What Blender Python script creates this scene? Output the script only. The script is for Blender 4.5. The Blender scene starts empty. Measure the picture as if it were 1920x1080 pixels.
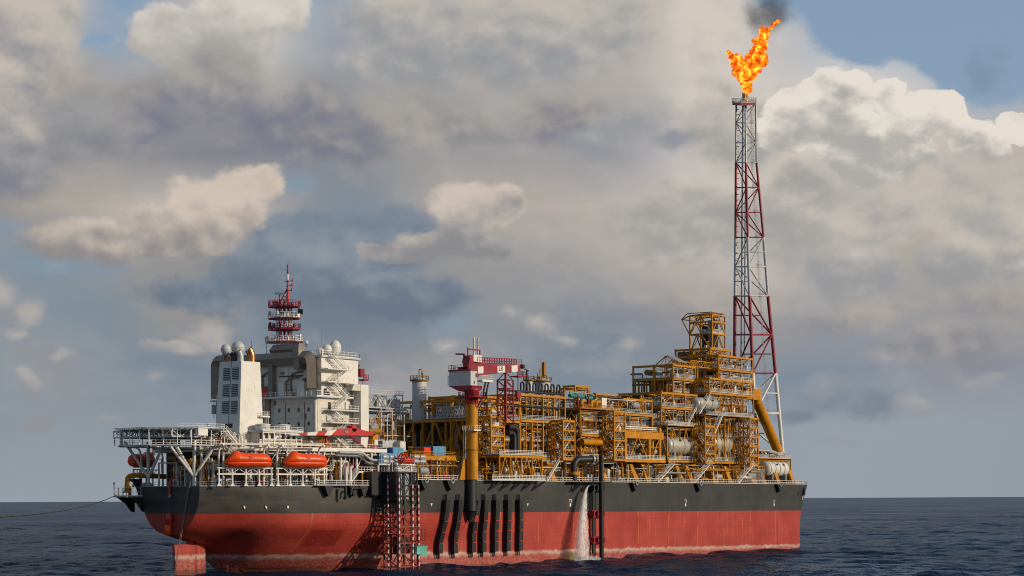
import bpy, bmesh, math, random
from mathutils import Vector, Matrix

# ---------------------------------------------------------------- camera, sky, sun, exposure
C = bpy.context.scene.collection
SC = bpy.context.scene
HEAD = math.radians(36.0)            # angle between the view axis and the ship's long axis (+X, stern to bow)
FPX = 3441.0                         # focal length in pixels of a 1920 px wide frame
FWD = Vector((math.cos(HEAD), math.sin(HEAD), 0)); RGT = Vector((math.sin(HEAD), -math.cos(HEAD), 0))
EYE = Vector((63.5, -26, 17.43)) + 21.6*RGT - 465*FWD
EYE.z = 17.43
ROLL = math.radians(.3)
CR = RGT*math.cos(ROLL) - Vector((0, 0, 1))*math.sin(ROLL)
CU = Vector((0, 0, 1))*math.cos(ROLL) + RGT*math.sin(ROLL)
cam = bpy.data.cameras.new('camera'); co = bpy.data.objects.new('camera', cam); C.objects.link(co)
cam.sensor_width = 36; cam.lens = FPX/1920*36; cam.shift_y = (936-540)/1920
cam.clip_start = 1; cam.clip_end = 200000
M4 = Matrix.Identity(4)
for i in range(3):
    M4[i][0] = CR[i]; M4[i][1] = CU[i]; M4[i][2] = -FWD[i]; M4[i][3] = EYE[i]
co.matrix_world = M4
SC.cycles.filter_width = 1.05
SC.camera = co
SUN = Vector((.30, -.90, .29)).normalized()
sl = bpy.data.lights.new('sun', 'SUN'); sl.energy = 2.9; sl.angle = math.radians(.5); sl.color = (1, .85, .66)
so = bpy.data.objects.new('sun', sl); C.objects.link(so); so.rotation_euler = SUN.to_track_quat('Z', 'Y').to_euler()
SC.view_settings.view_transform = 'Standard'; SC.view_settings.look = 'None'
SC.view_settings.exposure = 0; SC.view_settings.gamma = 1

def lin(c):
    return tuple(((x/255)/12.92 if x <= 10 else ((x/255+.055)/1.055)**2.4) for x in c)

class NT:
    """small node-tree writer"""
    def __init__(s, tree):
        s.t = tree; s.n = tree.nodes; s.l = tree.links; s.n.clear()
    def node(s, kind, **kw):
        n = s.n.new(kind)
        for k, v in kw.items(): setattr(n, k, v)
        return n
    def put(s, sock, v):
        if hasattr(v, 'is_output'): s.l.new(v, sock)
        elif v is not None: sock.default_value = v
    def math(s, op, a, b=None, c=None, clamp=False):
        n = s.node('ShaderNodeMath', operation=op, use_clamp=clamp)
        s.put(n.inputs[0], a); s.put(n.inputs[1], b); s.put(n.inputs[2], c)
        return n.outputs[0]
    def vmath(s, op, a, b=None, scale=None):
        n = s.node('ShaderNodeVectorMath', operation=op)
        s.put(n.inputs[0], a); s.put(n.inputs[1], b)
        if scale is not None: s.put(n.inputs['Scale'], scale)
        return n.outputs['Value'] if op in ('DOT_PRODUCT', 'LENGTH') else n.outputs['Vector']
    def mix(s, f, a, b, blend='MIX'):
        n = s.node('ShaderNodeMix', data_type='RGBA', blend_type=blend)
        s.put(n.inputs[0], f)
        s.put(n.inputs[6], a if hasattr(a, 'is_output') else (*a[:3], 1)); s.put(n.inputs[7], b if hasattr(b, 'is_output') else (*b[:3], 1))
        return n.outputs[2]
    def step(s, x, lo, hi, smooth=True):
        n = s.node('ShaderNodeMapRange', interpolation_type='SMOOTHSTEP' if smooth else 'LINEAR')
        s.put(n.inputs[0], x); n.inputs[1].default_value = lo; n.inputs[2].default_value = hi
        return n.outputs[0]
    def remap(s, x, lo, hi, a, b):
        n = s.node('ShaderNodeMapRange'); s.put(n.inputs[0], x)
        for i, v in enumerate((lo, hi, a, b)): n.inputs[1+i].default_value = v
        return n.outputs[0]
    def noise(s, vec, scale, detail=4, rough=.55, dist=0, color=False, dim='3D'):
        n = s.node('ShaderNodeTexNoise', noise_dimensions=dim); s.put(n.inputs['Vector'], vec)
        n.inputs['Scale'].default_value = scale; n.inputs['Detail'].default_value = detail
        n.inputs['Roughness'].default_value = rough; n.inputs['Distortion'].default_value = dist
        return n.outputs['Color' if color else 'Fac']
    def comb(s, x, y, z=0):
        n = s.node('ShaderNodeCombineXYZ')
        for i, v in enumerate((x, y, z)): s.put(n.inputs[i], v)
        return n.outputs[0]
    def sep(s, v):
        n = s.node('ShaderNodeSeparateXYZ'); s.put(n.inputs[0], v); return n.outputs
    def ramp(s, f, stops, interp='LINEAR'):
        n = s.node('ShaderNodeValToRGB'); s.put(n.inputs[0], f); r = n.color_ramp; r.interpolation = interp
        while len(r.elements) < len(stops): r.elements.new(.5)
        for e, (p, c) in zip(r.elements, stops):
            e.position = p; e.color = c if len(c) == 4 else (*c, 1)
        return n.outputs

# Sky: Nishita sky behind, broken cloud as a slowly varying colour field in azimuth and elevation, torn up by noise
W = bpy.data.worlds.new('World'); SC.world = W; W.use_nodes = True
k = NT(W.node_tree)
SKYROWS = [  # elevation rows (photo y), columns every 120 px of azimuth, sRGB
 (-1300, 'B118 B118 B118 B118 B118 B118 B118 B118 B118 B118 B118 B118 B118 B118 B118 B118 B118'),
 (-420, 'm158 m160 B150 B150 g158 B150 g150 m156 m160 g150 m156 B152 B150 B150 B150 B150 B150'),
 (0,   'm178 m182 B158 g165 L202 B160 m166 m166 m186 m172 m174 m198 B165 B167 B167 B166 B165'),
 (100, 'm178 m172 B160 L188 L202 D152 g158 m163 m168 g160 m178 L205 L196 B164 B166 B165 B164'),
 (200, 'g156 m160 m160 d140 m160 d146 g156 g158 g162 m168 g157 L206 L198 L214 L204 B168 B167'),
 (300, 'd132 g146 g150 d134 d134 d134 g150 g151 g156 g157 d153 L202 L195 L203 L198 m184 m178'),
 (400, 'g142 m160 m176 m190 m178 D136 D139 m166 m170 m174 m184 m188 L200 g165 m176 m172 m176'),
 (500, 'b146 b142 g150 g145 D126 D124 D130 g148 g152 g156 m170 m174 m188 g163 m164 m168 m178'),
 (600, 'g148 b144 b140 m148 D134 D123 D127 D139 g151 D134 d142 g149 g152 d149 g153 g157 m165'),
 (700, 'b146 g150 b140 D136 D134 D136 g149 g155 D137 D136 D137 D136 D136 D143 d144 d142 d147'),
 (800, 'h148 h152 h148 h149 h149 h149 h150 h150 h150 h150 h151 h153 h155 h159 h156 h158 h155'),
 (925, 'h157 h157 h157 h157 h157 h158 h158 h158 h158 h158 h158 h158 h158 h158 h157 h157 h156'),
]
TINT = {'B': (-24, 0, 27), 'b': (-15, 0, 12), 'L': (8, 0, -9), 'm': (8, 0, -8), 'g': (2, 0, 0), 'd': (-4, -2, 7), 'D': (-13, 0, 14), 'h': (-8, 0, 9)}
geo = k.node('ShaderNodeTexCoord').outputs['Generated']
dx, dy, dz = k.sep(geo)
az = k.math('SUBTRACT', HEAD, k.math('ARCTAN2', dy, dx))
az = k.math('WRAP', az, math.pi, -math.pi)
el = k.math('ARCSINE', dz)
sx = k.math('DIVIDE', az, 1920/FPX); sy = k.math('DIVIDE', el, 1920/FPX)      # 1 = the width of the view
P0 = k.comb(sx, k.math('MULTIPLY', sy, 1.35), .37)
w1 = k.vmath('SUBTRACT', k.noise(P0, 4.0, 2, .5, color=True), (.5, .5, .5))
w2 = k.vmath('SUBTRACT', k.noise(P0, 13, 5, .5, color=True), (.5, .5, .5))
wv = k.vmath('ADD', k.vmath('SCALE', w1, scale=.05), k.vmath('SCALE', w2, scale=.03))
damp = k.step(sy, .0, .12)
wv = k.vmath('SCALE', wv, scale=damp)
wx, wy, _ = k.sep(wv)
cx = k.math('ADD', k.math('ADD', sx, .5), wx); cyy = k.math('ADD', sy, wy)
rows = []
for y, row in SKYROWS:
    st = []
    for i, t in enumerate(row.split()):
        g = int(t[1:]); tn = TINT[t[0]]
        c = lin([g+q for q in tn])
        st.append((i/16, (*c, 1.0 if t[0] in 'Bb' else 0.0)))
    rows.append((( 936-y)/1920, k.ramp(cx, st, 'B_SPLINE')))
col, clr = rows[0][1][0], rows[0][1][1]
for (ya, _), (yb, r) in zip(rows[:-1], rows[1:]):
    f = k.step(cyy, ya, yb) if False else k.remap(cyy, yb, ya, 1, 0)
    f = k.math('MULTIPLY', f, 1, clamp=True)
    col = k.mix(f, col, r[0])
    n = k.node('ShaderNodeMix', data_type='FLOAT'); k.put(n.inputs[0], f); k.put(n.inputs[2], clr); k.put(n.inputs[3], r[1]); clr = n.outputs[0]
# heaped clouds: unions of puffs (photo px x, y, rx, ry), each cloud lit from the upper right and greyer below
def puff(v, sc, det=2):
    n = k.node('ShaderNodeTexVoronoi', feature='F1', voronoi_dimensions='2D'); k.put(n.inputs['Vector'], v)
    n.inputs['Scale'].default_value = sc; n.inputs['Detail'].default_value = det; n.inputs['Roughness'].default_value = .45
    n.inputs['Lacunarity'].default_value = 2.3
    return n.outputs['Distance']
PW = k.vmath('ADD', P0, k.vmath('SCALE', k.vmath('ADD', w1, w2), scale=.07))
TO_SUN = (.007, .011, 0)
v0 = puff(PW, 17); v1 = puff(k.vmath('ADD', PW, TO_SUN), 17)
n0 = k.noise(P0, 7, 8, .55)
HEAPS = [  # softness, shade sRGB, lit sRGB, puffs
 (.30, (134, 136, 146), (192, 184, 174), [(60, 110, 190, 190), (20, 300, 150, 110)]),
 (.30, (126, 128, 139), (150, 150, 152), [(30, 330, 170, 70), (180, 250, 110, 90)]),
 (.14, (176, 172, 168), (214, 207, 198), [(470, 45, 120, 95), (335, 92, 90, 65), (540, 20, 55, 85), (425, 90, 80, 60)]),
 (.26, (120, 123, 138), (160, 156, 152), [(420, 170, 165, 100), (560, 240, 160, 105), (300, 220, 90, 90)]),
 (.30, (148, 151, 156), (190, 183, 175), [(780, 80, 210, 140), (980, 70, 190, 140), (1150, 50, 160, 130)]),
 (.34, (120, 122, 136), (162, 157, 151), [(800, 240, 300, 80), (1060, 230, 180, 75), (620, 285, 200, 55)]),
 (.5, (128, 147, 164), (132, 151, 168), [(565, 350, 90, 36), (130, 505, 190, 36), (850, 600, 90, 60), (20, 440, 90, 34)]),
 (.20, (106, 120, 137), (126, 138, 151), [(600, 510, 230, 95), (570, 440, 120, 70), (740, 450, 130, 85), (400, 555, 170, 45), (760, 560, 180, 55)]),
 (.18, (142, 139, 140), (206, 192, 177), [(410, 395, 125, 80), (310, 445, 120, 65), (200, 460, 160, 50), (475, 350, 70, 42), (340, 472, 110, 32)]),
 (.18, (140, 140, 144), (202, 190, 178), [(905, 405, 100, 70), (850, 460, 150, 38), (960, 400, 55, 55), (760, 478, 90, 22)]),
 (.30, (164, 161, 158), (208, 199, 189), [(1330, 60, 95, 150), (1380, 240, 150, 130), (1300, 420, 210, 120), (1480, 400, 140, 130)]),
 (.34, (148, 151, 157), (172, 169, 166), [(1190, 235, 110, 62), (1110, 268, 110, 42), (1260, 275, 60, 32)]),
 (.08, (176, 172, 168), (229, 221, 210), [(1560, 220, 85, 72), (1660, 222, 45, 45), (1480, 250, 80, 80), (1590, 280, 90, 70), (1740, 250, 75, 55), (1820, 300, 70, 50), (1640, 330, 110, 60), (1895, 285, 60, 45)]),
 (.22, (154, 154, 156), (194, 186, 177), [(1640, 430, 120, 80), (1760, 390, 130, 80), (1870, 430, 130, 100), (1600, 520, 120, 70), (1800, 525, 150, 70)]),
 (.30, (138, 139, 146), (168, 162, 156), [(1350, 565, 220, 42), (1600, 595, 190, 42), (1820, 585, 170, 55), (1750, 665, 210, 45)]),
 (.5, (140, 146, 154), (184, 178, 173), [(1000, 612, 55, 34), (945, 596, 45, 24), (1045, 640, 60, 24), (820, 650, 45, 24), (930, 690, 90, 26), (760, 690, 70, 26)]),
 (.34, (146, 148, 153), (174, 168, 164), [(410, 630, 65, 40), (340, 660, 70, 25), (75, 590, 45, 50), (20, 560, 50, 50), (80, 730, 30, 26), (100, 795, 50, 22)]),
 (.34, (124, 134, 147), (146, 151, 158), [(1540, 740, 80, 55), (1620, 765, 90, 36), (1480, 775, 70, 28), (1100, 690, 150, 30), (480, 690, 120, 26)]),
 (.60, (146, 152, 158), (180, 175, 171), [(300, 720, 60, 24), (220, 790, 60, 16), (720, 745, 70, 26), (1010, 745, 90, 24), (1180, 655, 60, 34), (1250, 770, 70, 20), (1560, 830, 70, 18), (1700, 770, 80, 26), (1840, 720, 80, 26), (60, 640, 40, 22), (150, 680, 30, 20)]),
]
HX = k.math('ADD', sx, .5); HY = sy
w3_ = k.vmath('SUBTRACT', k.noise(P0, 38, 4, .55, color=True), (.5, .5, .5))
hw = k.vmath('ADD', k.vmath('ADD', k.vmath('SCALE', w1, scale=.035), k.vmath('SCALE', w2, scale=.04)), k.vmath('SCALE', w3_, scale=.016))
hpos = k.vmath('ADD', k.comb(HX, HY, 0), k.vmath('MULTIPLY', hw, (1, 1, 0)))
n2 = k.noise(P0, 26, 5, .6)
bulge = k.math('ADD', k.math('MULTIPLY', k.math('SUBTRACT', n2, .5), .34), k.math('ADD', k.math('MULTIPLY', k.math('SUBTRACT', .30, v0), .55), k.math('MULTIPLY', k.math('SUBTRACT', n0, .5), .75)))
r0 = k.noise(P0, 10, 6, .5); r1 = k.noise(k.vmath('ADD', P0, (.009, .014, 0)), 10, 6, .5)
rel = k.math('ADD', k.math('ADD', k.math('MULTIPLY', k.math('SUBTRACT', r0, r1), 2.0), k.math('MULTIPLY', k.math('SUBTRACT', v1, v0), .10)), k.math('MULTIPLY', k.math('SUBTRACT', n0, .5), .22))
clear = clr
for soft, shade, lit, puffs in HEAPS:
    fld = None; ymin = min(936-(y+ry) for x, y, rx, ry in puffs)/1920; ymax = max(936-(y-ry) for x, y, rx, ry in puffs)/1920
    for x, y, rx, ry in puffs:
        d = k.vmath('SUBTRACT', hpos, (x/1920, (936-y)/1920, 0)); d = k.vmath('MULTIPLY', d, (1920/rx, 1920/ry, 0))
        f = k.math('SUBTRACT', 1, k.vmath('LENGTH', d))
        fld = f if fld is None else k.math('SMOOTH_MAX', fld, f, .25)
    fld = k.math('ADD', fld, k.math('MULTIPLY', bulge, .55 if soft < .1 else .8 if soft > .4 else .5))
    msk = k.step(fld, .0, soft*((1.2 if soft < .1 else 1.6) if lit[0] > 195 else 1.5 if lit[0] > 185 else 2.0))
    tone = k.math('ADD', k.remap(HY, ymin, ymax, .05, .95), k.math('MULTIPLY', rel, 2.2 if soft < .1 else 1.1))
    tone = k.math('ADD', tone, k.math('MULTIPLY', k.math('SUBTRACT', n0, .5), .8))
    if lit[0] > 185: tone = k.math('ADD', tone, k.math('MULTIPLY', k.math('MULTIPLY', k.step(fld, .7, .0), k.remap(HY, ymin, ymax, -.10, .40)), 1))     # the thin outer billows shine
    hc = k.mix(k.step(tone, .1, .9), lin(shade), lin(lit))
    col = k.mix(msk, col, hc)
    clear = k.math('MULTIPLY', clear, k.math('SUBTRACT', 1, msk))
clr = clear
rel = k.math('MULTIPLY', k.math('MULTIPLY', rel, k.step(sy, .03, .16)), k.math('SUBTRACT', 1, k.math('MULTIPLY', clr, .8)))
col = k.mix(k.math('MULTIPLY', rel, .30, clamp=True), col, lin((232, 222, 210)))
col = k.mix(k.math('MULTIPLY', rel, -.30, clamp=True), col, lin((112, 120, 135)))
# torn edges between cloud and clear sky
sky = k.node('ShaderNodeTexSky', sky_type='NISHITA', sun_disc=False)
sky.sun_elevation = math.asin(SUN.z); sky.sun_rotation = math.atan2(SUN.x, SUN.y)
sky.air_density = 1.2; sky.dust_density = 1.6
edge = k.step(k.math('ADD', clr, k.math('MULTIPLY', k.math('SUBTRACT', k.noise(P0, 11, 8, .6), .5), 1.1)), .40, .62)
blue = k.mix(.72, k.vmath('SCALE', sky.outputs[0], scale=.10), lin((138, 163, 192)))
edge = k.math('MULTIPLY', k.math('MULTIPLY', edge, k.step(sy, .27, .40)), k.step(sy, 1.1, .6))
col = k.mix(edge, col, blue)
side = k.math('MULTIPLY', k.step(k.math('ABSOLUTE', sx), .75, 1.5), k.step(el, .05, .22))
col = k.mix(side, col, k.mix(.5, k.vmath('SCALE', sky.outputs[0], scale=.09), lin((116, 138, 166))))
col = k.mix(k.step(el, .0, -.02), col, lin((120, 130, 140)))
bg = k.node('ShaderNodeBackground'); k.put(bg.inputs[0], k.vmath('SCALE', col, scale=10)); bg.inputs[1].default_value = .1
out = k.node('ShaderNodeOutputWorld'); k.l.new(bg.outputs[0], out.inputs[0])
W.cycles.sampling_method = 'MANUAL'; W.cycles.sample_map_resolution = 512

# ---------------------------------------------------------------- helpers
def P(px, py, v=None, z=None, u=None):
    """ship point (u along, v to starboard, z up) under photo pixel (px, py) on the plane v, z or u = const"""
    d = FWD + CR*((px-960)/FPX) + CU*((936-py)/FPX)
    if v is not None: t = (-v-EYE.y)/d.y
    elif z is not None: t = (z-EYE.z)/d.z
    else: t = (u-EYE.x)/d.x
    p = EYE + d*t
    return (p.x, -p.y, p.z)

def w3(p): return Vector((p[0], -p[1], p[2]))

class MB:
    """collects shapes given in ship coordinates; build() links them as ONE mesh object"""
    def __init__(s): s.v = []; s.f = []; s.m = []; s.s = []; s.cur = 0
    def mat(s, i): s.cur = i; return s
    def add(s, vs, fs, smooth=False):
        o = len(s.v); s.v.extend(vs)
        for f in fs: s.f.append([i+o for i in f]); s.m.append(s.cur); s.s.append(smooth)
        return s
    def bx(s, u0, u1, v0, v1, z0, z1):
        a, b = min(u0, u1), max(u0, u1); c, d = -max(v0, v1), -min(v0, v1); e, f = min(z0, z1), max(z0, z1)
        vs = [Vector((x, y, z)) for z in (e, f) for y in (c, d) for x in (a, b)]
        return s.add(vs, [(0, 2, 3, 1), (4, 5, 7, 6), (0, 1, 5, 4), (2, 6, 7, 3), (0, 4, 6, 2), (1, 3, 7, 5)])
    def hexa(s, bot, top):
        """box from 4 bottom + 4 top ship points in the same turning order"""
        vs = [w3(p) for p in bot]+[w3(p) for p in top]
        s.add(vs, [(3, 2, 1, 0), (4, 5, 6, 7)]+[(i, (i+1) % 4, 4+(i+1) % 4, 4+i) for i in range(4)])
        return s
    def frame(s, d):
        up = Vector((0, 0, 1)) if abs(d.z) < .95 else Vector((1, 0, 0))
        a = d.cross(up).normalized(); return a, a.cross(d).normalized()
    def beam(s, p, q, w, h=None):
        p, q = w3(p), w3(q); d = q-p
        if d.length < 1e-6: return s
        d.normalize(); h = h or w; a, b = s.frame(d); a = a*(w/2); b = b*(h/2)
        vs = [p-a-b, p+a-b, p+a+b, p-a+b, q-a-b, q+a-b, q+a+b, q-a+b]
        return s.add(vs, [(3, 2, 1, 0), (4, 5, 6, 7), (0, 1, 5, 4), (1, 2, 6, 5), (2, 3, 7, 6), (3, 0, 4, 7)])
    def tube(s, p, q, r, n=8, r2=None, cap=True):
        p, q = w3(p), w3(q); d = q-p
        if d.length < 1e-6: return s
        d.normalize(); a, b = s.frame(d); r2 = r if r2 is None else r2
        vs = []
        for c, rr in ((p, r), (q, r2)):
            for i in range(n):
                t = 2*math.pi*i/n; vs.append(c+a*(rr*math.cos(t))+b*(rr*math.sin(t)))
        s.add(vs, [(i, (i+1) % n, n+(i+1) % n, n+i) for i in range(n)], n > 4)
        if cap: s.add(vs[:n], [tuple(reversed(range(n)))]); s.add(vs[n:], [tuple(range(n))])
        return s
    def path(s, pts, r, n=8, cap=True):
        pts = [w3(p) for p in pts]; m = len(pts)
        if m < 2: return s
        d0 = (pts[1]-pts[0]).normalized(); a, b = s.frame(d0); vs = []
        for i, p in enumerate(pts):
            d = (pts[min(i+1, m-1)]-pts[max(i-1, 0)]).normalized()
            a = (a-d*a.dot(d)).normalized(); b = a.cross(d) if False else d.cross(a)
            kk = 1.0
            if 0 < i < m-1:
                c = (pts[i]-pts[i-1]).normalized().dot((pts[i+1]-pts[i]).normalized()); kk = 1/max(.5, math.sqrt((1+c)/2))
            for j in range(n):
                t = 2*math.pi*j/n; vs.append(p+a*(r*kk*math.cos(t))+b*(r*kk*math.sin(t)))
        fs = [(i*n+j, i*n+(j+1) % n, (i+1)*n+(j+1) % n, (i+1)*n+j) for i in range(m-1) for j in range(n)]
        s.add(vs, fs, n > 4)
        if cap: s.add(vs[:n], [tuple(reversed(range(n)))]); s.add(vs[-n:], [tuple(range(n))])
        return s
    def pipe(s, pts, r, bend=None, n=8):
        """polyline with rounded elbows"""
        bend = bend or r*2.5; o = [Vector(pts[0])]
        for i in range(1, len(pts)-1):
            p = Vector(pts[i]); a = Vector(pts[i-1])-p; b = Vector(pts[i+1])-p
            l = min(bend, a.length*.45, b.length*.45); a = p+a.normalized()*l; b = p+b.normalized()*l
            for t in (0, .25, .5, .75, 1): o.append(a*(1-t)**2+p*2*t*(1-t)+b*t*t)
        o.append(Vector(pts[-1])); return s.path(o, r, n)
    def lathe(s, prof, p, axis=(0, 0, 1), n=16, cap=True):
        """profile [(radius, distance along axis)] turned round an axis (ship coords) from p"""
        p = w3(p); d = w3(axis).normalized(); a, b = s.frame(d); vs = []
        for r, h in prof:
            for i in range(n):
                t = 2*math.pi*i/n; vs.append(p+d*h+a*(r*math.cos(t))+b*(r*math.sin(t)))
        m = len(prof)
        s.add(vs, [(i*n+j, i*n+(j+1) % n, (i+1)*n+(j+1) % n, (i+1)*n+j) for i in range(m-1) for j in range(n)], True)
        if cap:
            if prof[0][0] > 1e-3: s.add(vs[:n], [tuple(reversed(range(n)))])
            if prof[-1][0] > 1e-3: s.add(vs[-n:], [tuple(range(n))])
        return s
    def vessel(s, p, q, r, n=18):
        """closed drum with domed ends between p and q"""
        L = (Vector(q)-Vector(p)).length; ax = Vector(q)-Vector(p); e = r*.5
        prof = [(.001, -e)]+[(r*math.sin(t), -e*math.cos(t)) for t in (.35, .7, 1.05, 1.35)]+[(r, 0), (r, L)]+[(r*math.cos(t), L+e*math.sin(t)) for t in (.25, .6, .95, 1.25)]+[(.001, L+e)]
        return s.lathe(prof, p, ax, n, False)
    def ball(s, p, r, rz=None, n=20, m=12):
        rz = rz or r
        return s.lathe([(max(.001, r*math.sin(math.pi*i/m)), -rz*math.cos(math.pi*i/m)) for i in range(m+1)], p, (0, 0, 1), n, False)
    def prism(s, poly, off):
        """polygon of ship points swept by the offset vector"""
        n = len(poly); a = [w3(p) for p in poly]; o = w3(off); vs = a+[p+o for p in a]
        return s.add(vs, [tuple(range(n)), tuple(reversed(range(n, 2*n)))]+[(i, n+i, n+(i+1) % n, (i+1) % n) for i in range(n)])
    def rail(s, pts, h=1.15, gap=2.0, t=.085, mids=1):
        for a, b in zip(pts[:-1], pts[1:]):
            A, B = Vector(a), Vector(b); L = (B-A).length
            if L < .05: continue
            n = max(1, round(L/gap))
            for i in range(n+1):
                p = A.lerp(B, i/n); s.beam(p, p+Vector((0, 0, h)), t*.9)
            for j in range(mids+1):
                z = Vector((0, 0, h*(1-j/(mids+1)))); s.beam(A+z, B+z, t)
            s.beam(A+Vector((0, 0, .08)), B+Vector((0, 0, .08)), t*.6, .16)
        return s
    def stair(s, p, q, w, side):
        """open stair from p up to q, width w along the horizontal unit vector side"""
        p, q, sd = Vector(p), Vector(q), Vector(side)*(w/2)
        for k_ in (-1, 1):
            s.beam(p+sd*k_, q+sd*k_, .1, .28)
            hh = Vector((0, 0, 1.0)); s.beam(p+sd*k_+hh, q+sd*k_+hh, .08); s.beam(p+sd*k_+hh*.5, q+sd*k_+hh*.5, .06)
            for j in range(5):
                c = p.lerp(q, j/4)+sd*k_; s.beam(c, c+hh, .07)
        n = max(3, int(abs(q.z-p.z)/.3))
        for j in range(n):
            c = p.lerp(q, (j+.5)/n); s.beam(c-sd, c+sd, .26, .05)
        return s
    def truss(s, p, q, h, n, w, wd, up=(0, 0, 1), kind='w'):
        """flat truss: bottom chord p-q, top chord h along up"""
        p, q, u = Vector(p), Vector(q), Vector(up)*h
        s.beam(p, q, w); s.beam(p+u, q+u, w)
        for i in range(n+1):
            a = p.lerp(q, i/n); s.beam(a, a+u, wd)
            if i < n:
                b = p.lerp(q, (i+1)/n)
                if kind == 'x': s.beam(a, b+u, wd); s.beam(a+u, b, wd)
                elif i % 2: s.beam(a, b+u, wd)
                else: s.beam(a+u, b, wd)
        return s
    def build(s, name, mats, parent=None, base=None, recalc=False):
        me = bpy.data.meshes.new(name)
        o0 = Vector((0, 0, 0))
        if parent is not None: o0 = Vector(parent.get('_w', (0, 0, 0)))
        if base is not None: o0 = w3(base)
        me.from_pydata([v-o0 for v in s.v], [], s.f)
        mats = mats if isinstance(mats, (list, tuple)) else [mats]
        for m in mats: me.materials.append(m)
        me.polygons.foreach_set('material_index', s.m); me.polygons.foreach_set('use_smooth', s.s)
        if recalc:
            bm = bmesh.new(); bm.from_mesh(me); bmesh.ops.recalc_face_normals(bm, faces=bm.faces); bm.to_mesh(me); bm.free()
        me.update()
        o = bpy.data.objects.new(name, me); C.objects.link(o)
        if parent is not None:
            o.parent = parent; o['_w'] = tuple(o0)
        else:
            o.location = o0; o['_w'] = tuple(o0)
        return o

def tag(o, label, cat, group=None):
    o['label'] = label; o['category'] = cat
    if group: o['group'] = group
    return o
def thing(name, label, cat, at=(0, 0, 0), group=None):
    o = bpy.data.objects.new(name, None); C.objects.link(o); o.empty_display_size = .5
    o.location = w3(at); o['_w'] = tuple(w3(at)); return tag(o, label, cat, group)
def copy_tree(o, parent=None):
    c = o.copy(); C.objects.link(c)
    if parent is not None: c.parent = parent
    for ch in list(o.children): copy_tree(ch, c)
    return c
def dup(root, at, label, rz=0, group=None):
    c = copy_tree(root); c.location = w3(at); c.rotation_euler = (0, 0, rz); c['label'] = label
    if group: c['group'] = group
    return c

# ---------------------------------------------------------------- materials
MATS = {}
def paint(name, color, rough=.5, vary=.25, rust=0.0, metal=0.0, dirt=(.16, .09, .05), spec=.4, scale=1.0):
    """weathered paint: broad tone changes, fine mottling, thin vertical rust runs"""
    if name in MATS: return MATS[name]
    m = bpy.data.materials.new(name); m.use_nodes = True; t = NT(m.node_tree)
    pos = t.node('ShaderNodeNewGeometry').outputs['Position']
    a = t.noise(pos, .35*scale, 4, .6); b = t.noise(pos, 2.6*scale, 5, .65)
    tone = t.remap(t.math('ADD', t.math('MULTIPLY', a, .6), t.math('MULTIPLY', b, .4)), .3, .7, 1-vary, 1+vary)
    base = t.vmath('SCALE', (*color,), scale=tone)
    if rust:
        st = t.vmath('MULTIPLY', pos, (1.6*scale, 1.6*scale, .22*scale))
        r = t.step(t.noise(st, 1.3, 6, .7), .64-.2*rust, .80-.12*rust)
        base = t.mix(t.math('MULTIPLY', r, min(.9, .35+rust)), base, dirt)
    p = t.node('ShaderNodeBsdfPrincipled'); t.put(p.inputs['Base Color'], base)
    t.put(p.inputs['Roughness'], t.remap(b, .3, .7, max(.05, rough-.1), min(1, rough+.12)))
    p.inputs['Metallic'].default_value = metal; p.inputs['Specular IOR Level'].default_value = spec
    o = t.node('ShaderNodeOutputMaterial'); t.l.new(p.outputs[0], o.inputs[0]); MATS[name] = m
    return m
YEL = paint('yellow_paint', (.53, .22, .008), .42, .30, .45, dirt=(.17, .06, .015), spec=.25)
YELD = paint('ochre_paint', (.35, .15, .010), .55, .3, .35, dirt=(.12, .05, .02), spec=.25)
WHT = paint('white_paint', (.74, .71, .64), .45, .13, .32, dirt=(.34, .22, .13))
CRM = paint('cream_paint', (.66, .62, .53), .5, .16, .40, dirt=(.27, .16, .09))
GAL = paint('galvanised_steel', (.42, .43, .43), .45, .2, .12, .25)
LGR = paint('light_grey_paint', (.52, .53, .52), .5, .15, .15)
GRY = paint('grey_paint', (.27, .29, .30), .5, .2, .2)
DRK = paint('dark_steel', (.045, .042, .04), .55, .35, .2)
BLK = paint('black_paint', (.022, .023, .025), .5, .3)
RED = paint('dark_red_paint', (.27, .018, .03), .45, .2, .15)
BRD = paint('bright_red_paint', (.50, .035, .03), .4, .15, .1)
ORG = paint('orange_fibreglass', (.86, .075, .006), .34, .08, spec=.35)
BLU = paint('blue_container_paint', (.03, .13, .30), .45, .2, .2)
LBL = paint('light_blue_paint', (.12, .33, .52), .45, .2, .15)
TEA = paint('green_teal_paint', (.03, .22, .17), .5, .25, .15)
BRN = paint('duct_cladding', (.26, .215, .165), .5, .18, .15)
LAG = paint('insulation_cladding', (.50, .46, .38), .38, .2, .25, .3)
DKD = paint('deck_plate', (.10, .075, .055), .7, .35, .3)
BRS = paint('copper_exhaust', (.42, .20, .07), .3, .25, .2, .8)
GLS = paint('window_glass', (.02, .025, .03), .12, .2, spec=.7)

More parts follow.
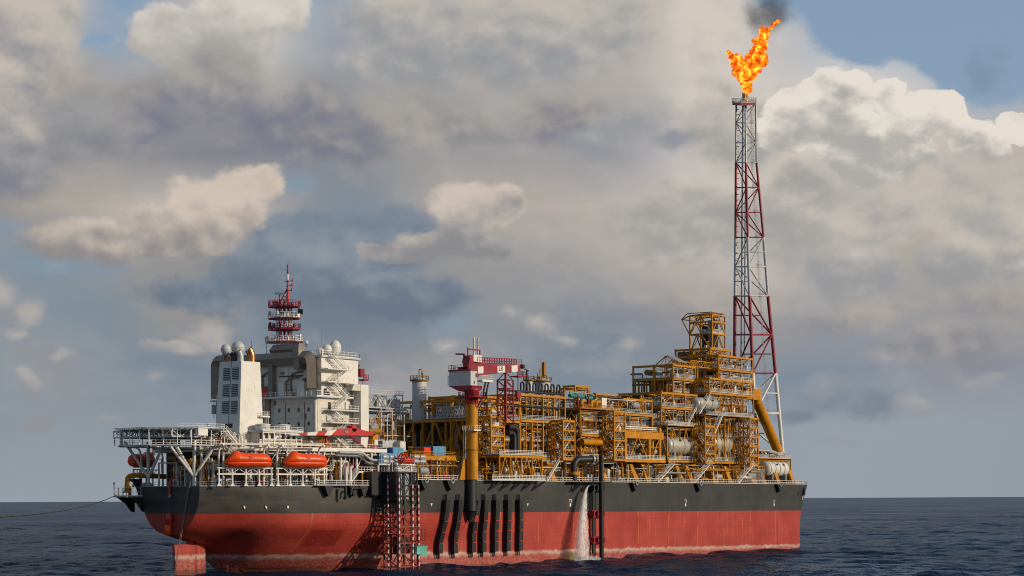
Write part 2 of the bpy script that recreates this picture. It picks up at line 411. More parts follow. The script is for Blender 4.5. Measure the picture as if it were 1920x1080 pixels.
# ---------------------------------------------------------------- sea
sea = bpy.data.materials.new('sea_water'); sea.use_nodes = True; t = NT(sea.node_tree)
pos = t.node('ShaderNodeNewGeometry').outputs['Position']
rotm = t.node('ShaderNodeMapping'); rotm.inputs['Rotation'].default_value = (0, 0, math.radians(25)); t.put(rotm.inputs['Vector'], pos)
def sea_h(du, dv):
    q = t.vmath('ADD', rotm.outputs[0], (du, dv, 0)); q = t.vmath('MULTIPLY', q, (1, .6, 1))
    return t.math('ADD', t.math('MULTIPLY', t.noise(q, .35, 3, .6, .3), .75), t.math('MULTIPLY', t.noise(q, 1.3, 2, .6), .22))
E_ = .3; h0 = sea_h(0, 0); hx_ = sea_h(E_, 0); hy_ = sea_h(0, E_)
rip = t.comb(t.math('DIVIDE', t.math('SUBTRACT', h0, hx_), E_), t.math('DIVIDE', t.math('SUBTRACT', h0, hy_), E_), 0)
rot2 = t.node('ShaderNodeVectorRotate', rotation_type='Z_AXIS'); t.put(rot2.inputs['Vector'], rip); rot2.inputs['Angle'].default_value = -math.radians(25)
gn = t.node('ShaderNodeNewGeometry')
nrm = t.vmath('NORMALIZE', t.vmath('ADD', gn.outputs['Normal'], rot2.outputs[0]))
cosv = t.math('MAXIMUM', t.vmath('DOT_PRODUCT', nrm, gn.outputs['Incoming']), .03)
fr = t.math('ADD', .02, t.math('MULTIPLY', t.math('POWER', t.math('SUBTRACT', 1, cosv, clamp=True), 5), .98))
wind = t.noise(t.vmath('MULTIPLY', rotm.outputs[0], (1, .4, 1)), .010, 4, .6)
fr = t.math('MULTIPLY', fr, t.remap(wind, .3, .7, .28, .50))
df = t.node('ShaderNodeBsdfDiffuse'); df.inputs[0].default_value = (.007, .018, .042, 1)
gs = t.node('ShaderNodeBsdfGlossy'); gs.inputs['Color'].default_value = (.80, .88, 1, 1); gs.inputs['Roughness'].default_value = .14; t.put(gs.inputs['Normal'], nrm)
mx = t.node('ShaderNodeMixShader'); t.put(mx.inputs[0], fr); t.l.new(df.outputs[0], mx.inputs[1]); t.l.new(gs.outputs[0], mx.inputs[2])
o = t.node('ShaderNodeOutputMaterial'); t.l.new(mx.outputs[0], o.inputs[0])
# one sheet: a finely divided field of real waves round the ship, flat far beyond
import numpy as np
wr = np.random.RandomState(5); WAVES = []
for i in range(46):
    lam = 3.2*1.062**i; an = math.radians(205)+wr.normal(0, .6); amp = .0092*lam**.85*wr.uniform(.6, 1.3)*(1 if lam < 22 else (22/lam)**1.4)
    WAVES.append((2*math.pi/lam*math.cos(an), 2*math.pi/lam*math.sin(an), wr.uniform(0, 6.28), amp, lam))
def wave_h(x, y, cell=0.0):
    h = np.zeros_like(x)
    gust = 1+.35*np.sin(x*.013+1.3*np.sin(y*.009))*np.sin(y*.017+x*.004+1.1*np.sin(x*.011))
    for kx, ky, ph, amp, lam in WAVES:
        w = np.clip((lam/np.maximum(cell, .01)-2.2)/2.0, 0, 1); p_ = kx*x+ky*y+ph
        h += amp*w*(np.sin(p_)+.22*np.sin(2*p_+.6))
    return h*gust
NR, NC = 1250, 420
Dr = 300*(9000/300)**(np.arange(NR)/(NR-1)); Tn = np.tan(np.linspace(-.40, .40, NC)); Tn = np.linspace(-.46, .46, NC)
DD, TT = np.meshgrid(Dr, Tn, indexing='ij')
X_ = EYE.x+FWD.x*DD+RGT.x*DD*TT; Y_ = EYE.y+FWD.y*DD+RGT.y*DD*TT
cell = np.maximum(DD*(.92/(NC-1)), DD*(math.log(30)/NR)); Z_ = wave_h(X_, Y_, cell)
edge_ = np.minimum(np.minimum(np.arange(NR)[:, None]/20, (NR-1-np.arange(NR))[:, None]/60), np.minimum(np.arange(NC)[None, :]/8, (NC-1-np.arange(NC))[None, :]/8)); Z_ *= np.clip(edge_, 0, 1)
co_ = np.stack([X_, Y_, Z_], -1).reshape(-1, 3); ii = np.arange(NR-1)[:, None]*NC+np.arange(NC-1)[None, :]
quad = np.stack([ii, ii+1, ii+NC+1, ii+NC], -1).reshape(-1, 4)
ring = []; per = list(range(NC))+[NC*(r_+1)+NC-1 for r_ in range(NR-1)]+[NC*(NR-1)+c_ for c_ in range(NC-2, -1, -1)]+[NC*r_ for r_ in range(NR-2, 0, -1)]
R_ = 90000.0; n0 = len(co_); outer = []
for q_ in per:       # flat skirt out to the horizon
    d_ = co_[q_][:2]-np.array([EYE.x+FWD.x*2500, EYE.y+FWD.y*2500]); d_ = d_/np.linalg.norm(d_); outer.append((EYE.x+FWD.x*2500+d_[0]*R_, EYE.y+FWD.y*2500+d_[1]*R_, 0))
co_ = np.concatenate([co_, np.array(outer)]); m_ = len(per); k0 = np.arange(m_); k1 = (k0+1) % m_; pa = np.array(per)
quad = np.concatenate([quad, np.stack([pa[k0], pa[k1], n0+k1, n0+k0], -1)[:, ::-1]])
quad = quad[:, ::-1] if False else quad
me = bpy.data.meshes.new('sea'); me.vertices.add(len(co_)); me.vertices.foreach_set('co', co_.ravel()); me.loops.add(quad.size); me.loops.foreach_set('vertex_index', quad.ravel().astype(np.int32))
me.polygons.add(len(quad)); me.polygons.foreach_set('loop_start', np.arange(0, quad.size, 4, dtype=np.int32)); me.polygons.foreach_set('use_smooth', np.ones(len(quad), bool)); me.update(calc_edges=True); me.validate()
if me.polygons[1000].normal.z < 0: me.flip_normals()
me.materials.append(sea); s_ = bpy.data.objects.new('sea', me); C.objects.link(s_)
s_['kind'] = 'structure'; s_['label'] = 'dark blue open sea with small waves reaching the horizon'
# ---------------------------------------------------------------- hull
def interp(tab, x):
    if x <= tab[0][0]: return tab[0][1]
    for (a, b), (c, d) in zip(tab[:-1], tab[1:]):
        if x <= c: return b+(d-b)*(x-a)/(c-a)
    return tab[-1][1]
T_VD = [(0, 9.8), (5, 13), (10, 15.6), (15, 17.8), (20, 19.7), (25, 21.3), (30, 22.6), (35, 23.7), (40, 24.6), (46, 25.3), (54, 25.8), (64, 26), (400, 26)]
T_ZB = [(0, 9.4), (4, 8.4), (9.5, 7.0), (12, 5.8), (14, 4.2), (16, 1.0), (18, -3), (21, -7), (26, -9.5)]
T_LOW = [(16, 0), (17, .5), (20, 2.6), (30, 8.8), (40, 14.8), (50, 18.8), (62, 21.8), (75, 23.9), (90, 25.4), (110, 26), (400, 26)]
U_BOW = 258.0
def zdeck(u): return 20.8 if u < 46 else 22.5-.0022*(u-46)
def vhull(u, z):
    zd = zdeck(u); zb = interp(T_ZB, u)
    t = max(0, min(1, (z-zb)/(zd-zb)))
    s_ = max(0, min(1, (u-68)/46)); pw_ = 2.2*(9/2.2)**(s_*s_)
    v = interp(T_VD, u)*(1-(1-t)**pw_)**(1/pw_)
    if z < 11 and u > 4:      # the after body is cut away towards the screw
        z0 = max(0, zb); f = max(0, min(1, (z-z0)/(11-z0))); w = max(0, min(1, (u-4)/9)); w = w*w*(3-2*w); vl = interp(T_LOW, u)
        v = v*(1-w)+w*(vl+max(0, v-vl)*f**.62)
    if u > U_BOW:
        L = ubow(z)
        q = max(0, min(1, (u-U_BOW)/(L-U_BOW))); v *= (1-q**2.3)**.5
    return v
def ubow(z): return 289.5+10.0*max(0, min(1, (z-8)/14))**1.4
hullm = bpy.data.materials.new('hull_paint'); hullm.use_nodes = True; t = NT(hullm.node_tree)
pos = t.node('ShaderNodeNewGeometry').outputs['Position']; hx, hy, hz = t.sep(pos)
along = t.comb(t.math('MULTIPLY', hx, 1), t.math('MULTIPLY', hy, 1), t.math('MULTIPLY', hz, .05))
run = t.noise(along, .45, 6, .65); run2 = t.noise(along, 1.7, 5, .7)
blot = t.noise(pos, .12, 5, .6); fine = t.noise(pos, 1.4, 6, .7)
# plate courses: faint brighter strakes and butts
brick = t.node('ShaderNodeTexBrick'); bv = t.comb(hx, t.math('ADD', hz, 1), 0); t.put(brick.inputs['Vector'], bv)
brick.inputs['Scale'].default_value = 1; brick.inputs['Brick Width'].default_value = 13; brick.inputs['Row Height'].default_value = 3.1
brick.inputs['Mortar Size'].default_value = .13; brick.inputs['Mortar Smooth'].default_value = .6; brick.inputs['Bias'].default_value = 0
brick.inputs['Color1'].default_value = (.945, .945, .945, 1); brick.inputs['Color2'].default_value = (1.055, 1.05, 1.05, 1); brick.inputs['Mortar'].default_value = (.85, .86, .86, 1)
red = t.mix(t.remap(blot, .35, .68, 0, 1), (.35, .040, .027), (.43, .064, .042))
red = t.mix(t.math('MULTIPLY', t.step(run, .52, .72), .6), red, (.27, .030, .024))
pat = t.math('MULTIPLY', t.math('MULTIPLY', t.step(hx, 26.8, 27.1), t.step(hx, 36.3, 36.0)), t.math('MULTIPLY', t.step(hz, 6.2, 6.4), t.step(hz, 10.4, 10.2)))
red = t.mix(t.math('MULTIPLY', pat, .8), red, (.24, .022, .016))
lines = t.math('MULTIPLY', t.step(t.math('ABSOLUTE', t.math('SUBTRACT', t.math('FRACT', t.math('DIVIDE', hx, 17.3)), .5)), .010, .004), t.step(t.noise(t.comb(t.math('MULTIPLY', hx, .06), 0, t.math('MULTIPLY', hz, .05)), 3, 2, .5), .48, .56))
red = t.mix(t.math('MULTIPLY', lines, .7), red, (.50, .22, .06))
red = t.mix(t.math('MULTIPLY', t.step(run2, .55, .72), .55), red, (.54, .17, .12))
blk = t.mix(t.remap(blot, .35, .7, 0, 1), (.038, .038, .037), (.058, .057, .053))
aft = t.step(hx, 75, 20)      # the after body is the most bleached
blk = t.mix(t.math('MULTIPLY', t.math('MULTIPLY', t.step(t.noise(t.vmath('MULTIPLY', pos, (.3, .3, .9)), .35, 3, .5), .42, .62), aft), .5), blk, (.10, .09, .072))
blk = t.mix(t.math('MULTIPLY', t.step(run2, .58, .72), .40), blk, (.13, .10, .07))
edge = t.math('SUBTRACT', hz, t.math('SUBTRACT', 14.45, t.math('MULTIPLY', hx, .0053)))
c = t.mix(t.step(edge, -.05, .05), red, blk)
# fouling belt above the water
belt = t.math('ADD', t.math('ADD', hz, t.math('MULTIPLY', t.math('SUBTRACT', hx, 60), .0115)), t.math('MULTIPLY', t.math('SUBTRACT', t.noise(t.vmath('MULTIPLY', pos, (1, 1, .4)), .5, 6, .65), .5), 2.4))
wht = t.math('MULTIPLY', t.step(belt, 4.3, 3.5), t.step(belt, 2.2, 3.7))
c = t.mix(t.math('MULTIPLY', wht, t.remap(blot, .3, .7, .35, 1)), c, (.55, .47, .40))
low = t.step(belt, 3.4, 2.4)
c = t.mix(t.math('MULTIPLY', low, .55), c, t.mix(t.step(fine, .42, .62), (.30, .045, .035), (.40, .22, .18)))
c = t.mix(t.math('MULTIPLY', t.step(belt, 1.0, .3), .75), c, (.12, .045, .025))
slime = t.math('MULTIPLY', t.math('MULTIPLY', t.step(hx, 121, 126), t.step(hx, 139, 131)), t.step(t.math('ADD', belt, t.math('MULTIPLY', t.math('ABSOLUTE', t.math('SUBTRACT', hx, 129)), .3)), 3.4, 2.4))
c = t.mix(t.math('MULTIPLY', slime, .8), c, (.12, .17, .02))
c = t.mix(1, c, brick.outputs[0], 'MULTIPLY')
p = t.node('ShaderNodeBsdfPrincipled'); t.put(p.inputs['Base Color'], c); t.put(p.inputs['Roughness'], t.remap(fine, .3, .7, .38, .62)); p.inputs['Specular IOR Level'].default_value = .25
bm_ = t.node('ShaderNodeBump'); bm_.inputs['Strength'].default_value = .45; bm_.inputs['Distance'].default_value = .12
t.put(bm_.inputs['Height'], t.noise(t.vmath('MULTIPLY', pos, (1, 1, .8)), .33, 3, .5)); t.l.new(bm_.outputs[0], p.inputs['Normal'])
o = t.node('ShaderNodeOutputMaterial'); t.l.new(p.outputs[0], o.inputs[0])

ship = thing('ship_hull', 'huge tanker hull, black above and faded red below, floating high in the sea', 'ship', (0, 0, 0))
us = [0, .5, 1.5, 3, 5, 7.5, 10, 12, 14, 16, 18, 21]+[24+3*i for i in range(12)]+[60, 60.01]+[64+4*i for i in range(46)]
us = sorted(set([u for u in us if u < U_BOW]))
zs_n = 26
def column(u, sgn):
    zb = max(-5, interp(T_ZB, u)); zd = zdeck(u); out_ = []
    for j in range(zs_n+1):
        tt = j/zs_n; z = zb+(zd-zb)*tt**1.25; out_.append(Vector((u, -sgn*vhull(u, z), z)))
    return out_
def hull_side(sgn):
    cols = [column(u, sgn) for u in us]
    for i in range(1, 33):     # bow stations follow the stem at each height
        qf = math.sin(i/32*math.pi/2); col_ = []
        for j in range(zs_n+1):
            z = -5+(zdeck(250)+5)*(j/zs_n)**1.25; L = ubow(z); u = U_BOW+(L-U_BOW)*qf
            col_.append(Vector((u, -sgn*26*(1-min(1, qf)**2.3)**.5, z)))
        cols.append(col_)
    return cols
mb = MB()
for sg in (1, -1):
    cols = hull_side(sg); vs = [p_ for c_ in cols for p_ in c_]; n = zs_n+1
    fs = []
    for i in range(len(cols)-1):
        for j in range(zs_n):
            f = (i*n+j, (i+1)*n+j, (i+1)*n+j+1, i*n+j+1); fs.append(f if sg > 0 else tuple(reversed(f)))
    mb.add(vs, fs, True)
    if sg > 0: S0 = cols
    else: Q0 = cols
tr = [p_ for p_ in S0[0]]+[p_ for p_ in reversed(Q0[0])]
mb.add(tr, [tuple(reversed(range(len(tr))))])
mb.build('hull_plating', hullm, ship)
mb = MB(); n = len(S0)
top_s = [c_[-1]-Vector((0, 0, .02)) for c_ in S0]; top_p = [c_[-1]-Vector((0, 0, .02)) for c_ in Q0]
mb.add(top_s+top_p, [(i, i+1, n+i+1, n+i) for i in range(n-1)])
mb.build('main_deck', DKD, ship)
# rudder and propeller under the counter
mb = MB(); mb.hexa([(2.0, -.45, -5), (10.2, -.55, -5), (10.2, .55, -5), (2.0, .45, -5)], [(1.0, -.35, 7.2), (7.6, -.6, 7.2), (7.6, .6, 7.2), (1.0, .35, 7.2)])
mb.hexa([(7.75, -.7, -5), (10.8, -.7, -5), (10.8, .7, -5), (7.75, .7, -5)], [(7.65, -.75, 9.2), (10.6, -.75, 7.4), (10.6, .75, 7.4), (7.65, .75, 9.2)])
rud = mb.build('rudder', hullm, ship)
mb = MB(); mb.tube((6.4, 0, 7.2), (6.4, 0, 9), .9, 12); mb.build('rudder_stock', hullm, rud)
mb = MB()
for kx in range(4):
    a = kx*math.pi/2+.5
    pts = [(15.2+.5*math.sin(s1), math.cos(a+w_)*r_, -3.4+math.sin(a+w_)*r_) for r_, w_, s1 in ((.7, -.2, 0), (2.5, -.34, .6), (4.0, -.2, 1), (4.5, 0, 1), (4.1, .22, .2), (2.4, .3, 0), (.7, .2, 0))]
    mb.prism(pts, (.18, 0, 0))
mb.lathe([(.2, 0), (.75, .5), (.9, 2)], (14, 0, -3.4), (1, 0, 0), 12)
mb.build('propeller', DRK, ship, recalc=True)
# ---------------------------------------------------------------- shared builders
def loft(mb, rings, smooth=True, cap=True):
    n = len(rings[0]); vs = [w3(p) for r in rings for p in r]
    mb.add(vs, [(i*n+j, i*n+(j+1) % n, (i+1)*n+(j+1) % n, (i+1)*n+j) for i in range(len(rings)-1) for j in range(n)], smooth)
    if cap: mb.add(vs[:n], [tuple(reversed(range(n)))]); mb.add(vs[-n:], [tuple(range(n))])
    return mb
def ledge(u): return interp(T_VD, u)
rnd = random.Random(7)

# ---------------------------------------------------------------- stern platform deck over the poop
pl = thing('poop_platform', 'white steel platform deck carried on rows of columns over the stern', 'platform', (20, 0, 30))
edge_s = [(u, max(6.5, ledge(u)-3.2), 29.6) for u in (2, 6, 10, 15, 20, 26, 32, 38, 44, 52)]
poly = edge_s+[(u, -v, z) for u, v, z in reversed(edge_s)]
MB().prism(poly, (0, 0, .35)).build('deck_plate', LGR, pl, recalc=True)
mb = MB()
for a, b in zip(edge_s[:-1], edge_s[1:]): mb.beam(a, b, .3, .8)
for u in range(4, 50, 4):
    v = max(6.5, ledge(u)-3.2); mb.beam((u, -v, 29.2), (u, v, 29.2), .3, .6)
mb.build('deck_beams', WHT, pl)
for u in (2.5, 7, 12, 17, 22, 27, 32, 37, 42, 47):
    mb = MB(); v = ledge(u)-3.6; mb.tube((u, v, 20.8), (u, v, 29.4), .28, 8)
    if u < 45: mb.tube((u, v, 25), (u+2.5, ledge(u+2.5)-3.6, 29.3), .14, 6)
    mb.build('column', WHT, pl)
mb = MB(); mb.rail([(u, v, 29.95) for u, v, z in edge_s], 1.15, 1.8); mb.build('handrail', WHT, pl)
mb = MB()
for u in range(2, 48, 3):      # pipes and trays hung under the deck
    v = ledge(u)-4; mb.beam((u, v, 28.6), (u+3, ledge(u+3)-4, 28.6), .35, .22); mb.beam((u, v-1.2, 28.2), (u+3, ledge(u+3)-5.2, 28.2), .3, .3)
mb.build('cable_tray', CRM, pl)

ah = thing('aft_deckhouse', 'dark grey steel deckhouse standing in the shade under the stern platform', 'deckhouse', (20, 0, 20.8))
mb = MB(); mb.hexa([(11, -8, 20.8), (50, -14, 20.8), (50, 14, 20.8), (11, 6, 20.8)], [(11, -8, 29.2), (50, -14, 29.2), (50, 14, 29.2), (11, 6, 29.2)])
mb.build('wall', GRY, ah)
for i in range(9):
    mb = MB(); u = 13+4*i; v = 6+(u-11)*8/39+.05; mb.hexa([(u, v, 20.9), (u+1.1, v+.23, 20.9), (u+1.1, v+.31, 20.9), (u, v+.08, 20.9)], [(u, v, 23), (u+1.1, v+.23, 23), (u+1.1, v+.31, 23), (u, v+.08, 23)]); mb.build('door', CRM, ah)
mb = MB()
for i in range(14):
    u = 12+2.6*i; v = 6.5+(u-11)*8/39; z = rnd.choice((24, 25, 26.3, 27.5)); mb.pipe([(u, v, 20.9), (u, v, z), (u+rnd.uniform(2, 5), v+.7, z)], rnd.uniform(.1, .22), n=6)
mb.build('pipework', LGR, ah)
mb = MB(); mb.hexa([(6.5, -8, 20.8), (10.8, -9, 20.8), (10.8, 7, 20.8), (6.5, 5, 20.8)], [(6.5, -8, 29), (10.8, -9, 29), (10.8, 7, 29), (6.5, 5, 29)]); mb.build('stern_shade_backing', DRK, ah)  # dark block added as backing, its colour deepens the shade under the helideck

# mooring-deck clutter: frames, winches, ladders seen between the columns
def portal(u, v, w, h, lab, z0=20.8):
    t_ = thing('portal_frame', lab, 'frame', (u, v, z0), 'white portal frames on the stern deck')
    for s1 in (-1, 1): MB().beam((u, v+s1*w/2, z0), (u, v+s1*w/2, z0+h), .3).build('post', WHT, t_)
    mb = MB(); mb.beam((u, v-w/2-.15, z0+h), (u, v+w/2+.15, z0+h), .32); mb.build('cross_beam', WHT, t_)
portal(2.2, -3.0, 6.0, 5.6, 'tallest white portal frame at the stern rail beside the yellow hose'); portal(1.5, 4.4, 1.8, 4.1, 'narrow white portal frame beside the mooring reel on the stern')
portal(3.6, 9.0, 3.4, 5.7, 'white portal frame left of the fan boxes on the stern'); portal(1.3, .6, 1.6, 1.6, 'low white portal frame holding the orange sling at the stern rail')
t_ = thing('mooring_reel', 'grey wire reel standing on edge at the stern rail', 'reel', (2.5, 5.6, 22.6))
MB().lathe([(1.9, -.1), (1.9, .1), (.7, .12), (.7, 1.3), (1.9, 1.32), (1.9, 1.5)], (2.2, 6.2, 22.8), (0, -1, 0), 20).build('drum', GRY, t_)
for v in (6.5, 4.5): MB().beam((2.2, v, 20.8), (2.2, v, 22.8), .3).build('stand_post', WHT, t_)
def fan_box(u, v, ang, lab):
    t_ = thing('vent_fan', lab, 'vent fan', (u, v, 20.8), 'square vent fans along the stern deck edge')
    t0 = MB(); c_, s1 = math.cos(ang), math.sin(ang)
    def q(a, b, z): return (u+a*c_-b*s1, v+a*s1+b*c_, z)
    t0.hexa([q(-.85, -.5, 20.85), q(.85, -.5, 20.85), q(.85, .35, 20.85), q(-.85, .35, 20.85)], [q(-.85, -.5, 22.55), q(.85, -.5, 22.55), q(.85, .35, 22.55), q(-.85, .35, 22.55)]); t0.build('housing', LGR, t_)
    ax = (-s1, c_, 0); p0 = q(0, .36, 21.7)
    MB().lathe([(.72, 0), (.72, .16), (.60, .16), (.56, -.0)], p0, ax, 18, False).build('collar', LGR, t_)
    MB().lathe([(.60, .0), (.60, .05), (.2, .1)], p0, ax, 18).build('impeller', BLK, t_)
for i, (u, lab) in enumerate(((4.2, 'square grey vent fan, first of the pair at the stern corner'), (6.6, 'square grey vent fan, second of the pair at the stern corner'), (16.5, 'square vent fan under the gap between the two orange lifeboats'), (27.5, 'square vent fan under the forward lifeboat'))):
    fan_box(u, ledge(u)-1.0, .42, lab)

# ---------------------------------------------------------------- helideck
hd = thing('helideck', 'octagonal helicopter deck on slanted struts overhanging the stern', 'helideck', (0, 0, 33))
HC = (0.6, 0.0); HR = 12.2
oc = [(HC[0]+HR*math.cos(math.pi/8+i*math.pi/4), HC[1]+HR*math.sin(math.pi/8+i*math.pi/4)) for i in range(8)]
MB().prism([(x, y, 33.75) for x, y in oc], (0, 0, .35)).build('landing_deck', GRY, hd, recalc=True)
mb = MB()
for i in range(8):
    a, b = Vector((*oc[i], 33.9)), Vector((*oc[(i+1) % 8], 33.9)); cx_ = Vector((HC[0], HC[1], 33.9))
    for j in range(7):
        p0 = a.lerp(b, j/7); d = (p0-cx_).normalized()*1.3; mb.beam(p0, p0+d+Vector((0, 0, .25)), .12)
    o1 = a+(a-cx_).normalized()*1.6+Vector((0, 0, .25)); o2 = b+(b-cx_).normalized()*1.6+Vector((0, 0, .25)); mb.beam(o1, o2, .12); mb.beam(o1.lerp(a, .5), o2.lerp(b, .5), .08)
mb.build('safety_net_frame', GRY, hd)
mb = MB()
for s1 in (-9, -4.5, 0, 4.5, 9):
    w_ = 11.5 if abs(s1) > 8 else 12.8
    for a, b, kind in (((HC[0]-w_*.75, s1), (HC[0]+w_*.75, s1), 'w'), ((HC[0]+s1, -w_*.85), (HC[0]+s1, w_*.85), 'w')):
        mb.truss((*a, 32.2), (*b, 32.2), 1.5, 6, .26, .15)
mb.build('under_truss', LGR, hd)
mb = MB()   # service gallery hung round the deck
gal = [(oc[i][0]*1.02-.02, oc[i][1]*1.02, 30.2) for i in range(8)]
for i in range(8):
    a, b = Vector(gal[i]), Vector(gal[(i+1) % 8]); mb.beam(a, b, 1.2, .18)
mb.build('gallery_walkway', LGR, hd)
mb = MB(); mb.rail(gal+[gal[0]], 1.15, 1.5)
for g in gal: mb.beam(g, (g[0], g[1], 33.8), .2)
for i in range(8):
    a, b = Vector(gal[i]), Vector(gal[(i+1) % 8])
    for f_ in (.33, .66): p0 = a.lerp(b, f_); mb.beam(p0, p0+Vector((0, 0, 3.5)), .14)
mb.build('gallery_handrail', WHT, hd)
for (b0, tops) in (((1.0, -8.3, 21.0), ((-2, -13.2, 31.6), (0.5, -1.8, 31.8), (1, -8.3, 31.5))), ((1.0, 7.0, 21.0), ((-2, 3.0, 31.8), (-3.5, 2.0, 31.8), (1.2, 7.0, 31.5), (3.0, 11.5, 30.0)))):
    for tp in tops:
        st_ = (b0[0], b0[1], 23.0) if abs(tp[1]-b0[1]) > .1 else b0
        mb = MB(); mb.tube(st_, tp, .36 if st_ is not b0 else .42, 10); mb.build('support_strut', WHT, hd)
for bb in ((12, -9), (12, 9), (6, -4), (7, 3)):
    MB().tube((bb[0], bb[1], 29.9), (bb[0]-2, bb[1], 31.8), .3, 8).build('support_strut', WHT, hd)
mb = MB(); mb.bx(-4, 2, -1.6, 1.4, 30.3, 31.7); mb.build('foam_locker', TEA, hd)
for i, v in enumerate((-4.6, -2.2, .4, 2.9)):
    MB().beam((-10.85, v, 33.8), (-10.85, v+1.5, 34.0), .16, .3).build('edge_marker', CRM, hd)
mb = MB(); mb.rail([(-6, 9, 34.2), (0, 12.5, 34.2), (6, 12, 34.2)], 1.0, 1.2); mb.bx(-3, 0, 11.6, 12.6, 32.4, 34.4); mb.build('access_landing', WHT, hd)
MB().stair((9, 13.5, 30), (4.5, 13.5, 33.8), 1.1, (0, 1, 0)).build('access_stairway', WHT, hd)

fm = thing('foam_monitor_skid', 'tangle of white pipes and valves on the platform beside the helideck', 'pipe skid', (10, 12, 30))
for i in range(12):
    u = rnd.uniform(7, 13); v = rnd.uniform(10.5, 13.5); u2 = u+rnd.uniform(-3, 3)
    MB().pipe([(u, v, 30), (u, v, rnd.uniform(31.2, 33.6)), (u2, v+rnd.uniform(-.5, .5), rnd.uniform(31.5, 33.6)), (u2, v, 30)], .13, n=6).build('pipe', rnd.choice((WHT, CRM, LAG)), fm)

# ---------------------------------------------------------------- stern mooring porch, hose, buoys, hawser
sp = thing('mooring_porch', 'small black bracketed porch with white rails jutting from the stern', 'porch', (-2, -11, 18.5))
MB().bx(-5.2, 1.2, -13.5, -9.0, 18.35, 18.65).build('deck_plate', GRY, sp)
for v in (-13.2, -9.3): MB().prism([(-4.6, v, 18.35), (.9, v, 18.35), (.9, v, 14.8), (-.2, v, 15.0), (-1.8, v, 16.8)], (0, .3, 0)).build('bracket', BLK, sp, recalc=True)
mb = MB(); mb.rail([(.8, -9.1, 18.65), (-5.1, -9.1, 18.65), (-5.1, -13.4, 18.65), (.8, -13.4, 18.65)], 1.9, 1.6, .1); mb.beam((-5.1, -13.4, 18.6), (-5.1, -13.4, 21.6), .16); mb.bx(-5.3, -4.9, -13.6, -13.2, 21.4, 21.9); mb.build('handrail', WHT, sp)
hs = thing('offloading_hose', 'thick yellow pipe curling over the stern rail to the porch', 'hose', (0, -10, 22))
MB().pipe([(9.5, -8.5, 23.2), (-1.5, -10.5, 23.6), (-3.0, -11, 23.2), (-3.2, -11.2, 19.6)], .6, 2.2, 12).build('bent_pipe', YEL, hs)
MB().pipe([(5, -5.2, 27.5), (5.5, -3.6, 27.5), (5.5, -2.6, 25.4), (6, -1.6, 24.6)], .7, 1.6, 12).build('upper_elbow', YEL, hs)
MB().lathe([(1.05, 0), (1.05, .35)], (-3.2, -11.2, 19.4), (0, 0, 1), 14).build('flange', YELD, hs)
MB().tube((-1.2, -12.3, 18.7), (-1.2, -12.3, 21), .3, 8).build('valve_post', YELD, hs)
ha = thing('hose_saddle', 'black curved saddle under the yellow hose at the stern corner', 'saddle', (0, -11, 21))
MB().prism([(-2.4, -10.7, 22.7), (1.0, -10.7, 22.7), (1.0, -10.7, 18.8), (.5, -10.7, 20.4), (-.6, -10.7, 21.8)], (0, -1.2, 0)).build('saddle_plate', BLK, ha, recalc=True)
MB().lathe([(1.7, 0), (1.5, .6), (.6, 1.0)], (1.6, -9.4, 20.8), (0, 0, 1), 14).build('capstan', GRY, ha)
hw_ = MB(); A_, B_ = Vector(P(0, 969, u=-190)), Vector((-5.1, -12.4, 19.0))
hw_.path([A_.lerp(B_, i/12)-Vector((0, 0, .9*4*(i/12)*(1-i/12))) for i in range(13)], .09, 5)
tag(hw_.build('mooring_hawser', DRK), 'long thin mooring line running from the stern porch out over the sea', 'rope')
for nm, px, py, h_, lab in (('upper', 317, 982, 2.5, 'red cylindrical buoy hanging higher under the stern'), ('lower', 315, 1003, 2.4, 'bright orange cylindrical buoy hanging lower under the stern')):
    p0 = P(px, py, u=-.9); t_ = thing('hanging_buoy', lab, 'buoy', p0, 'cylindrical buoys hung from the stern')
    MB().lathe([(.55, 0), (.72, .08), (.72, h_-.08), (.55, h_)], p0, (0, 0, 1), 14).build('float_body', BRD if nm == 'upper' else ORG, t_)
    MB().tube((p0[0], p0[1], p0[2]+h_), (p0[0], p0[1], p0[2]+h_+.6), .06, 5).build('lifting_eye', DRK, t_)
sl_ = thing('orange_sling', 'orange rescue sling hanging from the stern rail', 'sling', P(318, 915, u=-.4))
q0 = P(318, 930, u=-.4); q1 = P(319, 902, u=-.2); q2 = P(328, 893, u=.8)
MB().path([q2, q1, P(318, 912, u=-.4), q0], .28, 6).build('strap', BRD, sl_)
MB().lathe([(.45, -.2), (.45, .2)], q0, (1, 0, 0), 12).build('block', GRY, sl_)
rp = MB(); pa, pb = Vector(P(317, 931, u=-.7)), Vector(P(316, 966, u=-.9)); rp.path([pa, pb], .05, 4)
tag(rp.build('buoy_rope', DRK), 'thin rope dropping from the orange sling to the hanging buoys', 'rope')
ld = MB(); a, b = Vector(P(354, 912, u=-.35)), Vector(P(327, 1079, u=.0))
for o_ in (-.2, .2): ld.beam(a+Vector((0, o_, 0)), b+Vector((0, o_, 0)), .09)
for j in range(60): c_ = a.lerp(b, j/60); ld.beam(c_+Vector((0, -.2, 0)), c_+Vector((0, .2, 0)), .05)
tag(ld.build('pilot_ladder', BRN), 'slanting rope ladder hung from the stern past the rudder', 'ladder')

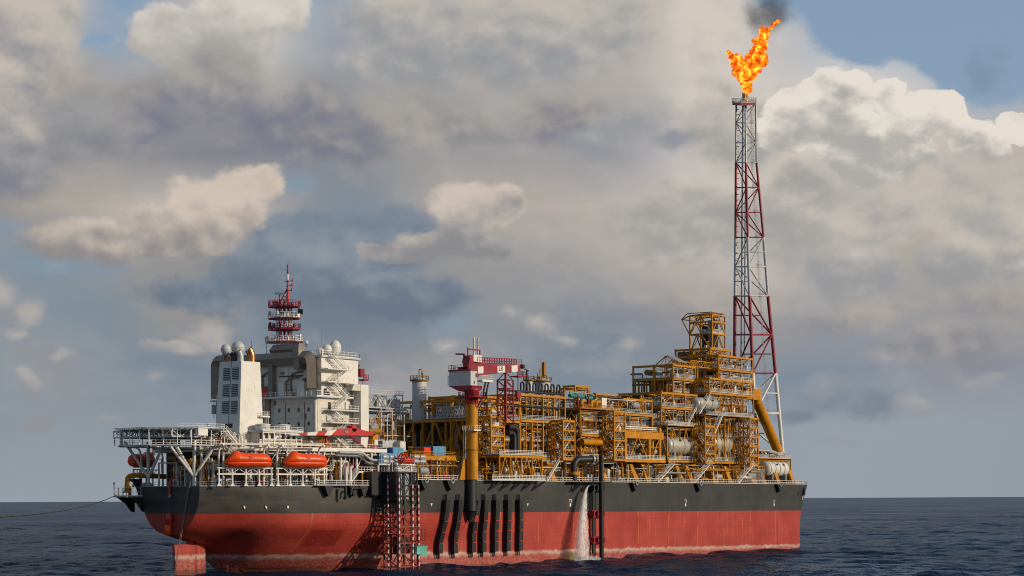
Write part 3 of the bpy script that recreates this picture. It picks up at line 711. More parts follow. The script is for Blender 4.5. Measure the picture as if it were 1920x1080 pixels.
# ---------------------------------------------------------------- lifeboats and davits
def lifeboat(u, v, z, psi, lab, L=11.6):
    t_ = thing('lifeboat', lab, 'lifeboat', (0, 0, 0), 'enclosed orange lifeboats hung over the ship side')
    st_ = [(-.5, .02, .62, .66), (-.475, .55, .40, 1.3), (-.43, .95, .2, 1.9), (-.36, 1.3, .06, 2.95), (-.29, 1.55, .0, 3.75), (-.20, 1.65, .0, 3.8), (-.17, 1.68, 0, 3.35), (-.05, 1.7, 0, 3.3), (.1, 1.7, 0, 3.28), (.25, 1.68, .0, 3.22), (.38, 1.6, .02, 3.1), (.45, 1.4, .06, 2.85), (.485, 1.1, .16, 2.4), (.5, .75, .4, 1.9)]
    low, upp = [], []
    for x, w, zb, zt in st_:
        x *= L; wl = 1.3
        low.append([(x, -w, wl), (x, -w*.86, zb+.55*(wl-zb)), (x, -w*.5, zb+.15*(wl-zb)), (x, 0, zb), (x, w*.5, zb+.15*(wl-zb)), (x, w*.86, zb+.55*(wl-zb)), (x, w, wl)])
        h_ = max(.02, zt-wl); upp.append([(x, w*.97, wl), (x, w*.93, wl+h_*.45), (x, w*.74, wl+h_*.8), (x, w*.4, wl+h_*.97), (x, 0, wl+h_), (x, -w*.4, wl+h_*.97), (x, -w*.74, wl+h_*.8), (x, -w*.93, wl+h_*.45), (x, -w*.97, wl)])
    mb = MB(); loft(mb, low); mb.build('hull_shell', ORG, t_, recalc=True)
    mb = MB(); loft(mb, upp); mb.build('canopy', ORG, t_, recalc=True)
    mb = MB()
    for s1 in (-1, 1):
        mb.path([(x*L, s1*(w+.03), 1.3) for x, w, a, b in st_[1:]], .06, 6)
    mb.build('rubbing_strake', RED, t_)
    for i in range(9):
        x = -.22+i*.065; MB().bx(x*L-.12, x*L+.12, 1.5, 1.69, 1.98, 2.10).build('window', CRM, t_)
    mb = MB(); mb.bx(-.02*L, .06*L, 1.4, 1.70, 1.6, 2.5); mb.build('hatch', BRD, t_)
    mb = MB(); mb.beam((-.36*L, 0, .1), (.42*L, 0, .02), .2, .35); mb.build('keel', BRD, t_)
    mb = MB(); mb.bx(-.27*L, -.262*L, -.9, .9, 2.3, 2.7); mb.build('wheelhouse_window', GLS, t_)
    t_.location = w3((u, v, z)); t_.rotation_euler = (0, 0, -psi)
    return t_
lifeboat(8.8, 16.5, 25.2, .36, 'bright orange enclosed lifeboat hanging nearest the helideck on the lit side')
lifeboat(23.2, 21.2, 25.2, .28, 'bright orange enclosed lifeboat hanging below the red and white crane boom')
lifeboat(6, -15.6, 25.6, math.pi-.36, 'shaded red lifeboat hanging at the far side of the stern behind the white posts')
def davit(u, v, psi, lab, side=1):
    t_ = thing('lifeboat_davit', lab, 'davit', (0, 0, 0), 'white davit frames holding the lifeboats')
    for x in (-6.2, 5.2):
        MB().pipe([(x, -2.2, -4.4), (x, -2.2, 3.4), (x, -1.4, 5.0), (x, .6, 5.2)], .26, 1.0, 8).build('davit_arm', WHT, t_)
        MB().tube((x, .4, 5.1), (x, .4, 2.6), .06, 5).build('fall_wire', DRK, t_)
    MB().beam((-6.6, -.9, 5.4), (6.0, -.9, 5.4), .45, .4).build('top_beam', CRM, t_)
    for x in (-6.8, -3.4, 0, 3.4, 6.6):
        mb = MB(); mb.tube((x, -.9, -4.4), (x, -.9, -.2), .23, 8); mb.prism([(x-.6, -.9, -4.4), (x+.6, -.9, -4.4), (x+.15, -.9, -3.7), (x-.15, -.9, -3.7)], (0, .25, 0)); mb.build('support_leg', WHT, t_, recalc=True)
    mb = MB(); mb.beam((-7.2, -.9, -1.6), (7.0, -.9, -1.6), .3, .34); mb.beam((-7.2, -.9, -.2), (7.0, -.9, -.2), .25, .25); mb.build('side_beam', WHT, t_)
    mb = MB()
    for x in (-3.4, 0, 3.4): mb.beam((x, -.9, -1.5), (x-1.7, -.9, -.3), .12); mb.beam((x, -.9, -1.5), (x+1.7, -.9, -.3), .12)
    mb.build('cross_bracing', WHT, t_)
    mb = MB()
    for i in range(6): mb.beam((-3.2+i*.35, -2, 5.2), (-4.4+i*.35, -1, 3.4), .1)
    mb.build('boarding_ladder', WHT, t_)
    t_.location = w3((u, v, 25.2)); t_.rotation_euler = (0, 0, -psi)
davit(8.8, 16.5, .36, 'white davit frame above the lifeboat nearest the helideck')
davit(23.2, 21.2, .28, 'white davit frame above the lifeboat below the red and white boom')
davit(6, -15.6, math.pi-.36, 'shaded white davit posts at the far side of the stern')

# ---------------------------------------------------------------- funnel casing
fc = thing('funnel_casing', 'tall tapering white funnel casing with louvred vents and short exhausts', 'funnel', (14, 9, 30))
bot = [(10.8, 5.0, 29.9), (19.2, 5.0, 29.9), (18.6, 12.3, 29.9), (10.6, 12.3, 29.9)]; bot = [(10.4, 4.2, 29.9), (18.8, 4.2, 29.9), (18.8, 12.3, 29.9), (10.4, 12.3, 29.9)]
top_ = [(11.6, 4.9, 50.3), (17.9, 4.9, 50.3), (17.9, 12.0, 50.3), (11.6, 12.0, 50.3)]
MB().hexa(bot, top_).build('casing_wall', WHT, fc, recalc=True)
def onaft(v, z):   # point on the aft face of the funnel
    f_ = (z-29.9)/20.4; return (10.4+1.2*f_, v, z)
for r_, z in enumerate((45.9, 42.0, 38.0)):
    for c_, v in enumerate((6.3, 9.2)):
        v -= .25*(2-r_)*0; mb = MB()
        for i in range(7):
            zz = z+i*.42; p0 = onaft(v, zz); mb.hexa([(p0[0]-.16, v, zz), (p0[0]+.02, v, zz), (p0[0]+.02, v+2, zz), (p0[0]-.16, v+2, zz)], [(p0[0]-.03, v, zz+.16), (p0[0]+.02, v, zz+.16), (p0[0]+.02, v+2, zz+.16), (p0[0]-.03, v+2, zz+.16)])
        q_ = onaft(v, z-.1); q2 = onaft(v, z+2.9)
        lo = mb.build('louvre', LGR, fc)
        MB().hexa([(q_[0]-.012, v-.1, z-.1), (q_[0]+.1, v-.1, z-.1), (q_[0]+.1, v+2.1, z-.1), (q_[0]-.012, v+2.1, z-.1)], [(q2[0]-.012, v-.1, z+2.9), (q2[0]+.1, v-.1, z+2.9), (q2[0]+.1, v+2.1, z+2.9), (q2[0]-.012, v+2.1, z+2.9)]).build('louvre_shade_plate', paint('louvre_shadow', (.06, .065, .07)), lo)  # flat dark plate, the shade between the slats put into its colour
mb = MB(); p0 = onaft(8.6, 35.2); mb.bx(p0[0]-.06, p0[0]+.1, 7.6, 9.9, 34.6, 35.6); mb.build('vent_panel', BLK, fc)
mb = MB(); mb.beam((10.4-.05, 8.5, 30), (11.6-.05, 8.8, 50.2), .12, .12); mb.build('conduit', GRY, fc)
for i, (u, v, r_, h_, m_) in enumerate(((12.6, 6.0, .45, 1.2, BRS), (13.0, 8.2, .75, 2.0, DRK), (13.4, 10.0, .75, 2.2, GAL), (16.2, 10.8, 1.0, 2.7, BRS), (15.4, 7.4, .55, 1.6, GAL))):
    mb = MB(); mb.pipe([(u, v, 50.2), (u, v, 50.2+h_*.7), (u-.5*r_, v-.3*r_, 50.2+h_*1.15)], r_, r_*1.2, 12)
    ex = mb.build('exhaust_pipe', m_, fc)
    a = Vector((u-.5*r_, v-.3*r_, 50.2+h_*1.15)); d = Vector((-.9*r_, -.5*r_, h_*.45)).normalized()
    MB().tube(a-d*.05, a+d*.06, r_*.98, 12).build('pipe_mouth', BLK, ex)
mb = MB(); mb.bx(17.0, 20.0, 11.4, 13.2, 37.2, 37.45); mb.rail([(17, 13.1, 37.4), (20, 13.1, 37.4), (20, 11.5, 37.4)], 1.1, 1); mb.build('side_landing', WHT, fc)
mb = MB()
for z in range(31, 38): mb.beam((19.6, 12.2, z), (19.6, 12.9, z), .08)
for v in (12.2, 12.9): mb.beam((19.6, v, 30), (19.6, v, 38.2), .1)
mb.build('ladder', WHT, fc)
mb = MB(); mb.bx(10.5, 11.3, 4.0, 3.2, 38.0, 40.2); mb.beam((10.9, 3.6, 37), (10.9, 3.6, 41), .12); mb.build('side_lamp', GRY, fc)
def radome(p, r, lab, m=WHT, leg=1.6, squash=1.0, kind='radomes on the roofs'):
    t_ = thing('radome', lab, 'radome', p, kind)
    o_ = MB().ball((p[0], p[1], p[2]+leg+r*squash), r, r*squash).build('dome', m, t_)
    mb = MB(); mb.tube((p[0], p[1], p[2]), (p[0], p[1], p[2]+leg+.3), r*.32, 8); mb.lathe([(r*.75, leg-.05), (r*.75, leg+.2)], p, (0, 0, 1), 14)
    for a in range(6): mb.tube((p[0]+r*.7*math.cos(a), p[1]+r*.7*math.sin(a), p[2]), (p[0]+r*.7*math.cos(a), p[1]+r*.7*math.sin(a), p[2]+leg), .07, 5)
    mb.build('pedestal', GRY, t_)
    MB().lathe([(r*1.004, -.04), (r*1.004, .04)], (p[0], p[1], p[2]+leg+r*squash), (0, 0, 1), 24, False).build('seam_band', GRY, t_)
radome((12.7, 5.9, 50.3), 1.25, 'smaller grey radome above the funnel louvres', LGR, 1.8)
radome((16.0, 6.6, 50.3), 1.6, 'bigger grey radome above the funnel exhausts', LGR, 2.0)
for i, (u, v, r_, lab) in enumerate(((16.0, 14.6, 1.75, 'low white ventilator drum at the foot of the funnel'), (22.2, 15.2, 1.75, 'low white ventilator drum on the gallery roof below the brown wall duct'))):
    t_ = thing('roof_ventilator', lab, 'ventilator', (u, v, 34.0)); MB().lathe([(r_, 0), (r_, 1.1), (r_*.9, 1.2)], (u, v, 34.05), (0, 0, 1), 18).build('drum', LGR, t_); MB().lathe([(r_*1.06, 1.2), (r_*1.06, 1.4), (.1, 1.6)], (u, v, 34.05), (0, 0, 1), 18).build('cowl', WHT, t_)

# windowed gallery on the platform, starboard of the funnel
gl = thing('deck_gallery', 'long white framed gallery with a row of openings above the lifeboats', 'deckhouse', (22, 15, 30))
MB().bx(13.5, 27.5, 11, 17.0, 33.6, 34.0).build('roof', LGR, gl); MB().bx(14, 27, 11.5, 15.4, 30, 33.6).build('wall', CRM, gl)
mb = MB()
for i in range(8): mb.beam((13.7+i*1.9, 16.8, 30), (13.7+i*1.9, 16.8, 33.7), .22)
for z in (31.0, 31.9, 33.4): mb.beam((13.6, 16.8, z), (27.2, 16.8, z), .18)
mb.build('front_frame', WHT, gl)
for i in range(7):
    if i % 4 == 3: continue
    u = 13.7+i*1.9; MB().bx(u+.35, u+1.55, 15.41, 15.5, 31.9, 33.2).build('window', GLS, gl)
mb = MB(); mb.rail([(13.5, 16.9, 34.0), (27.5, 16.9, 34.0)], .9, 1.9, .07); mb.build('roof_handrail', WHT, gl)

# ---------------------------------------------------------------- accommodation block
ab = thing('accommodation_block', 'big white accommodation block with small windows, brown ducts and outside stairs', 'building', (40, 0, 30))
A0, A1, VP, VS = 35.0, 50.5, -20.0, 14.8
mb = MB(); mb.bx(A0, A1, VP, VS, 29.95, 42.6); mb.build('lower_wall', CRM, ab)
mb = MB(); mb.bx(A0+1.8, A1, VP+.8, VS-.3, 42.95, 52.6); mb.build('upper_wall', WHT, ab)
MB().bx(A0-1.6, A1+.6, VP-.5, VS+1.2, 42.6, 42.95).build('balcony_deck', LGR, ab)
MB().bx(A0+1.2, A1+.3, VP, VS+.4, 52.6, 52.95).build('roof_deck', LGR, ab)
mb = MB(); mb.rail([(A0-1.5, VP, 42.95), (A0-1.5, VS+1.1, 42.95), (A1, VS+1.1, 42.95)], 1.2, 1.7, .09); mb.build('balcony_handrail', WHT, ab)
mb = MB(); mb.rail([(A0+1.4, 9, 52.95), (A0+1.4, VS+.2, 52.95), (A1, VS+.2, 52.95), (A1, 0, 52.95)], 1.3, 1.4, .09); mb.build('roof_handrail', WHT, ab)
for z in (32.3, 35.8, 39.3):
    for v in (-8.5, -5.0, -1.6, 1.8, 5.0, 8.3, 11.6):
        w_ = MB().bx(A0-.07, A0+.1, v, v+.62, z, z+.85).build('window', GLS, ab)
        MB().bx(A0-.05, A0+.05, v-.1, v+.72, z-.1, z+.95).build('window_frame', GRY, w_)
mb = MB()
for z in (34.2, 37.8, 41.2): mb.beam((A0-.06, VP, z), (A0-.06, VS, z), .10, .16)
for z in (45.6, 48.4, 50.6): mb.beam((A0+1.74, VP+1, z), (A0+1.74, VS-.4, z), .10, .18)
for v in (-9, 3.5): mb.beam((A0+1.74, v, 43), (A0+1.74, v, 52.5), .1, .2)
mb.build('wall_stiffener', CRM, ab)
# brown ventilation ducts over the roof edge and down the walls
def duct(pts, w, lab=None):
    mb = MB(); o_ = []
    P_ = [Vector(p) for p in pts]
    for i, p in enumerate(P_):
        if 0 < i < len(P_)-1:
            a = P_[i-1]-p; b = P_[i+1]-p; l = min(1.6, a.length*.45, b.length*.45); a = p+a.normalized()*l; b = p+b.normalized()*l
            for f_ in (0, .25, .5, .75, 1): o_.append(a*(1-f_)**2+p*2*f_*(1-f_)+b*f_*f_)
        else: o_.append(p)
    mb.path(o_, w*.70, 4)
    return mb.build('duct', BRN, ab)
duct([(A0+.4, VP-.6, 43.5), (A0+.4, VP-.6, 53), (A0+.4, VP+5, 53)], 2.2)
duct([(A0+.6, -12, 52.6), (A0+.6, 6.0, 52.6), (A0+.2, 12.6, 52.6), (A0+.2, 12.8, 44.8)], 2.3)
duct([(A0+3.2, -3.0, 55.0), (A0+3.2, 6.5, 55.0), (A0+.2, 8.6, 55.0), (A0+.2, 8.8, 49.6)], 2.1)
MB().bx(A0+.2, A0+1.8, -1.9, -.5, 30.0, 52).build('duct', BRN, ab); MB().bx(A0-.9, A0+.2, -1.9, -.7, 31.6, 42.6).build('duct', BRN, ab)
MB().pipe([(A0-.4, -1.3, 33), (A0-.4, -1.3, 31.2), (A0-1.2, .2, 30)], .55, 1, 8).build('duct_bend', BRN, ab)
for i, (v, z, hh) in enumerate(((4.6, 43, 5.6), (3.0, 43, 4.2), (-5, 46, 3))):
    MB().pipe([(A0+1.5, v, z), (A0+1.5, v, z+hh), (A0+1.4, v+2.2, z+hh+.6), (A0+1.4, v+4, z+hh+.6)], .22, n=6).build('wall_pipe', BRN, ab)
MB().bx(A0+.9, A0+1.8, -5.6, -2.6, 43, 45.8).build('red_locker', BRD, ab)
for v0, v1 in ((1.2, 3.1), (7.4, 9.8)): MB().bx(A0+.6, A0+1.8, v0, v1, 43, 46.8).build('locker', WHT, ab)
mb = MB(); mb.bx(A0+.2, A0+1.2, 5.8, 6.4, 43, 44.1); mb.build('yellow_box', YEL, ab)
mb = MB(); mb.truss((A0+1.2, -10, 51.2), (A0+1.2, 12, 51.2), .9, 16, .1, .08, kind='x'); mb.build('duct_bracket', DRK, ab)
# outside stairs and landings on the starboard wall
for i, z in enumerate((33.2, 36.4, 39.5)):
    mb = MB(); mb.bx(A0+2.2, A1-.6, VS, VS+2.6, z-.12, z+.08); lz = mb.build('stair_landing', LGR, ab)
    mb = MB(); mb.rail([(A0+2.2, VS+2.5, z+.08), (A1-.6, VS+2.5, z+.08)], 1.2, 1.3, .09); mb.build('landing_handrail', WHT, lz)
for i, (z0, z1) in enumerate(((30, 33.2), (33.2, 36.4), (36.4, 39.5), (39.5, 42.9), (42.9, 46.4), (46.4, 49.6), (49.6, 52.9))):
    a, b = (A0+4, A0+9.2) if i % 2 else (A0+9.2, A0+4)
    MB().stair((a, VS+1.5, z0), (b, VS+1.5, z1), 1.1, (0, 1, 0)).build('outside_stairway', WHT, ab)
for z in (46.4, 49.6): 
    mb = MB(); mb.bx(A0+1.5, A0+11, VS-.2, VS+2.2, z-.1, z+.1); mb.rail([(A0+1.6, VS+2.1, z), (A0+11, VS+2.1, z)], 1.1, 1.3, .08); mb.build('stair_landing', WHT, ab)
mb = MB(); mb.bx(A1-2.8, A1+.2, VS+.3, VS+3.0, 30, 46.2); mb.build('corner_tower', WHT, ab)
mb = MB(); mb.hexa([(A1-6, VS+.1, 44.6), (A1-2.8, VS+.1, 44.6), (A1-2.8, VS+2.9, 44.6), (A1-6, VS+2.9, 44.6)], [(A1-5.2, VS+.1, 46.2), (A1-2.8, VS+.1, 46.2), (A1-2.8, VS+2.9, 46.2), (A1-5.2, VS+2.9, 46.2)]); mb.build('tower_hood', CRM, ab)
for i in range(10):
    u = A0+2+rnd.random()*11; z = 30+3.2*rnd.randrange(0, 7); w_ = rnd.uniform(.8, 1.6); MB().bx(u, u+w_, VS, VS+.35, z+.4, z+rnd.uniform(1.4, 2.4)).build('wall_panel', rnd.choice((CRM, LGR, DRK, WHT)), ab)
MB().pipe([(A0-.3, VS-.4, 30), (A0-.3, VS-.4, 42)], .38, n=8).build('downpipe', WHT, ab)
for v, z in ((6.4, 46.9), (-6.2, 47.6), (9.6, 46.2)): MB().beam((A0+.9, v, z), (A0+1.2, v+1.2, z+.15), .14).build('lamp_fixture', CRM, ab)

# ---------------------------------------------------------------- radar mast
rm = thing('radar_mast', 'red and white banded lattice mast with four railed platforms and radar bar', 'mast', (42, -2.6, 53))
MU, MV = 42.0, -2.6
mb = MB()
for k2, (z0, z1) in enumerate(((53, 58.2), (58.2, 61.4), (61.4, 64.6), (64.6, 67.6))):
    mb.mat(k2 % 2)
    for a in range(6):
        an = a*math.pi/3; mb.tube((MU+1.6*math.cos(an), MV+2.1*math.sin(an), z0), (MU+1.6*math.cos(an), MV+2.1*math.sin(an), z1), .15, 6)
        an2 = an+math.pi/3; mb.beam((MU+1.6*math.cos(an), MV+2.1*math.sin(an), z0), (MU+1.6*math.cos(an2), MV+2.1*math.sin(an2), z1), .13)
    mb.tube((MU, MV, z0), (MU, MV, z1), .3, 8)
mb.build('lattice', [WHT, RED], rm)
for z, w_, m_ in ((57.4, 5.4, WHT), (60.6, 4.6, RED), (63.4, 4.6, WHT), (66.4, 4.6, RED)):
    mb = MB(); mb.prism([(MU+w_*.8*math.cos(a*math.pi/4+.39), MV+w_*math.sin(a*math.pi/4+.39), z-.1) for a in range(8)], (0, 0, .22)); pf = mb.build('platform', RED, rm, recalc=True)
    ring = [(MU+w_*.8*math.cos(a*math.pi/4+.39), MV+w_*math.sin(a*math.pi/4+.39), z+.18) for a in range(9)]
    mb = MB(); mb.rail(ring, 1.25, 1.0, .10); mb.build('platform_handrail', m_, pf)
    mb = MB()
    for i in range(7):
        an = rnd.uniform(0, 6.28); x, y = MU+w_*.7*math.cos(an), MV+w_*.9*math.sin(an); mb.bx(x-.25, x+.25, y-.25, y+.25, z+.2, z+rnd.uniform(.9, 2.1))
    mb.build('antenna_unit', m_, pf)
for i in range(5):
    z0 = 67.6+i*.9; mb = MB(); mb.beam((MU, MV+1.2-i*.0, z0), (MU, MV+1.2, z0+.9), .55-.06*i)
    mb.build('top_mast', BRD, rm) if i == 0 else mb.build('mast_segment', BRD, rm)
mb = MB(); mb.tube((MU, MV+1.2, 71.5), (MU, MV+1.2, 73.2), .2, 8); mb.build('mast_tip', BRD, rm)
MB().tube((MU, MV+1.2, 73.2), (MU, MV+1.2, 74.6), .26, 8).build('white_antenna', WHT, rm); MB().tube((MU, MV+1.2, 74.6), (MU, MV+1.2, 77), .2, 8).build('whip_antenna', RED, rm)
mb = MB(); mb.beam((MU, MV-1.8, 67), (MU, MV+1.1, 71), .25); mb.beam((MU, MV+.1, 69), (MU, MV+1.2, 68.6), .2); mb.build('diagonal_stay', BRD, rm)
for z, w_ in ((70.4, 1.3), (71.6, 1.5), (72.8, 1.6)): mb = MB(); mb.beam((MU, MV+1.2-w_*.6, z), (MU, MV+1.2+w_, z), .13); mb.bx(MU-.15, MU+.15, MV+1.1+w_, MV+1.35+w_, z-.2, z+.5); mb.build('yard_arm', RED, rm)
mb = MB(); mb.tube((MU, MV-1.6, 66.5), (MU, MV-1.6, 69.6), .2, 8); mb.build('radar_post', BRD, rm); MB().beam((MU, MV-3.2, 70.1), (MU, MV+.2, 69.6), .4, .55).build('radar_scanner', WHT, rm)
fl = MB(); 
pts = [(MU, MV+4.6+i*.45, 65.0-.08*i+.10*math.sin(i*1.7)) for i in range(5)]
fl.prism([(p[0]+.1*math.sin(i), p[1], p[2]+.7) for i, p in enumerate(pts)]+[(p[0]+.1*math.sin(i), p[1], p[2]-.6) for i, p in reversed(list(enumerate(pts)))], (.03, 0, 0))
tag(fl.build('flag', DRK, recalc=True), 'small dark flag flying beside the radar mast', 'flag')

radome(P(600, 667, v=9.5)[:2]+(52.95,), 1.0, 'smallest white radome at the aft end of the roof group', WHT, .5)
radome(P(613, 667, v=9.5)[:2]+(52.95,), 1.25, 'middle white radome partly hidden behind its neighbours', WHT, 1.0)
radome(P(628.5, 667, v=9.5)[:2]+(52.95,), 1.5, 'egg-shaped white radome at the right end of the roof group', WHT, .7, 1.35)
radome((39.0, 7.6, 55.6), .5, 'tiny white radome on the roof duct beside the mast', WHT, .6)
t_ = thing('roof_hoist', 'small dark red hoist jutting from the forward roof corner', 'hoist', (51, 13.5, 49))
MB().bx(50.5, 53.5, 12.8, 13.2, 49.4, 49.8).build('jib', RED, t_)
mb = MB(); mb.bx(52.2, 53.8, 12.3, 13.9, 48.6, 50.6); mb.beam((51, 13, 49.8), (53, 13, 51.6), .25); mb.build('winch', RED, t_)
mb = MB(); mb.bx(53.4, 55.2, 12.2, 14, 47.6, 48.0); mb.rail([(53.4, 14, 48), (55.2, 14, 48), (55.2, 12.2, 48)], 1.1, .8, .1); mb.build('basket', RED, t_)
MB().tube((54, 13, 48), (54, 13, 42), .05, 4).build('hook_wire', DRK, t_)

# small fittings on the accommodation walls
rw = random.Random(33)
for i in range(16):
    v = rw.uniform(-11, 13.5); z = rw.choice((30.2, 33.4, 36.8, 40.2)); MB().bx(A0-.16, A0, v, v+rw.uniform(.3, .8), z+rw.uniform(.2, 1.2), z+rw.uniform(1.6, 2.4)).build('wall_box', rw.choice((LGR, CRM, GRY, DRK)), ab)
for v in (-10.5, -3.2, 4.2, 10.6, 13.6): MB().tube((A0-.12, v, 30), (A0-.12, v, rw.uniform(36, 42)), .09, 6).build('cable_run', rw.choice((GRY, BRN, LGR)), ab)
for i in range(14):
    v = rw.uniform(-9, 13); z = rw.uniform(43.4, 50.4); MB().bx(A0+1.3, A0+1.82, v, v+rw.uniform(.4, 1.5), z, z+rw.uniform(.4, 1.6)).build('wall_box', rw.choice((LGR, CRM, GRY, DRK, BRN)), ab)
for i in range(7):
    z = rw.uniform(44, 51); v = rw.uniform(-10, 4); MB().tube((A0+1.62, v, z), (A0+1.62, v+rw.uniform(3, 9), z), .12, 6).build('wall_pipe', rw.choice((BRN, GRY, LGR, DRK)), ab)
for i in range(12):
    u = rw.uniform(A0+.5, A1-3); z = rw.choice((30.3, 33.5, 36.7, 39.8, 43.2, 46.6, 49.8)); MB().bx(u, u+rw.uniform(.5, 1.0), VS-.02, VS+.1, z+.1, z+rw.uniform(1.2, 2.1)).build('wall_box' if i % 3 else 'door', rw.choice((GRY, DRK, LGR, CRM)), ab)
for i in range(7): MB().beam((47+rw.uniform(-5, 3), rw.uniform(3, 11), 52.95), (47+rw.uniform(-1, 1), rw.uniform(3, 11), 52.95), .1).build('roof_conduit', GRY, ab)
for u, v, h_ in ((39, 12.5, 3.5), (43, 3, 6.2), (47.5, 5, 8.5), (49, 13, 3.4), (37.5, -4.5, 5.5), (36.8, -9, 4.8)): MB().tube((u, v, 52.9), (u, v, 52.9+h_), .08, 5).build('whip_aerial', GRY, ab)
def lettering(s, parent, at, h, right, up, mat, name='lettering', depth=.03):
    """text as a thin mesh: lower left corner at ship point `at`, baseline along `right`, cap height h"""
    cu = bpy.data.curves.new(name, 'FONT'); cu.body = s; cu.size = h/.7; cu.extrude = depth
    to = bpy.data.objects.new('tmp_text', cu); C.objects.link(to)
    me = bpy.data.meshes.new_from_object(to.evaluated_get(bpy.context.evaluated_depsgraph_get()))
    bpy.data.objects.remove(to); r, u_ = w3(right).normalized(), w3(up).normalized(); n_ = r.cross(u_); o0 = w3(at)-Vector(parent.get('_w', (0, 0, 0)))
    for v in me.vertices: v.co = o0+r*v.co.x+u_*v.co.y+n_*v.co.z
    me.materials.clear(); me.materials.append(mat); o = bpy.data.objects.new(name, me); C.objects.link(o); o.parent = parent
    return o
SIDE_R, UPV = (1, 0, 0), (0, 0, 1)     # reading direction on the starboard side

# ---------------------------------------------------------------- aft deck crane, laid along the ship
dc = thing('deck_crane', 'low deck crane with striped red and white boom and yellow pedestal', 'crane', (52, 19, 21))
bv = 19.0
def B(px, py, dv=0): u, v, z = P(px, py, v=bv); return (u, bv+dv, z)
segs = [(545, 560, 545, 563, WHT), (560, 577, 563, 576, BRD), (577, 597, 576, 592, WHT), (597, 615, 592, 608, BRD), (615, 632, 608, 620.5, WHT)]
def ytop(x): return 812.9-(x-560)*.108
for a, b, a2, b2, m in segs:
    MB().prism([B(a2, 816.4), B(b2, 816.4), B(b, ytop(b)), B(a, ytop(a))], (0, -1.5, 0)).build('boom_segment', m, dc, recalc=True)
MB().prism([B(620.5, 816.4), B(702, 816.8), B(706, 812.8), B(672, 804), B(657, 802.6), B(632, ytop(632))], (0, -1.6, 0)).build('boom_butt', BRD, dc, recalc=True)
bd = MB(); p0 = B(649, 809.6, .03); bd.lathe([(.62, 0), (.62, .04)], p0, (0, 1, 0), 20); bdo = bd.build('round_badge', paint('badge_teal', (.03, .12, .15)), dc)
lettering('YTS', bdo, (p0[0]-.5, p0[1]+.06, p0[2]-.2), .42, SIDE_R, UPV, WHT)
MB().tube(B(660, 817, -.7), B(699, 849, -.7), .28, 8).build('luffing_cylinder', RED, dc)
MB().lathe([(.95, -.8), (.95, -.7), (.55, -.7), (.55, .7), (.95, .7), (.95, .8)], B(664.5, 802.5, -.8), (0, 1, 0), 16).build('winch_drum', BRD, dc)
p0 = B(703, 832, -.8)
mb = MB(); mb.prism([B(697, 836), B(709, 836), B(709, 817), B(704, 813), B(700, 815)], (0, -1.8, 0)); mb.build('crane_head', YEL, dc, recalc=True)
MB().lathe([(1.5, 0), (1.5, .7), (1.2, .9)], (p0[0], p0[1], P(703, 842, v=bv)[2]), (0, 0, 1), 14).build('slew_ring', RED, dc)
MB().tube((p0[0], p0[1], 20.8), (p0[0], p0[1], P(703, 842, v=bv)[2]), 1.25, 14).build('pedestal', YEL, dc)
MB().bx(p0[0]-.6, p0[0]+.7, bv-1.2, bv+.4, p0[2]-.2, p0[2]+1.0).build('control_box', WHT, dc)
br = thing('boom_rest', 'thin dark red post holding up the striped crane boom', 'post', B(615, 838)); MB().tube(B(615.5, 839, -.8), B(615.5, 817, -.8), .3, 8).build('rest_post', RED, br); MB().bx(B(615.5, 818)[0]-.5, B(615.5, 818)[0]+.5, bv-1.7, bv+.2, B(615, 817.6)[2]-.2, B(615, 817)[2]).build('saddle', RED, br)

# starboard quarter: overhung walkway with brackets, red deckhouse, boxes
wk = thing('side_walkway', 'narrow railed walkway overhanging the black hull behind the lifeboats', 'walkway', (36, 25, 20.9))
ed = [(u, ledge(u)-.3, 20.82) for u in (26, 30, 34, 38, 42, 45.5)]
MB().prism(ed+[(u, v+1.5, z) for u, v, z in reversed(ed)], (0, 0, .16)).build('walkway_plate', BLK, wk, recalc=True)
MB().rail([(u, v+1.4, z+.16) for u, v, z in ed], 1.2, 1.3, .1).build('handrail', WHT, wk)
for u in (29.2, 36.6, 39.6, 43.2):
    v = vhull(u, 19.5)-.1; MB().prism([(u-1.5, v, 20.8), (u+1.7, v, 20.8), (u+.4, v, 18.3), (u-.2, v, 18.3)], (0, 1.3, 0)).build('hull_bracket', BLK, wk, recalc=True)
MB().pipe([(33.2, 25.3, 20.7), (33.2, 25.3, 18.2), (33.2, 24.8, 17.8)], .35, n=8).build('overboard_pipe', BLK, wk)
MB().pipe([(39, 26.4, 20.4), (34.6, 25.9, 20.2), (34.4, 25.9, 18.6)], .22, n=6).build('side_pipe', BLK, wk)
rdh = thing('red_deckhouse', 'dark red barrel-roofed shelter in the shade behind the white stairs', 'shelter', (42, 15, 21))
mb = MB(); arc = [(0, 18.6, 24.0+0)]+[(0, 12+6.6*math.cos(a), 24.4+3.2*math.sin(a)) for a in [math.pi*i/12 for i in range(13)]]+[(0, 5.4, 24)]
loft(mb, [[(38.0, v, z) for _, v, z in arc]+[(38.0, 5.4, 21), (38.0, 18.6, 21)], [(50.0, v, z) for _, v, z in arc]+[(50.0, 5.4, 21), (50.0, 18.6, 21)]], False); mb.build('shell', RED, rdh, recalc=True)
mb = MB()
for i in range(3): mb.beam((37.9, 10+i*1.4, 22), (37.9, 12+i*1.4, 26), .2, .5)
mb.build('side_slot', BLK, rdh)
st = thing('white_stairway', 'white stairway and landing on the deck right of the lifeboats', 'stairs', (38, 22, 21))
MB().stair((36, 23.4, 20.9), (39.6, 23.4, 24.2), 1.1, (0, 1, 0)).build('flight', WHT, st)
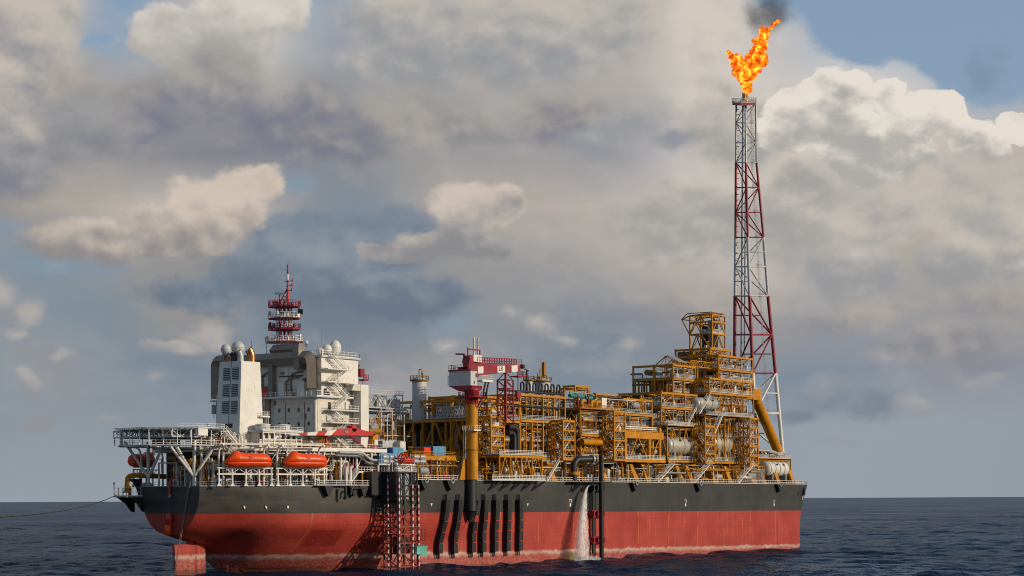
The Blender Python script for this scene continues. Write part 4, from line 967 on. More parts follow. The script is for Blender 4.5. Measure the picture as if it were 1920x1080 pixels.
mb = MB(); mb.bx(39.6, 47, 21.2, 24, 24.1, 24.3); ldg = mb.build('landing', WHT, st); MB().rail([(39.6, 24, 24.3), (47, 24, 24.3)], 1.2, 1, .1).build('landing_handrail', WHT, ldg)
mb = MB(); mb.beam((40.6, 24.2, 20.9), (40.6, 24.2, 24), .35); mb.beam((44.6, 24.2, 20.9), (44.6, 24.2, 24), .35); mb.beam((40.6, 24.2, 23.9), (44.6, 24.2, 23.9), .35); mb.build('yellow_goalpost', YEL, st)
lr = thing('ribbed_locker', 'upright ribbed white locker under the yellow goalpost on deck', 'locker', (42.6, 24.3, 20.9))
mb = MB(); loft(mb, [[(41.6+x, 23.6+dy, z) for x, dy in ((0, 0), (1.9, 0), (2.0, 1.0), (1.5, 1.5), (.4, 1.5), (-.1, 1.0))] for z in (20.95, 23.4)], False); loft(mb, [[(41.8+x*.85, 23.7+dy*.85, z) for x, dy in ((0, 0), (1.9, 0), (2.0, 1.0), (1.5, 1.5), (.4, 1.5), (-.1, 1.0))] for z in (23.4, 23.7)], False); mb.build('body', WHT, lr, recalc=True)
mb = MB()
for i in range(3): mb.beam((42.1+i*.4, 25.12, 21.1), (42.1+i*.4, 25.12, 23.3), .09, .06)
mb.build('rib', LGR, lr)
for i, u in enumerate((30.0, 31.0, 33.0, 34.2)):
    t_ = thing('blue_drum', ('first', 'second', 'third', 'fourth')[i]+' blue drum in the row behind the walkway rail, counting from the stern', 'drum', (u, ledge(u)-.2, 21), 'blue drums on the side walkway')
    MB().lathe([(.42, 0), (.45, .05), (.45, .55), (.48, .6), (.45, .65), (.45, 1.25), (.40, 1.3)], (u, ledge(u)-.3, 20.98), (0, 0, 1), 12).build('shell', BLU, t_); MB().lathe([(.3, 1.3), (.3, 1.34)], (u, ledge(u)-.3, 20.98), (0, 0, 1), 10).build('lid', LBL, t_)
for i in range(2):
    u = 35.0+i*1.6; t_ = thing('mushroom_vent', ('aft', 'forward')[i]+' white pipe vent with bent head beside the white stairway', 'vent', (u, 24.2, 21), 'white pipe vents')
    MB().pipe([(u, 23.9, 20.9), (u, 23.9, 25.2), (u+.5, 24.3, 25.7)], .38, n=10).build('pipe', WHT, t_)
gp = thing('grey_pipeway', 'pair of long grey pipes bending down and running along the platform edge', 'pipeway', (48, 24, 28))
for i, dz_ in enumerate((0, -1.0)):
    MB().pipe([(34, 22.6-i, 29.0+dz_*.6), (42.0, 23.2-i, 29.0+dz_*.6), (44.6, 23.6-i, 27.2+dz_*.7), (60, 24.2-i, 27.2+dz_*.7)], .36, 1.2, 10).build('pipe', GAL, gp)
MB().bx(46, 60, 21.5, 25, 26.0, 26.2).build('walkway', LGR, gp)
for u in (46.2, 50.2, 54.5, 59): MB().tube((u, 24.6, 21), (u, 24.6, 26), .28, 8).build('support_post', WHT, gp)
MB().bx(46.9, 48.5, 24.5, 25.0, 26.2, 28.2).build('clamp_frame', LBL, gp)
MB().rail([(46, 25, 26.2), (60, 25, 26.2)], 1.1, 1.5, .07).build('handrail', WHT, gp)

# people
def person(p, lab, suit, helmet, face=0.0, s=1.0):
    """standing figure grown from one skeleton"""
    me = bpy.data.meshes.new('person'); V = [(0, 0, .95), (0, 0, 1.2), (0, 0, 1.42), (0, 0, 1.55), (0, .02, 1.70), (0, .02, 1.78), (.10, 0, .9), (.11, .03, .5), (.11, 0, .08), (.11, .16, .03), (-.10, 0, .9), (-.11, -.02, .5), (-.11, -.05, .08), (-.11, .11, .03),
         (.20, 0, 1.42), (.27, .02, 1.15), (.24, .18, .95), (.23, .26, .9), (-.20, 0, 1.42), (-.28, -.02, 1.15), (-.27, .08, .92), (-.26, .13, .84)]
    E_ = [(0, 1), (1, 2), (2, 3), (3, 4), (4, 5), (0, 6), (6, 7), (7, 8), (8, 9), (0, 10), (10, 11), (11, 12), (12, 13), (2, 14), (14, 15), (15, 16), (16, 17), (2, 18), (18, 19), (19, 20), (20, 21)]
    rad = [.16, .16, .17, .065, .105, .09, .105, .075, .055, .05, .105, .075, .055, .05, .07, .055, .042, .045, .07, .055, .042, .045]
    me.from_pydata([Vector(v)*s for v in V], E_, []); o = bpy.data.objects.new('person', me); C.objects.link(o)
    m = o.modifiers.new('skin', 'SKIN'); 
    for i, r in enumerate(rad): me.skin_vertices[0].data[i].radius = (r*s, r*s)
    me.skin_vertices[0].data[0].use_root = True
    o.modifiers.new('sub', 'SUBSURF').levels = 2; o.modifiers['sub'].render_levels = 2
    me2 = bpy.data.meshes.new_from_object(o.evaluated_get(bpy.context.evaluated_depsgraph_get())); o.modifiers.clear(); o.data = me2
    me2.materials.clear(); me2.materials.append(suit); me2.materials.append(paint('skin', (.30, .16, .10)))
    for f in me2.polygons: f.use_smooth = True; f.material_index = 1 if 1.55*s < f.center.z or (f.center.z < .93*s and f.center.y > .17*s and f.center.z > .7*s) else 0
    o.location = w3(p); o.rotation_euler = (0, 0, face); o['_w'] = tuple(w3(p)); tag(o, lab, 'person')
    hb = MB(); hb.ball((0, -.02*s, 1.74*s), .125*s, .12*s, 12, 8); h = hb.build('hard_hat', helmet); h.parent = o; return o
person(P(641, 840, v=18.2)[:2]+(29.97,), 'person in orange-red coveralls standing on the white deck under the crane boom', paint('coverall_red', (.45, .06, .03)), BRD, 2.2)
person((-8.2, -9.6, 30.3), 'person in dark clothes standing on the helideck gallery', DRK, DRK, 1.0)

# ---------------------------------------------------------------- riser guard tower on the ship side
rt = thing('side_access_tower', 'black and rust-red lattice tower with striped guard poles standing against the hull side', 'tower', (49, 28, 0))
U0, U1, V0, V1 = 45.6, 53.2, 25.4, 31.2
mb = MB(); mb.bx(U0-4.2, U1+.3, 22.0, 26.6, 18.6, 24.4); mb.bx(U0, U1, 25.4, V1-.5, 17.4, 24.2); mb.build('head_box', BLK, rt)
mb = MB(); mb.bx(U0+1.8, U0+5.2, V1-.5, V1-.42, 17.5, 23.8); mb.build('front_panel', GRY, rt)
FR = paint('rusty_red_steel', (.25, .045, .03), .6, .35, .5)
mb = MB()
lv = [1.0, 4.2, 6.8, 9.0, 10.8, 13.2, 15.6, 18.4, 21.0, 24.2]
for u in (U0, U0+2.6, U1-2.4, U1):
    for v in (V0+1.5, V1):
        mb.mat(1); mb.beam((u, v, 14), (u, v, 24.4), .32); mb.mat(0); mb.beam((u, v, -1.5), (u, v, 14), .32)
for i, z in enumerate(lv):
    mb.mat(0 if z < 13.5 else 1)
    for v in (V0+1.5, V1): mb.beam((U0, v, z), (U1, v, z), .3)
    for u in (U0, U1): mb.beam((u, V0+.3, z), (u, V1, z), .28)
    if i < len(lv)-1:
        z2 = lv[i+1]
        for (a, b) in ((U0, U0+2.6), (U0+2.6, U1-2.4), (U1-2.4, U1)):
            p_, q_ = (a, b) if i % 2 else (b, a); mb.beam((p_, V1, z), (q_, V1, z2), .18); mb.beam((q_, V0+1.5, z), (p_, V0+1.5, z2), .18)
        p_, q_ = (V0+.5, V1) if i % 2 else (V1, V0+.5); mb.beam((U0, p_, z), (U0, q_, z2), .2); mb.beam((U1, p_, z), (U1, q_, z2), .2)
mb.build('lattice_frame', [FR, BLK], rt)
striped = []
for (u, v, z0, z1) in ((U0, V1-3.0, .3, 23.9), (U0+.2, V1+.35, .3, 24.0), (U1-2.2, V1+.35, .3, 21.4), (U1+.1, V1+.35, .3, 21.4)):
    mb = MB(); nn = int((z1-z0)/.8)
    for i in range(nn): mb.mat(i % 2); mb.tube((u, v, z0+i*.8), (u, v, z0+(i+1)*.8), .20, 8, cap=(i in (0, nn-1)))
    mb.build('striped_pole', [BRD, WHT], rt)
for z in (9.0, 4.2):
    mb = MB(); mb.bx(U0+.3, U1-.3, V0+1.6, V1-.2, z-.1, z+.08); mb.build('grating_floor', FR, rt)
mb = MB(); mb.rail([(U0+2.6, V1+.1, 9.0), (U1-.2, V1+.1, 9.0)], 1.8, .9, .13, 2); mb.build('handrail', FR, rt)
mb = MB(); mb.bx(U1+.2, U1+3.0, V1-2, V1, 7.0, 7.15); mb.rail([(U1+.2, V1, 7.1), (U1+3.0, V1, 7.1), (U1+3.0, V1-2, 7.1)], 3.2, .9, .12, 3); mb.build('side_basket', FR, rt)
mb = MB(); mb.rail([(U0, V1, 24.4), (U1, V1, 24.4)], 1.1, .8, .1); mb.rail([(U0, V1-5, 24.4), (U0, V1, 24.4)], 1.1, .8, .1); mb.build('top_handrail', WHT, rt)
MB().bx(U0+2.4, U1-.8, V0+2.2, V0+4, 4.4, 8.2).build('inner_tank', BLK, rt)
tb = thing('green_net_bin', 'ragged green bin hanging at the foot of the side tower', 'bin', (54.5, 30.5, 4))
mb = MB(); mb.hexa([(U1-1.5, V1-.5, 4.0), (U1+2.4, V1-.5, 3.6), (U1+2.3, V1+1.0, 3.7), (U1-1.5, V1+1.0, 4.0)], [(U1-1.3, V1-.5, 6.1), (U1+2.8, V1-.5, 6.3), (U1+2.7, V1+1.1, 6.0), (U1-1.3, V1+1.0, 5.9)]); mb.build('bin_body', paint('sea_green', (.10, .40, .30), .6, .5, .3), tb, recalc=True)
mb = MB(); mb.beam((U1-1.6, V1+1.05, 6.1), (U1+2.8, V1+1.05, 6.2), .14); mb.build('rim_bar', FR, tb)

# ---------------------------------------------------------------- black fenders following the ship side
FN = paint('fender_rubber', (.012, .012, .013), .6, .3)
def fender(u, lab, z0=3.4, z1=17.6, top=True):
    t_ = thing('hull_fender', lab, 'fender', (u, 26, 10), 'black fender strips down the ship side')
    for du in (-.55, .45):
        mb = MB(); mb.path([(u+du, vhull(u, z)+.35, z) for z in [z0-1.2+i*(z1+1.4-z0+1.2)/18 for i in range(19)]], .17, 6); mb.build('guide_rail', FN, t_)
    n = max(1, round((z1-z0)/2.75))
    for i in range(n):
        a, b = z0+(z1-z0)*i/n+.07, z0+(z1-z0)*(i+1)/n-.07
        va, vb = vhull(u, a)+.25, vhull(u, b)+.25
        mb = MB(); mb.hexa([(u-1.05, va, a), (u+1.05, va, a), (u+.85, va+1.1, a+.1), (u-.85, va+1.1, a+.1)], [(u-1.05, vb, b), (u+1.05, vb, b), (u+.85, vb+1.1, b-.1), (u-.85, vb+1.1, b-.1)]); mb.build('rubber_pad', FN, t_, recalc=True)
    return t_
ordn = ('first', 'second', 'third', 'fourth', 'fifth', 'sixth', 'seventh')
for i, u in enumerate((71.0, 76.3, 83.2, 87.2, 92.1, 97.4, 102.8)):
    fender(u, ordn[i]+' black fender strip from the side access tower, '+('most curved at its foot' if i == 0 else 'broken in two by the crane foot' if i == 2 else 'next to the bare red hull' if i == 6 else 'among the seven along the hull'), z1=11.6 if i == 2 else 17.4)
    if i == 2:
        mb = MB(); mb.hexa([(u-.6, 26.1, 13.2), (u+1.1, 26.1, 13.2), (u+1.0, 27.1, 13.2), (u-.5, 27.1, 13.2)], [(u+.3, 26.1, 17.2), (u+2.0, 26.1, 17.2), (u+1.9, 27.1, 17.2), (u+.4, 27.1, 17.2)]); mb.build('rubber_pad', FN, C.objects[-1] if False else [o for o in C.objects if o.name.startswith('hull_fender')][-1], recalc=True)

# ---------------------------------------------------------------- hull fittings
def bracket_plate(u, lab):
    t_ = thing('fairlead_bracket', lab, 'bracket', (u, 26, 21), 'black fairlead brackets at the deck edge')
    MB().prism([(u-2.2, 26.02, zdeck(u)), (u+2.2, 26.02, zdeck(u)), (u+.5, 26.02, zdeck(u)-2.6), (u-.5, 26.02, zdeck(u)-2.6)], (0, 1.2, 0)).build('plate', BLK, t_, recalc=True)
    MB().lathe([(.75, 0), (.75, .25), (.45, .25), (.42, -.0)], (u, 27.25, zdeck(u)-.2), (0, 1, 0), 14, False).build('roller', GRY, t_)
for u, lab in ((61.8, 'black triangular bracket right beside the striped tower'), (72.5, 'black triangular bracket just aft of the crane pedestal'), (161.3, 'black fairlead bracket under the yellow gantry frame'), (199.0, 'black fairlead bracket below the middle of the tall plant'), (252.3, 'black fairlead bracket below the big white pressure vessel')): bracket_plate(u, lab)
op = thing('side_platform', 'white railed platform overhanging the hull on slanted black struts', 'platform', (100, 27, 22))
MB().bx(88, 112.5, 25.5, 28.6, 22.35, 22.6).build('platform_plate', LGR, op)
MB().rail([(88, 28.5, 22.6), (112.5, 28.5, 22.6), (112.5, 26, 22.6)], 1.25, 1.5, .12, 2).build('handrail', WHT, op)
for u in (91, 96, 101, 106, 111): MB().tube((u-1.6, 26.0, 19.8), (u+1.4, 28.4, 22.3), .28, 8).build('slanted_strut', BLK, op)
jp = thing('overboard_platform', 'small black platform with slanted struts beside the water jet', 'platform', (134, 27, 22))
MB().bx(126, 146, 25.8, 28.6, 22.1, 22.35).build('platform_plate', BLK, jp)
for u in (128, 129.3, 133.6, 134.9): MB().tube((u, 26, 19.4), (u+2.0, 28.2, 22.1), .22, 8).build('slanted_strut', BLK, jp)
cs = thing('black_caisson', 'tall black pipe clamped down the hull side right of the water jet', 'caisson', (141, 27.8, 0))
MB().tube((141.1, 28.0, .5), (141.1, 28.0, 30.0), .68, 14).build('main_pipe', FN, cs); MB().tube((138.4, 26.9, 1.5), (138.4, 26.9, 20.4), .45, 10).build('side_pipe', DRK, cs)
for z in (19.8, 12.4, 4.9):
    mb = MB()
    for dz_ in (0, 1.5): mb.beam((137.4, 27.2, z+dz_), (143.2, 27.2, z+dz_), .45)
    for u in (137.6, 139.6, 142.9): mb.beam((u, 26, z+.75), (u, 28.0, z+.75), .5, 1.5)
    mb.build('clamp', BLK if z > 15 else RED, cs)
el = thing('seawater_elbow', 'fat black pipe bending over the deck to the black caisson', 'pipe', (132, 26, 27))
MB().pipe([(130.8, 25.5, 22.8), (130.8, 25.5, 28.6), (139.2, 27.4, 28.8)], .9, 2.4, 14).build('bend', BLK, el); MB().lathe([(1.35, 0), (1.35, .4)], (137.6, 27.0, 28.75), (1, .24, 0), 14).build('flange', GAL, el)
MB().lathe([(1.4, 0), (1.4, .8)], (130.8, 25.5, 24.3), (0, 0, 1), 14).build('collar', YEL, el)
# little white marks
for i, (px, py, s_) in enumerate(((1069.5, 946, 'T8'), (1285.5, 946, 'T3'), (1451.5, 946, 'T3'))):
    p0 = P(px, py, v=26.03); t_ = tag(MB().bx(p0[0]-.34, p0[0]+.34, 26.0, 26.04, p0[2]-.55, p0[2]+.35).build('tug_mark', paint('mark_white', (.7, .68, .6))), ('white tug mark left of the water jet', 'white tug mark midway along the bare red side', 'white tug mark closest to the bow')[i], 'hull mark', 'white tug marks')
    t_['_w'] = (0, 0, 0); lettering(s_, t_, (p0[0]-.75, 26.03, p0[2]+.6), .95, SIDE_R, UPV, paint('mark_white', (.7, .68, .6)))
    # the mark's own origin sits at the ship's origin
for i, (px, py) in enumerate(((466, 951), (493, 951), (544, 951), (810.5, 946), (989, 946))):
    u, v, z = P(px, py, v=16+4*(i > 1)+6*(i > 2)); v = vhull(u, z); mb = MB()
    mb.prism([(u-.45, v+.06, z+.3), (u+.45, v+.06, z+.3), (u, v+.02, z-.5)], (0, .05, 0))
    tag(mb.build('hull_arrow', paint('mark_white', (.7, .68, .6)), recalc=True), 'small white arrow mark '+('nearest the stern corner', 'second from the stern corner', 'under the forward lifeboat', 'just right of the striped tower', 'right of the black fender strips')[i]+' on the black hull', 'hull mark', 'small white arrow marks')
# rails round the main deck
dr = thing('deck_railing', 'thin white railing along the main deck edge above the black hull', 'railing', (170, 26, 22))
mb = MB(); mb.rail([(54, 25.7, zdeck(54)), (88, 25.7, zdeck(88))], 1.2, 1.6, .1); mb.build('aft_run', WHT, dr)
mb = MB(); mb.rail([(112.5, 25.7, zdeck(112)), (248, 25.7, zdeck(248))], 1.2, 1.6, .1); mb.build('long_run', WHT, dr)
mb = MB(); bw = [(u, vhull(u, 22)-.4, zdeck(250)) for u in (248, 258, 266, 273, 279, 284, 288, 292, 296)]; mb.rail(bw, 1.2, 1.6, .1); mb.build('bow_run', WHT, dr)
sr = thing('stern_railing', 'thin white railing round the low stern deck', 'railing', (0, 0, 21))
mb = MB(); mb.rail([(.2, -9.6, 20.8), (.2, 9.6, 20.8)], 1.1, 1.5, .06); mb.build('transom_run', GAL, sr)
mb = MB(); mb.rail([(u, ledge(u)-.25, 20.8) for u in (.2, 5, 10, 15, 20, 26)], 1.1, 1.5, .06); mb.build('quarter_run', GAL, sr)

# ---------------------------------------------------------------- water jet and foam
wm = bpy.data.materials.new('falling_water'); wm.use_nodes = True; t = NT(wm.node_tree)
pos = t.node('ShaderNodeNewGeometry').outputs['Position']
nz = t.noise(t.vmath('MULTIPLY', pos, (1, 1, .28)), 2.4, 7, .75); nz2 = t.noise(t.vmath('MULTIPLY', pos, (1, 1, .5)), 7, 4, .7)
_, _, zz = t.sep(pos)
al = t.math('MULTIPLY', t.step(t.math('ADD', t.math('MULTIPLY', nz, .6), t.math('MULTIPLY', nz2, .4)), .42, .64), t.remap(zz, 0, 16, .50, .95))
p = t.node('ShaderNodeBsdfPrincipled'); t.put(p.inputs['Base Color'], (.92, .90, .87, 1)); p.inputs['Roughness'].default_value = .6; t.put(p.inputs['Alpha'], al)
o = t.node('ShaderNodeOutputMaterial'); t.l.new(p.outputs[0], o.inputs[0])
wj = thing('water_jet', 'white jet of water falling from the ship side into the sea', 'water jet', (134, 28, 10))
def jet(dv, r0, r1, seed):
    rr = random.Random(seed); rings = []
    for i in range(25):
        f = i/24; z = 21.4-21.6*f**1.45; u = 136.3-10.2*f**.62; v = 27.6+3.4*f+dv*f; r = r0+(r1-r0)*f**1.2
        rings.append([(u+r*1.25*math.cos(a)*(1+.15*rr.uniform(-1, 1)), v+r*.8*math.sin(a)*(1+.15*rr.uniform(-1, 1)), z) for a in [k_*2*math.pi/14 for k_ in range(14)]])
    return rings
for i, (dv, r0, r1) in enumerate(((0, .14, 2.7), (.25, .1, 2.0), (-.25, .08, 1.2))):
    mb = MB(); loft(mb, jet(dv, r0, r1, i), True, False); mb.build('spray_sheet', wm, wj)
rs_ = random.Random(8)
for i in range(9):      # spray thrown up where the jet lands
    mb = MB(); c_ = (126.4+rs_.uniform(-5, 7), 31+rs_.uniform(-2, 2.2), rs_.uniform(-.2, .3)); r_ = rs_.uniform(.9, 2.1)
    loft(mb, [[(c_[0]+r_*1.5*q_*math.cos(a)*(1+.2*rs_.uniform(-1, 1)), c_[1]+r_*q_*math.sin(a)*(1+.2*rs_.uniform(-1, 1)), c_[2]+z_*r_) for a in [k_*2*math.pi/12 for k_ in range(12)]] for q_, z_ in ((1.1, -.1), (1.0, .3), (.7, .65), (.3, .9), (.05, 1.0))], True, False); mb.build('spray_mound', wm, wj)
fm_ = bpy.data.materials.new('sea_foam'); fm_.use_nodes = True; t = NT(fm_.node_tree)
pos = t.node('ShaderNodeNewGeometry').outputs['Position']; fx, fy, _ = t.sep(pos)
n1 = t.noise(t.vmath('MULTIPLY', pos, (.6, 1.3, 1)), .55, 7, .7)
at_ = t.node('ShaderNodeAttribute', attribute_name='density'); 
al = t.step(t.math('ADD', n1, t.math('MULTIPLY', at_.outputs['Fac'], .5)), .58, .80)
p = t.node('ShaderNodeBsdfPrincipled'); t.put(p.inputs['Base Color'], (.55, .56, .58, 1)); p.inputs['Roughness'].default_value = .7; t.put(p.inputs['Alpha'], t.math('MULTIPLY', al, .85))
o = t.node('ShaderNodeOutputMaterial'); t.l.new(p.outputs[0], o.inputs[0])
def foam(name, grid_u, fn, lab):
    mb = MB(); n = 10; vs = []; den = []
    for u in grid_u:
        v0, wd, dd = fn(u)
        for j in range(n): f = j/(n-1); vs.append(Vector((u, -(v0+wd*f), float(wave_h(np.array([u]), np.array([-(v0+wd*f)]), 2.0)[0])+.10))); den.append(dd*(1-abs(f*1.6-.6)**1.3 if f > .375 else 1))
    m = len(grid_u); mb.add(vs, [(i*n+j, i*n+j+1, (i+1)*n+j+1, (i+1)*n+j) for i in range(m-1) for j in range(n-1)])
    o = mb.build(name, fm_); a = o.data.attributes.new('density', 'FLOAT', 'POINT'); a.data.foreach_set('value', den); o['kind'] = 'stuff'; o['label'] = lab; return o
foam('splash_foam', [116+i*.8 for i in range(76)], lambda u: (26, 4+4.5*math.exp(-((u-131)/10)**2), .95*math.exp(-((u-133)/9)**2)+.40*math.exp(-((u-155)/16)**2)+.1), 'white foam spreading on the sea where the water jet lands')
foam('hull_foam', [16+i*1.5 for i in range(68)], lambda u: (vhull(u, 0)-.2, 2.0, .33 if u < 70 else .25), 'thin line of foam along the hull where it meets the sea')

# ---------------------------------------------------------------- main pedestal crane
mc = thing('pedestal_crane', 'tall crane on a yellow pedestal with dark red and white slewing house', 'crane', (81.8, 27, 22))
CU_, CV_ = 81.0, 27.2
MB().tube((CU_, CV_, 22.6), (CU_, CV_, 42.2), 1.58, 20).build('yellow_pedestal', YEL, mc)
mb = MB(); mb.tube((CU_, CV_-.5, 14.4), (CU_, CV_-.5, 22.6), 1.5, 18); mb.tube((CU_, CV_-1.2, 11.5), (CU_, CV_-.5, 14.4), .25, 12, r2=1.48); mb.build('hull_sponson', BLK, mc)
MB().prism([(CU_-4.2, CV_-1.2, 22.5), (CU_-1.6, CV_-1.2, 22.5), (CU_-1.6, CV_-1.2, 28), (CU_-2.4, CV_-1.2, 28)], (0, .3, 0)).build('foot_gusset', YEL, mc, recalc=True); MB().prism([(CU_+4.2, CV_-1.2, 22.5), (CU_+1.6, CV_-1.2, 22.5), (CU_+1.6, CV_-1.2, 27), (CU_+2.2, CV_-1.2, 27)], (0, .3, 0)).build('foot_gusset', YEL, mc, recalc=True)
MB().lathe([(1.72, 0), (1.75, 2.0), (1.95, 2.2), (1.95, 3.4), (2.05, 3.5), (2.05, 4.0), (1.9, 4.2)], (CU_, CV_, 42.2), (0, 0, 1), 20).build('red_collar', RED, mc)
mb = MB(); mb.lathe([(1.9, 0), (3.7, 0), (3.7, .22), (1.9, .22)], (CU_, CV_, 43.9), (0, 0, 1), 18, False); rp_ = mb.build('ring_platform', RED, mc)
ring = [(CU_+3.6*math.cos(a*math.pi/9), CV_+3.6*math.sin(a*math.pi/9), 44.1) for a in range(19)]
MB().rail(ring, 1.2, 1.0, .1).build('ring_handrail', RED, rp_)
for a in (.4, 1.6, 2.8, 4.0, 5.3): MB().beam((CU_+1.8*math.cos(a), CV_+1.8*math.sin(a), 41.4), (CU_+3.5*math.cos(a), CV_+3.5*math.sin(a), 43.9), .2).build('platform_strut', RED, mc)
mb = MB(); mb.prism([(CU_-2.4, CV_-5.6, 47.0), (CU_-2.4, CV_+2.0, 47.0), (CU_-2.4, CV_+1.6, 45.9), (CU_-2.4, CV_-2.4, 45.6)], (4.4, 0, 0)); mb.build('slew_platform', RED, mc, recalc=True)
HV0, HV1 = CV_-6.0, CV_+1.1
hou = MB().bx(CU_-1.9, CU_+.9, HV0, HV1, 47.0, 50.9).build('machinery_house', LGR, mc)
MB().bx(CU_+.2, CU_+.75, HV1, HV1+.04, 49.2, 50.3).build('window', GLS, hou); MB().bx(CU_-.6, CU_-.2, HV1, HV1+.04, 47.4, 48.3).build('window', GLS, hou)
mb = MB(); mb.bx(CU_-2.1, CU_+1.1, HV0-.2, HV1+.2, 50.9, 51.2); mb.bx(CU_-1.6, CU_+.8, HV0+2.6, HV1-1.2, 51.2, 52.0); mb.build('house_roof', RED, mc)
MB().rail([(CU_-2.0, HV1, 51.2), (CU_-2.0, HV0, 51.2), (CU_+1.0, HV0, 51.2)], 1.3, 1.0, .09).build('roof_handrail', RED, mc)
mb = MB(); mb.beam((CU_-1, HV0+4.3, 51.2), (CU_-1, HV0+4.3, 55.4), .38); mb.beam((CU_-1, HV0+4.4, 55.3), (CU_-1, HV0+1.6, 55.5), .4, .4); mb.build('service_jib', RED, mc)
mb = MB()
for z in [47.2+i*.5 for i in range(6)]: mb.beam((CU_-1.9, HV0-.35, z), (CU_-1.4, HV0-.35, z), .1)
mb.beam((CU_-1.9, HV0-.35, 47), (CU_-1.9, HV0-.35, 50), .1); mb.beam((CU_-1.4, HV0-.35, 47), (CU_-1.4, HV0-.35, 50), .1); mb.build('side_ladder', DRK, mc)
# boom: box girder pointing along the ship to its rest
bva, bvb = 25.6, 27.4
def bz(u): return 50.1+(u-CU_)*.076
mb = MB(); mb.prism([(CU_-1.6, bva, 50.9), (CU_+2.2, bva, 49.8), (CU_+21.5, bva, 52.0), (CU_+21.5, bva, 53.5), (CU_+2.0, bva, 53.0), (CU_-1.6, bva, 53.2)], (0, bvb-bva, 0)); bo = mb.build('boom_girder', RED, mc, recalc=True)
for u0, u1 in ((CU_+2.4, CU_+4.8), (CU_+11.0, CU_+14.4), (CU_+17.4, CU_+20.2)):
    MB().prism([(u0, bvb+.01, bz(u0)+.1), (u1, bvb+.01, bz(u1)+.1), (u1, bvb+.01, bz(u1)+1.9), (u0, bvb+.01, bz(u0)+1.9)], (0, .04, 0)).build('white_band', WHT, bo, recalc=True)
lettering('L8', bo, (CU_+11.6, bvb+.06, bz(CU_+12)+.5), 1.3, (1, 0, .076), (-.076, 0, 1), BLK)
MB().rail([(CU_+2.2, bvb, bz(CU_+2.2)+2.9), (CU_+22, bvb, bz(CU_+22)+2.0)], 1.5, 1.1, .13).build('boom_walkway_rail', RED, bo)
MB().rail([(CU_+2.2, bva, bz(CU_+2.2)+2.9), (CU_+22, bva, bz(CU_+22)+2.0)], 1.5, 1.1, .13).build('boom_walkway_rail', RED, bo)
mb = MB(); mb.bx(CU_+19.8, CU_+23, bva-.3, bvb+.5, 50.4, 50.7); mb.rail([(CU_+19.8, bvb+.5, 50.6), (CU_+23, bvb+.5, 50.6), (CU_+23, bva-.3, 50.6)], 1.3, .8, .13); mb.build('tip_basket', RED, bo)
MB().lathe([(.6, -.5), (.6, .5)], (CU_+22.4, bvb, 53.3), (0, 1, 0), 12).build('tip_sheave', BLK, bo)
mb = MB(); mb.prism([(CU_-1.6, 25.2, 53.0), (CU_+.6, 25.2, 53.0), (CU_+.2, 25.2, 54.4), (CU_-1.2, 25.2, 54.2)], (0, 2.4, 0)); mb.lathe([(.8, 0), (.8, 2)], (CU_-.4, 25.4, 54.2), (0, 1, 0), 12); mb.build('winch_house', RED, mc, recalc=True)
mb = MB(); mb.bx(CU_+.6, CU_+4.2, 25.4, 27.4, 53.4, 55.2); mb.build('engine_pack', WHT, mc)
mb = MB(); mb.beam((CU_-.8, 26.6, 53.4), (CU_-.8, 26.6, 57), .25); mb.beam((CU_-.8, 26.6, 56.6), (CU_+4.4, 26.6, 56.6), .35); mb.beam((CU_+4.4, 26.6, 56.8), (CU_+4.4, 26.6, 53), .25); mb.build('gantry_bar', RED, mc)
for i, (u, h_) in enumerate(((CU_+2.0, 59.8), (CU_+3.6, 59.6))): MB().pipe([(u, 26.5, 55.2), (u, 26.5, h_), (u+.7, 26.5, h_+.1)], .22, n=8).build('exhaust_stack', GAL if i else LAG, mc)
mb = MB(); mb.tube((CU_+1.8, 27, 48.6), (CU_+4.4, 27, 51.4), .3, 8); mb.build('boom_stay', RED, mc)
mb = MB(); mb.bx(CU_+3.6, CU_+8.2, 26, 28, 48.3, 48.7); mb.rail([(CU_+3.6, 28, 48.7), (CU_+8.2, 28, 48.7)], 1.2, 1, .08); mb.build('cab_landing', WHT, mc)
for du in (0, 1.3): MB().pipe([(CU_+5.6+du, 27.6, 48.3), (CU_+4.6+du, 27.6, 45.9), (CU_+4.6+du, 27.6, 44.0)], .25, n=8).build('cable_loop', BLK, mc)
mb = MB()
for s1 in (-.35, .35): mb.beam((CU_+1.75, CV_+.2+s1, 33), (CU_+1.75, CV_+.2+s1, 45), .1); 
for i in range(24): mb.beam((CU_+1.75, CV_-.15, 33+i*.5), (CU_+1.75, CV_+.55, 33+i*.5), .07)
mb.build('pedestal_ladder', LGR, mc)
mb = MB()
for s1 in (-.35, .35): mb.beam((CU_-1.9, CV_-1+s1, 28), (CU_-1.9, CV_-1+s1, 36.5), .1)
for i in range(17): mb.beam((CU_-1.9, CV_-1.35, 28+i*.5), (CU_-1.9, CV_-.65, 28+i*.5), .07)
mb.bx(CU_-2.8, CU_+.2, CV_+1.5, CV_+2.8, 35.2, 35.4); mb.rail([(CU_-2.8, CV_-1, 35.4), (CU_-2.8, CV_+2.8, 35.4), (CU_+.2, CV_+2.8, 35.4)], 1.2, .8, .08); mb.build('ladder_landing', WHT, mc)
MB().lathe([(1.75, 0), (1.75, .3)], (CU_, CV_, 30.2), (0, 0, 1), 18).build('pedestal_band', YELD, mc)
hk = MB(); hk.tube((CU_+21.3, 26.5, 50.5), (CU_+21.3, 26.5, 46.6), .07, 4); hk.tube((CU_+21.7, 26.5, 50.5), (CU_+21.7, 26.5, 46.6), .07, 4); hk.build('hoist_wire', DRK, mc)
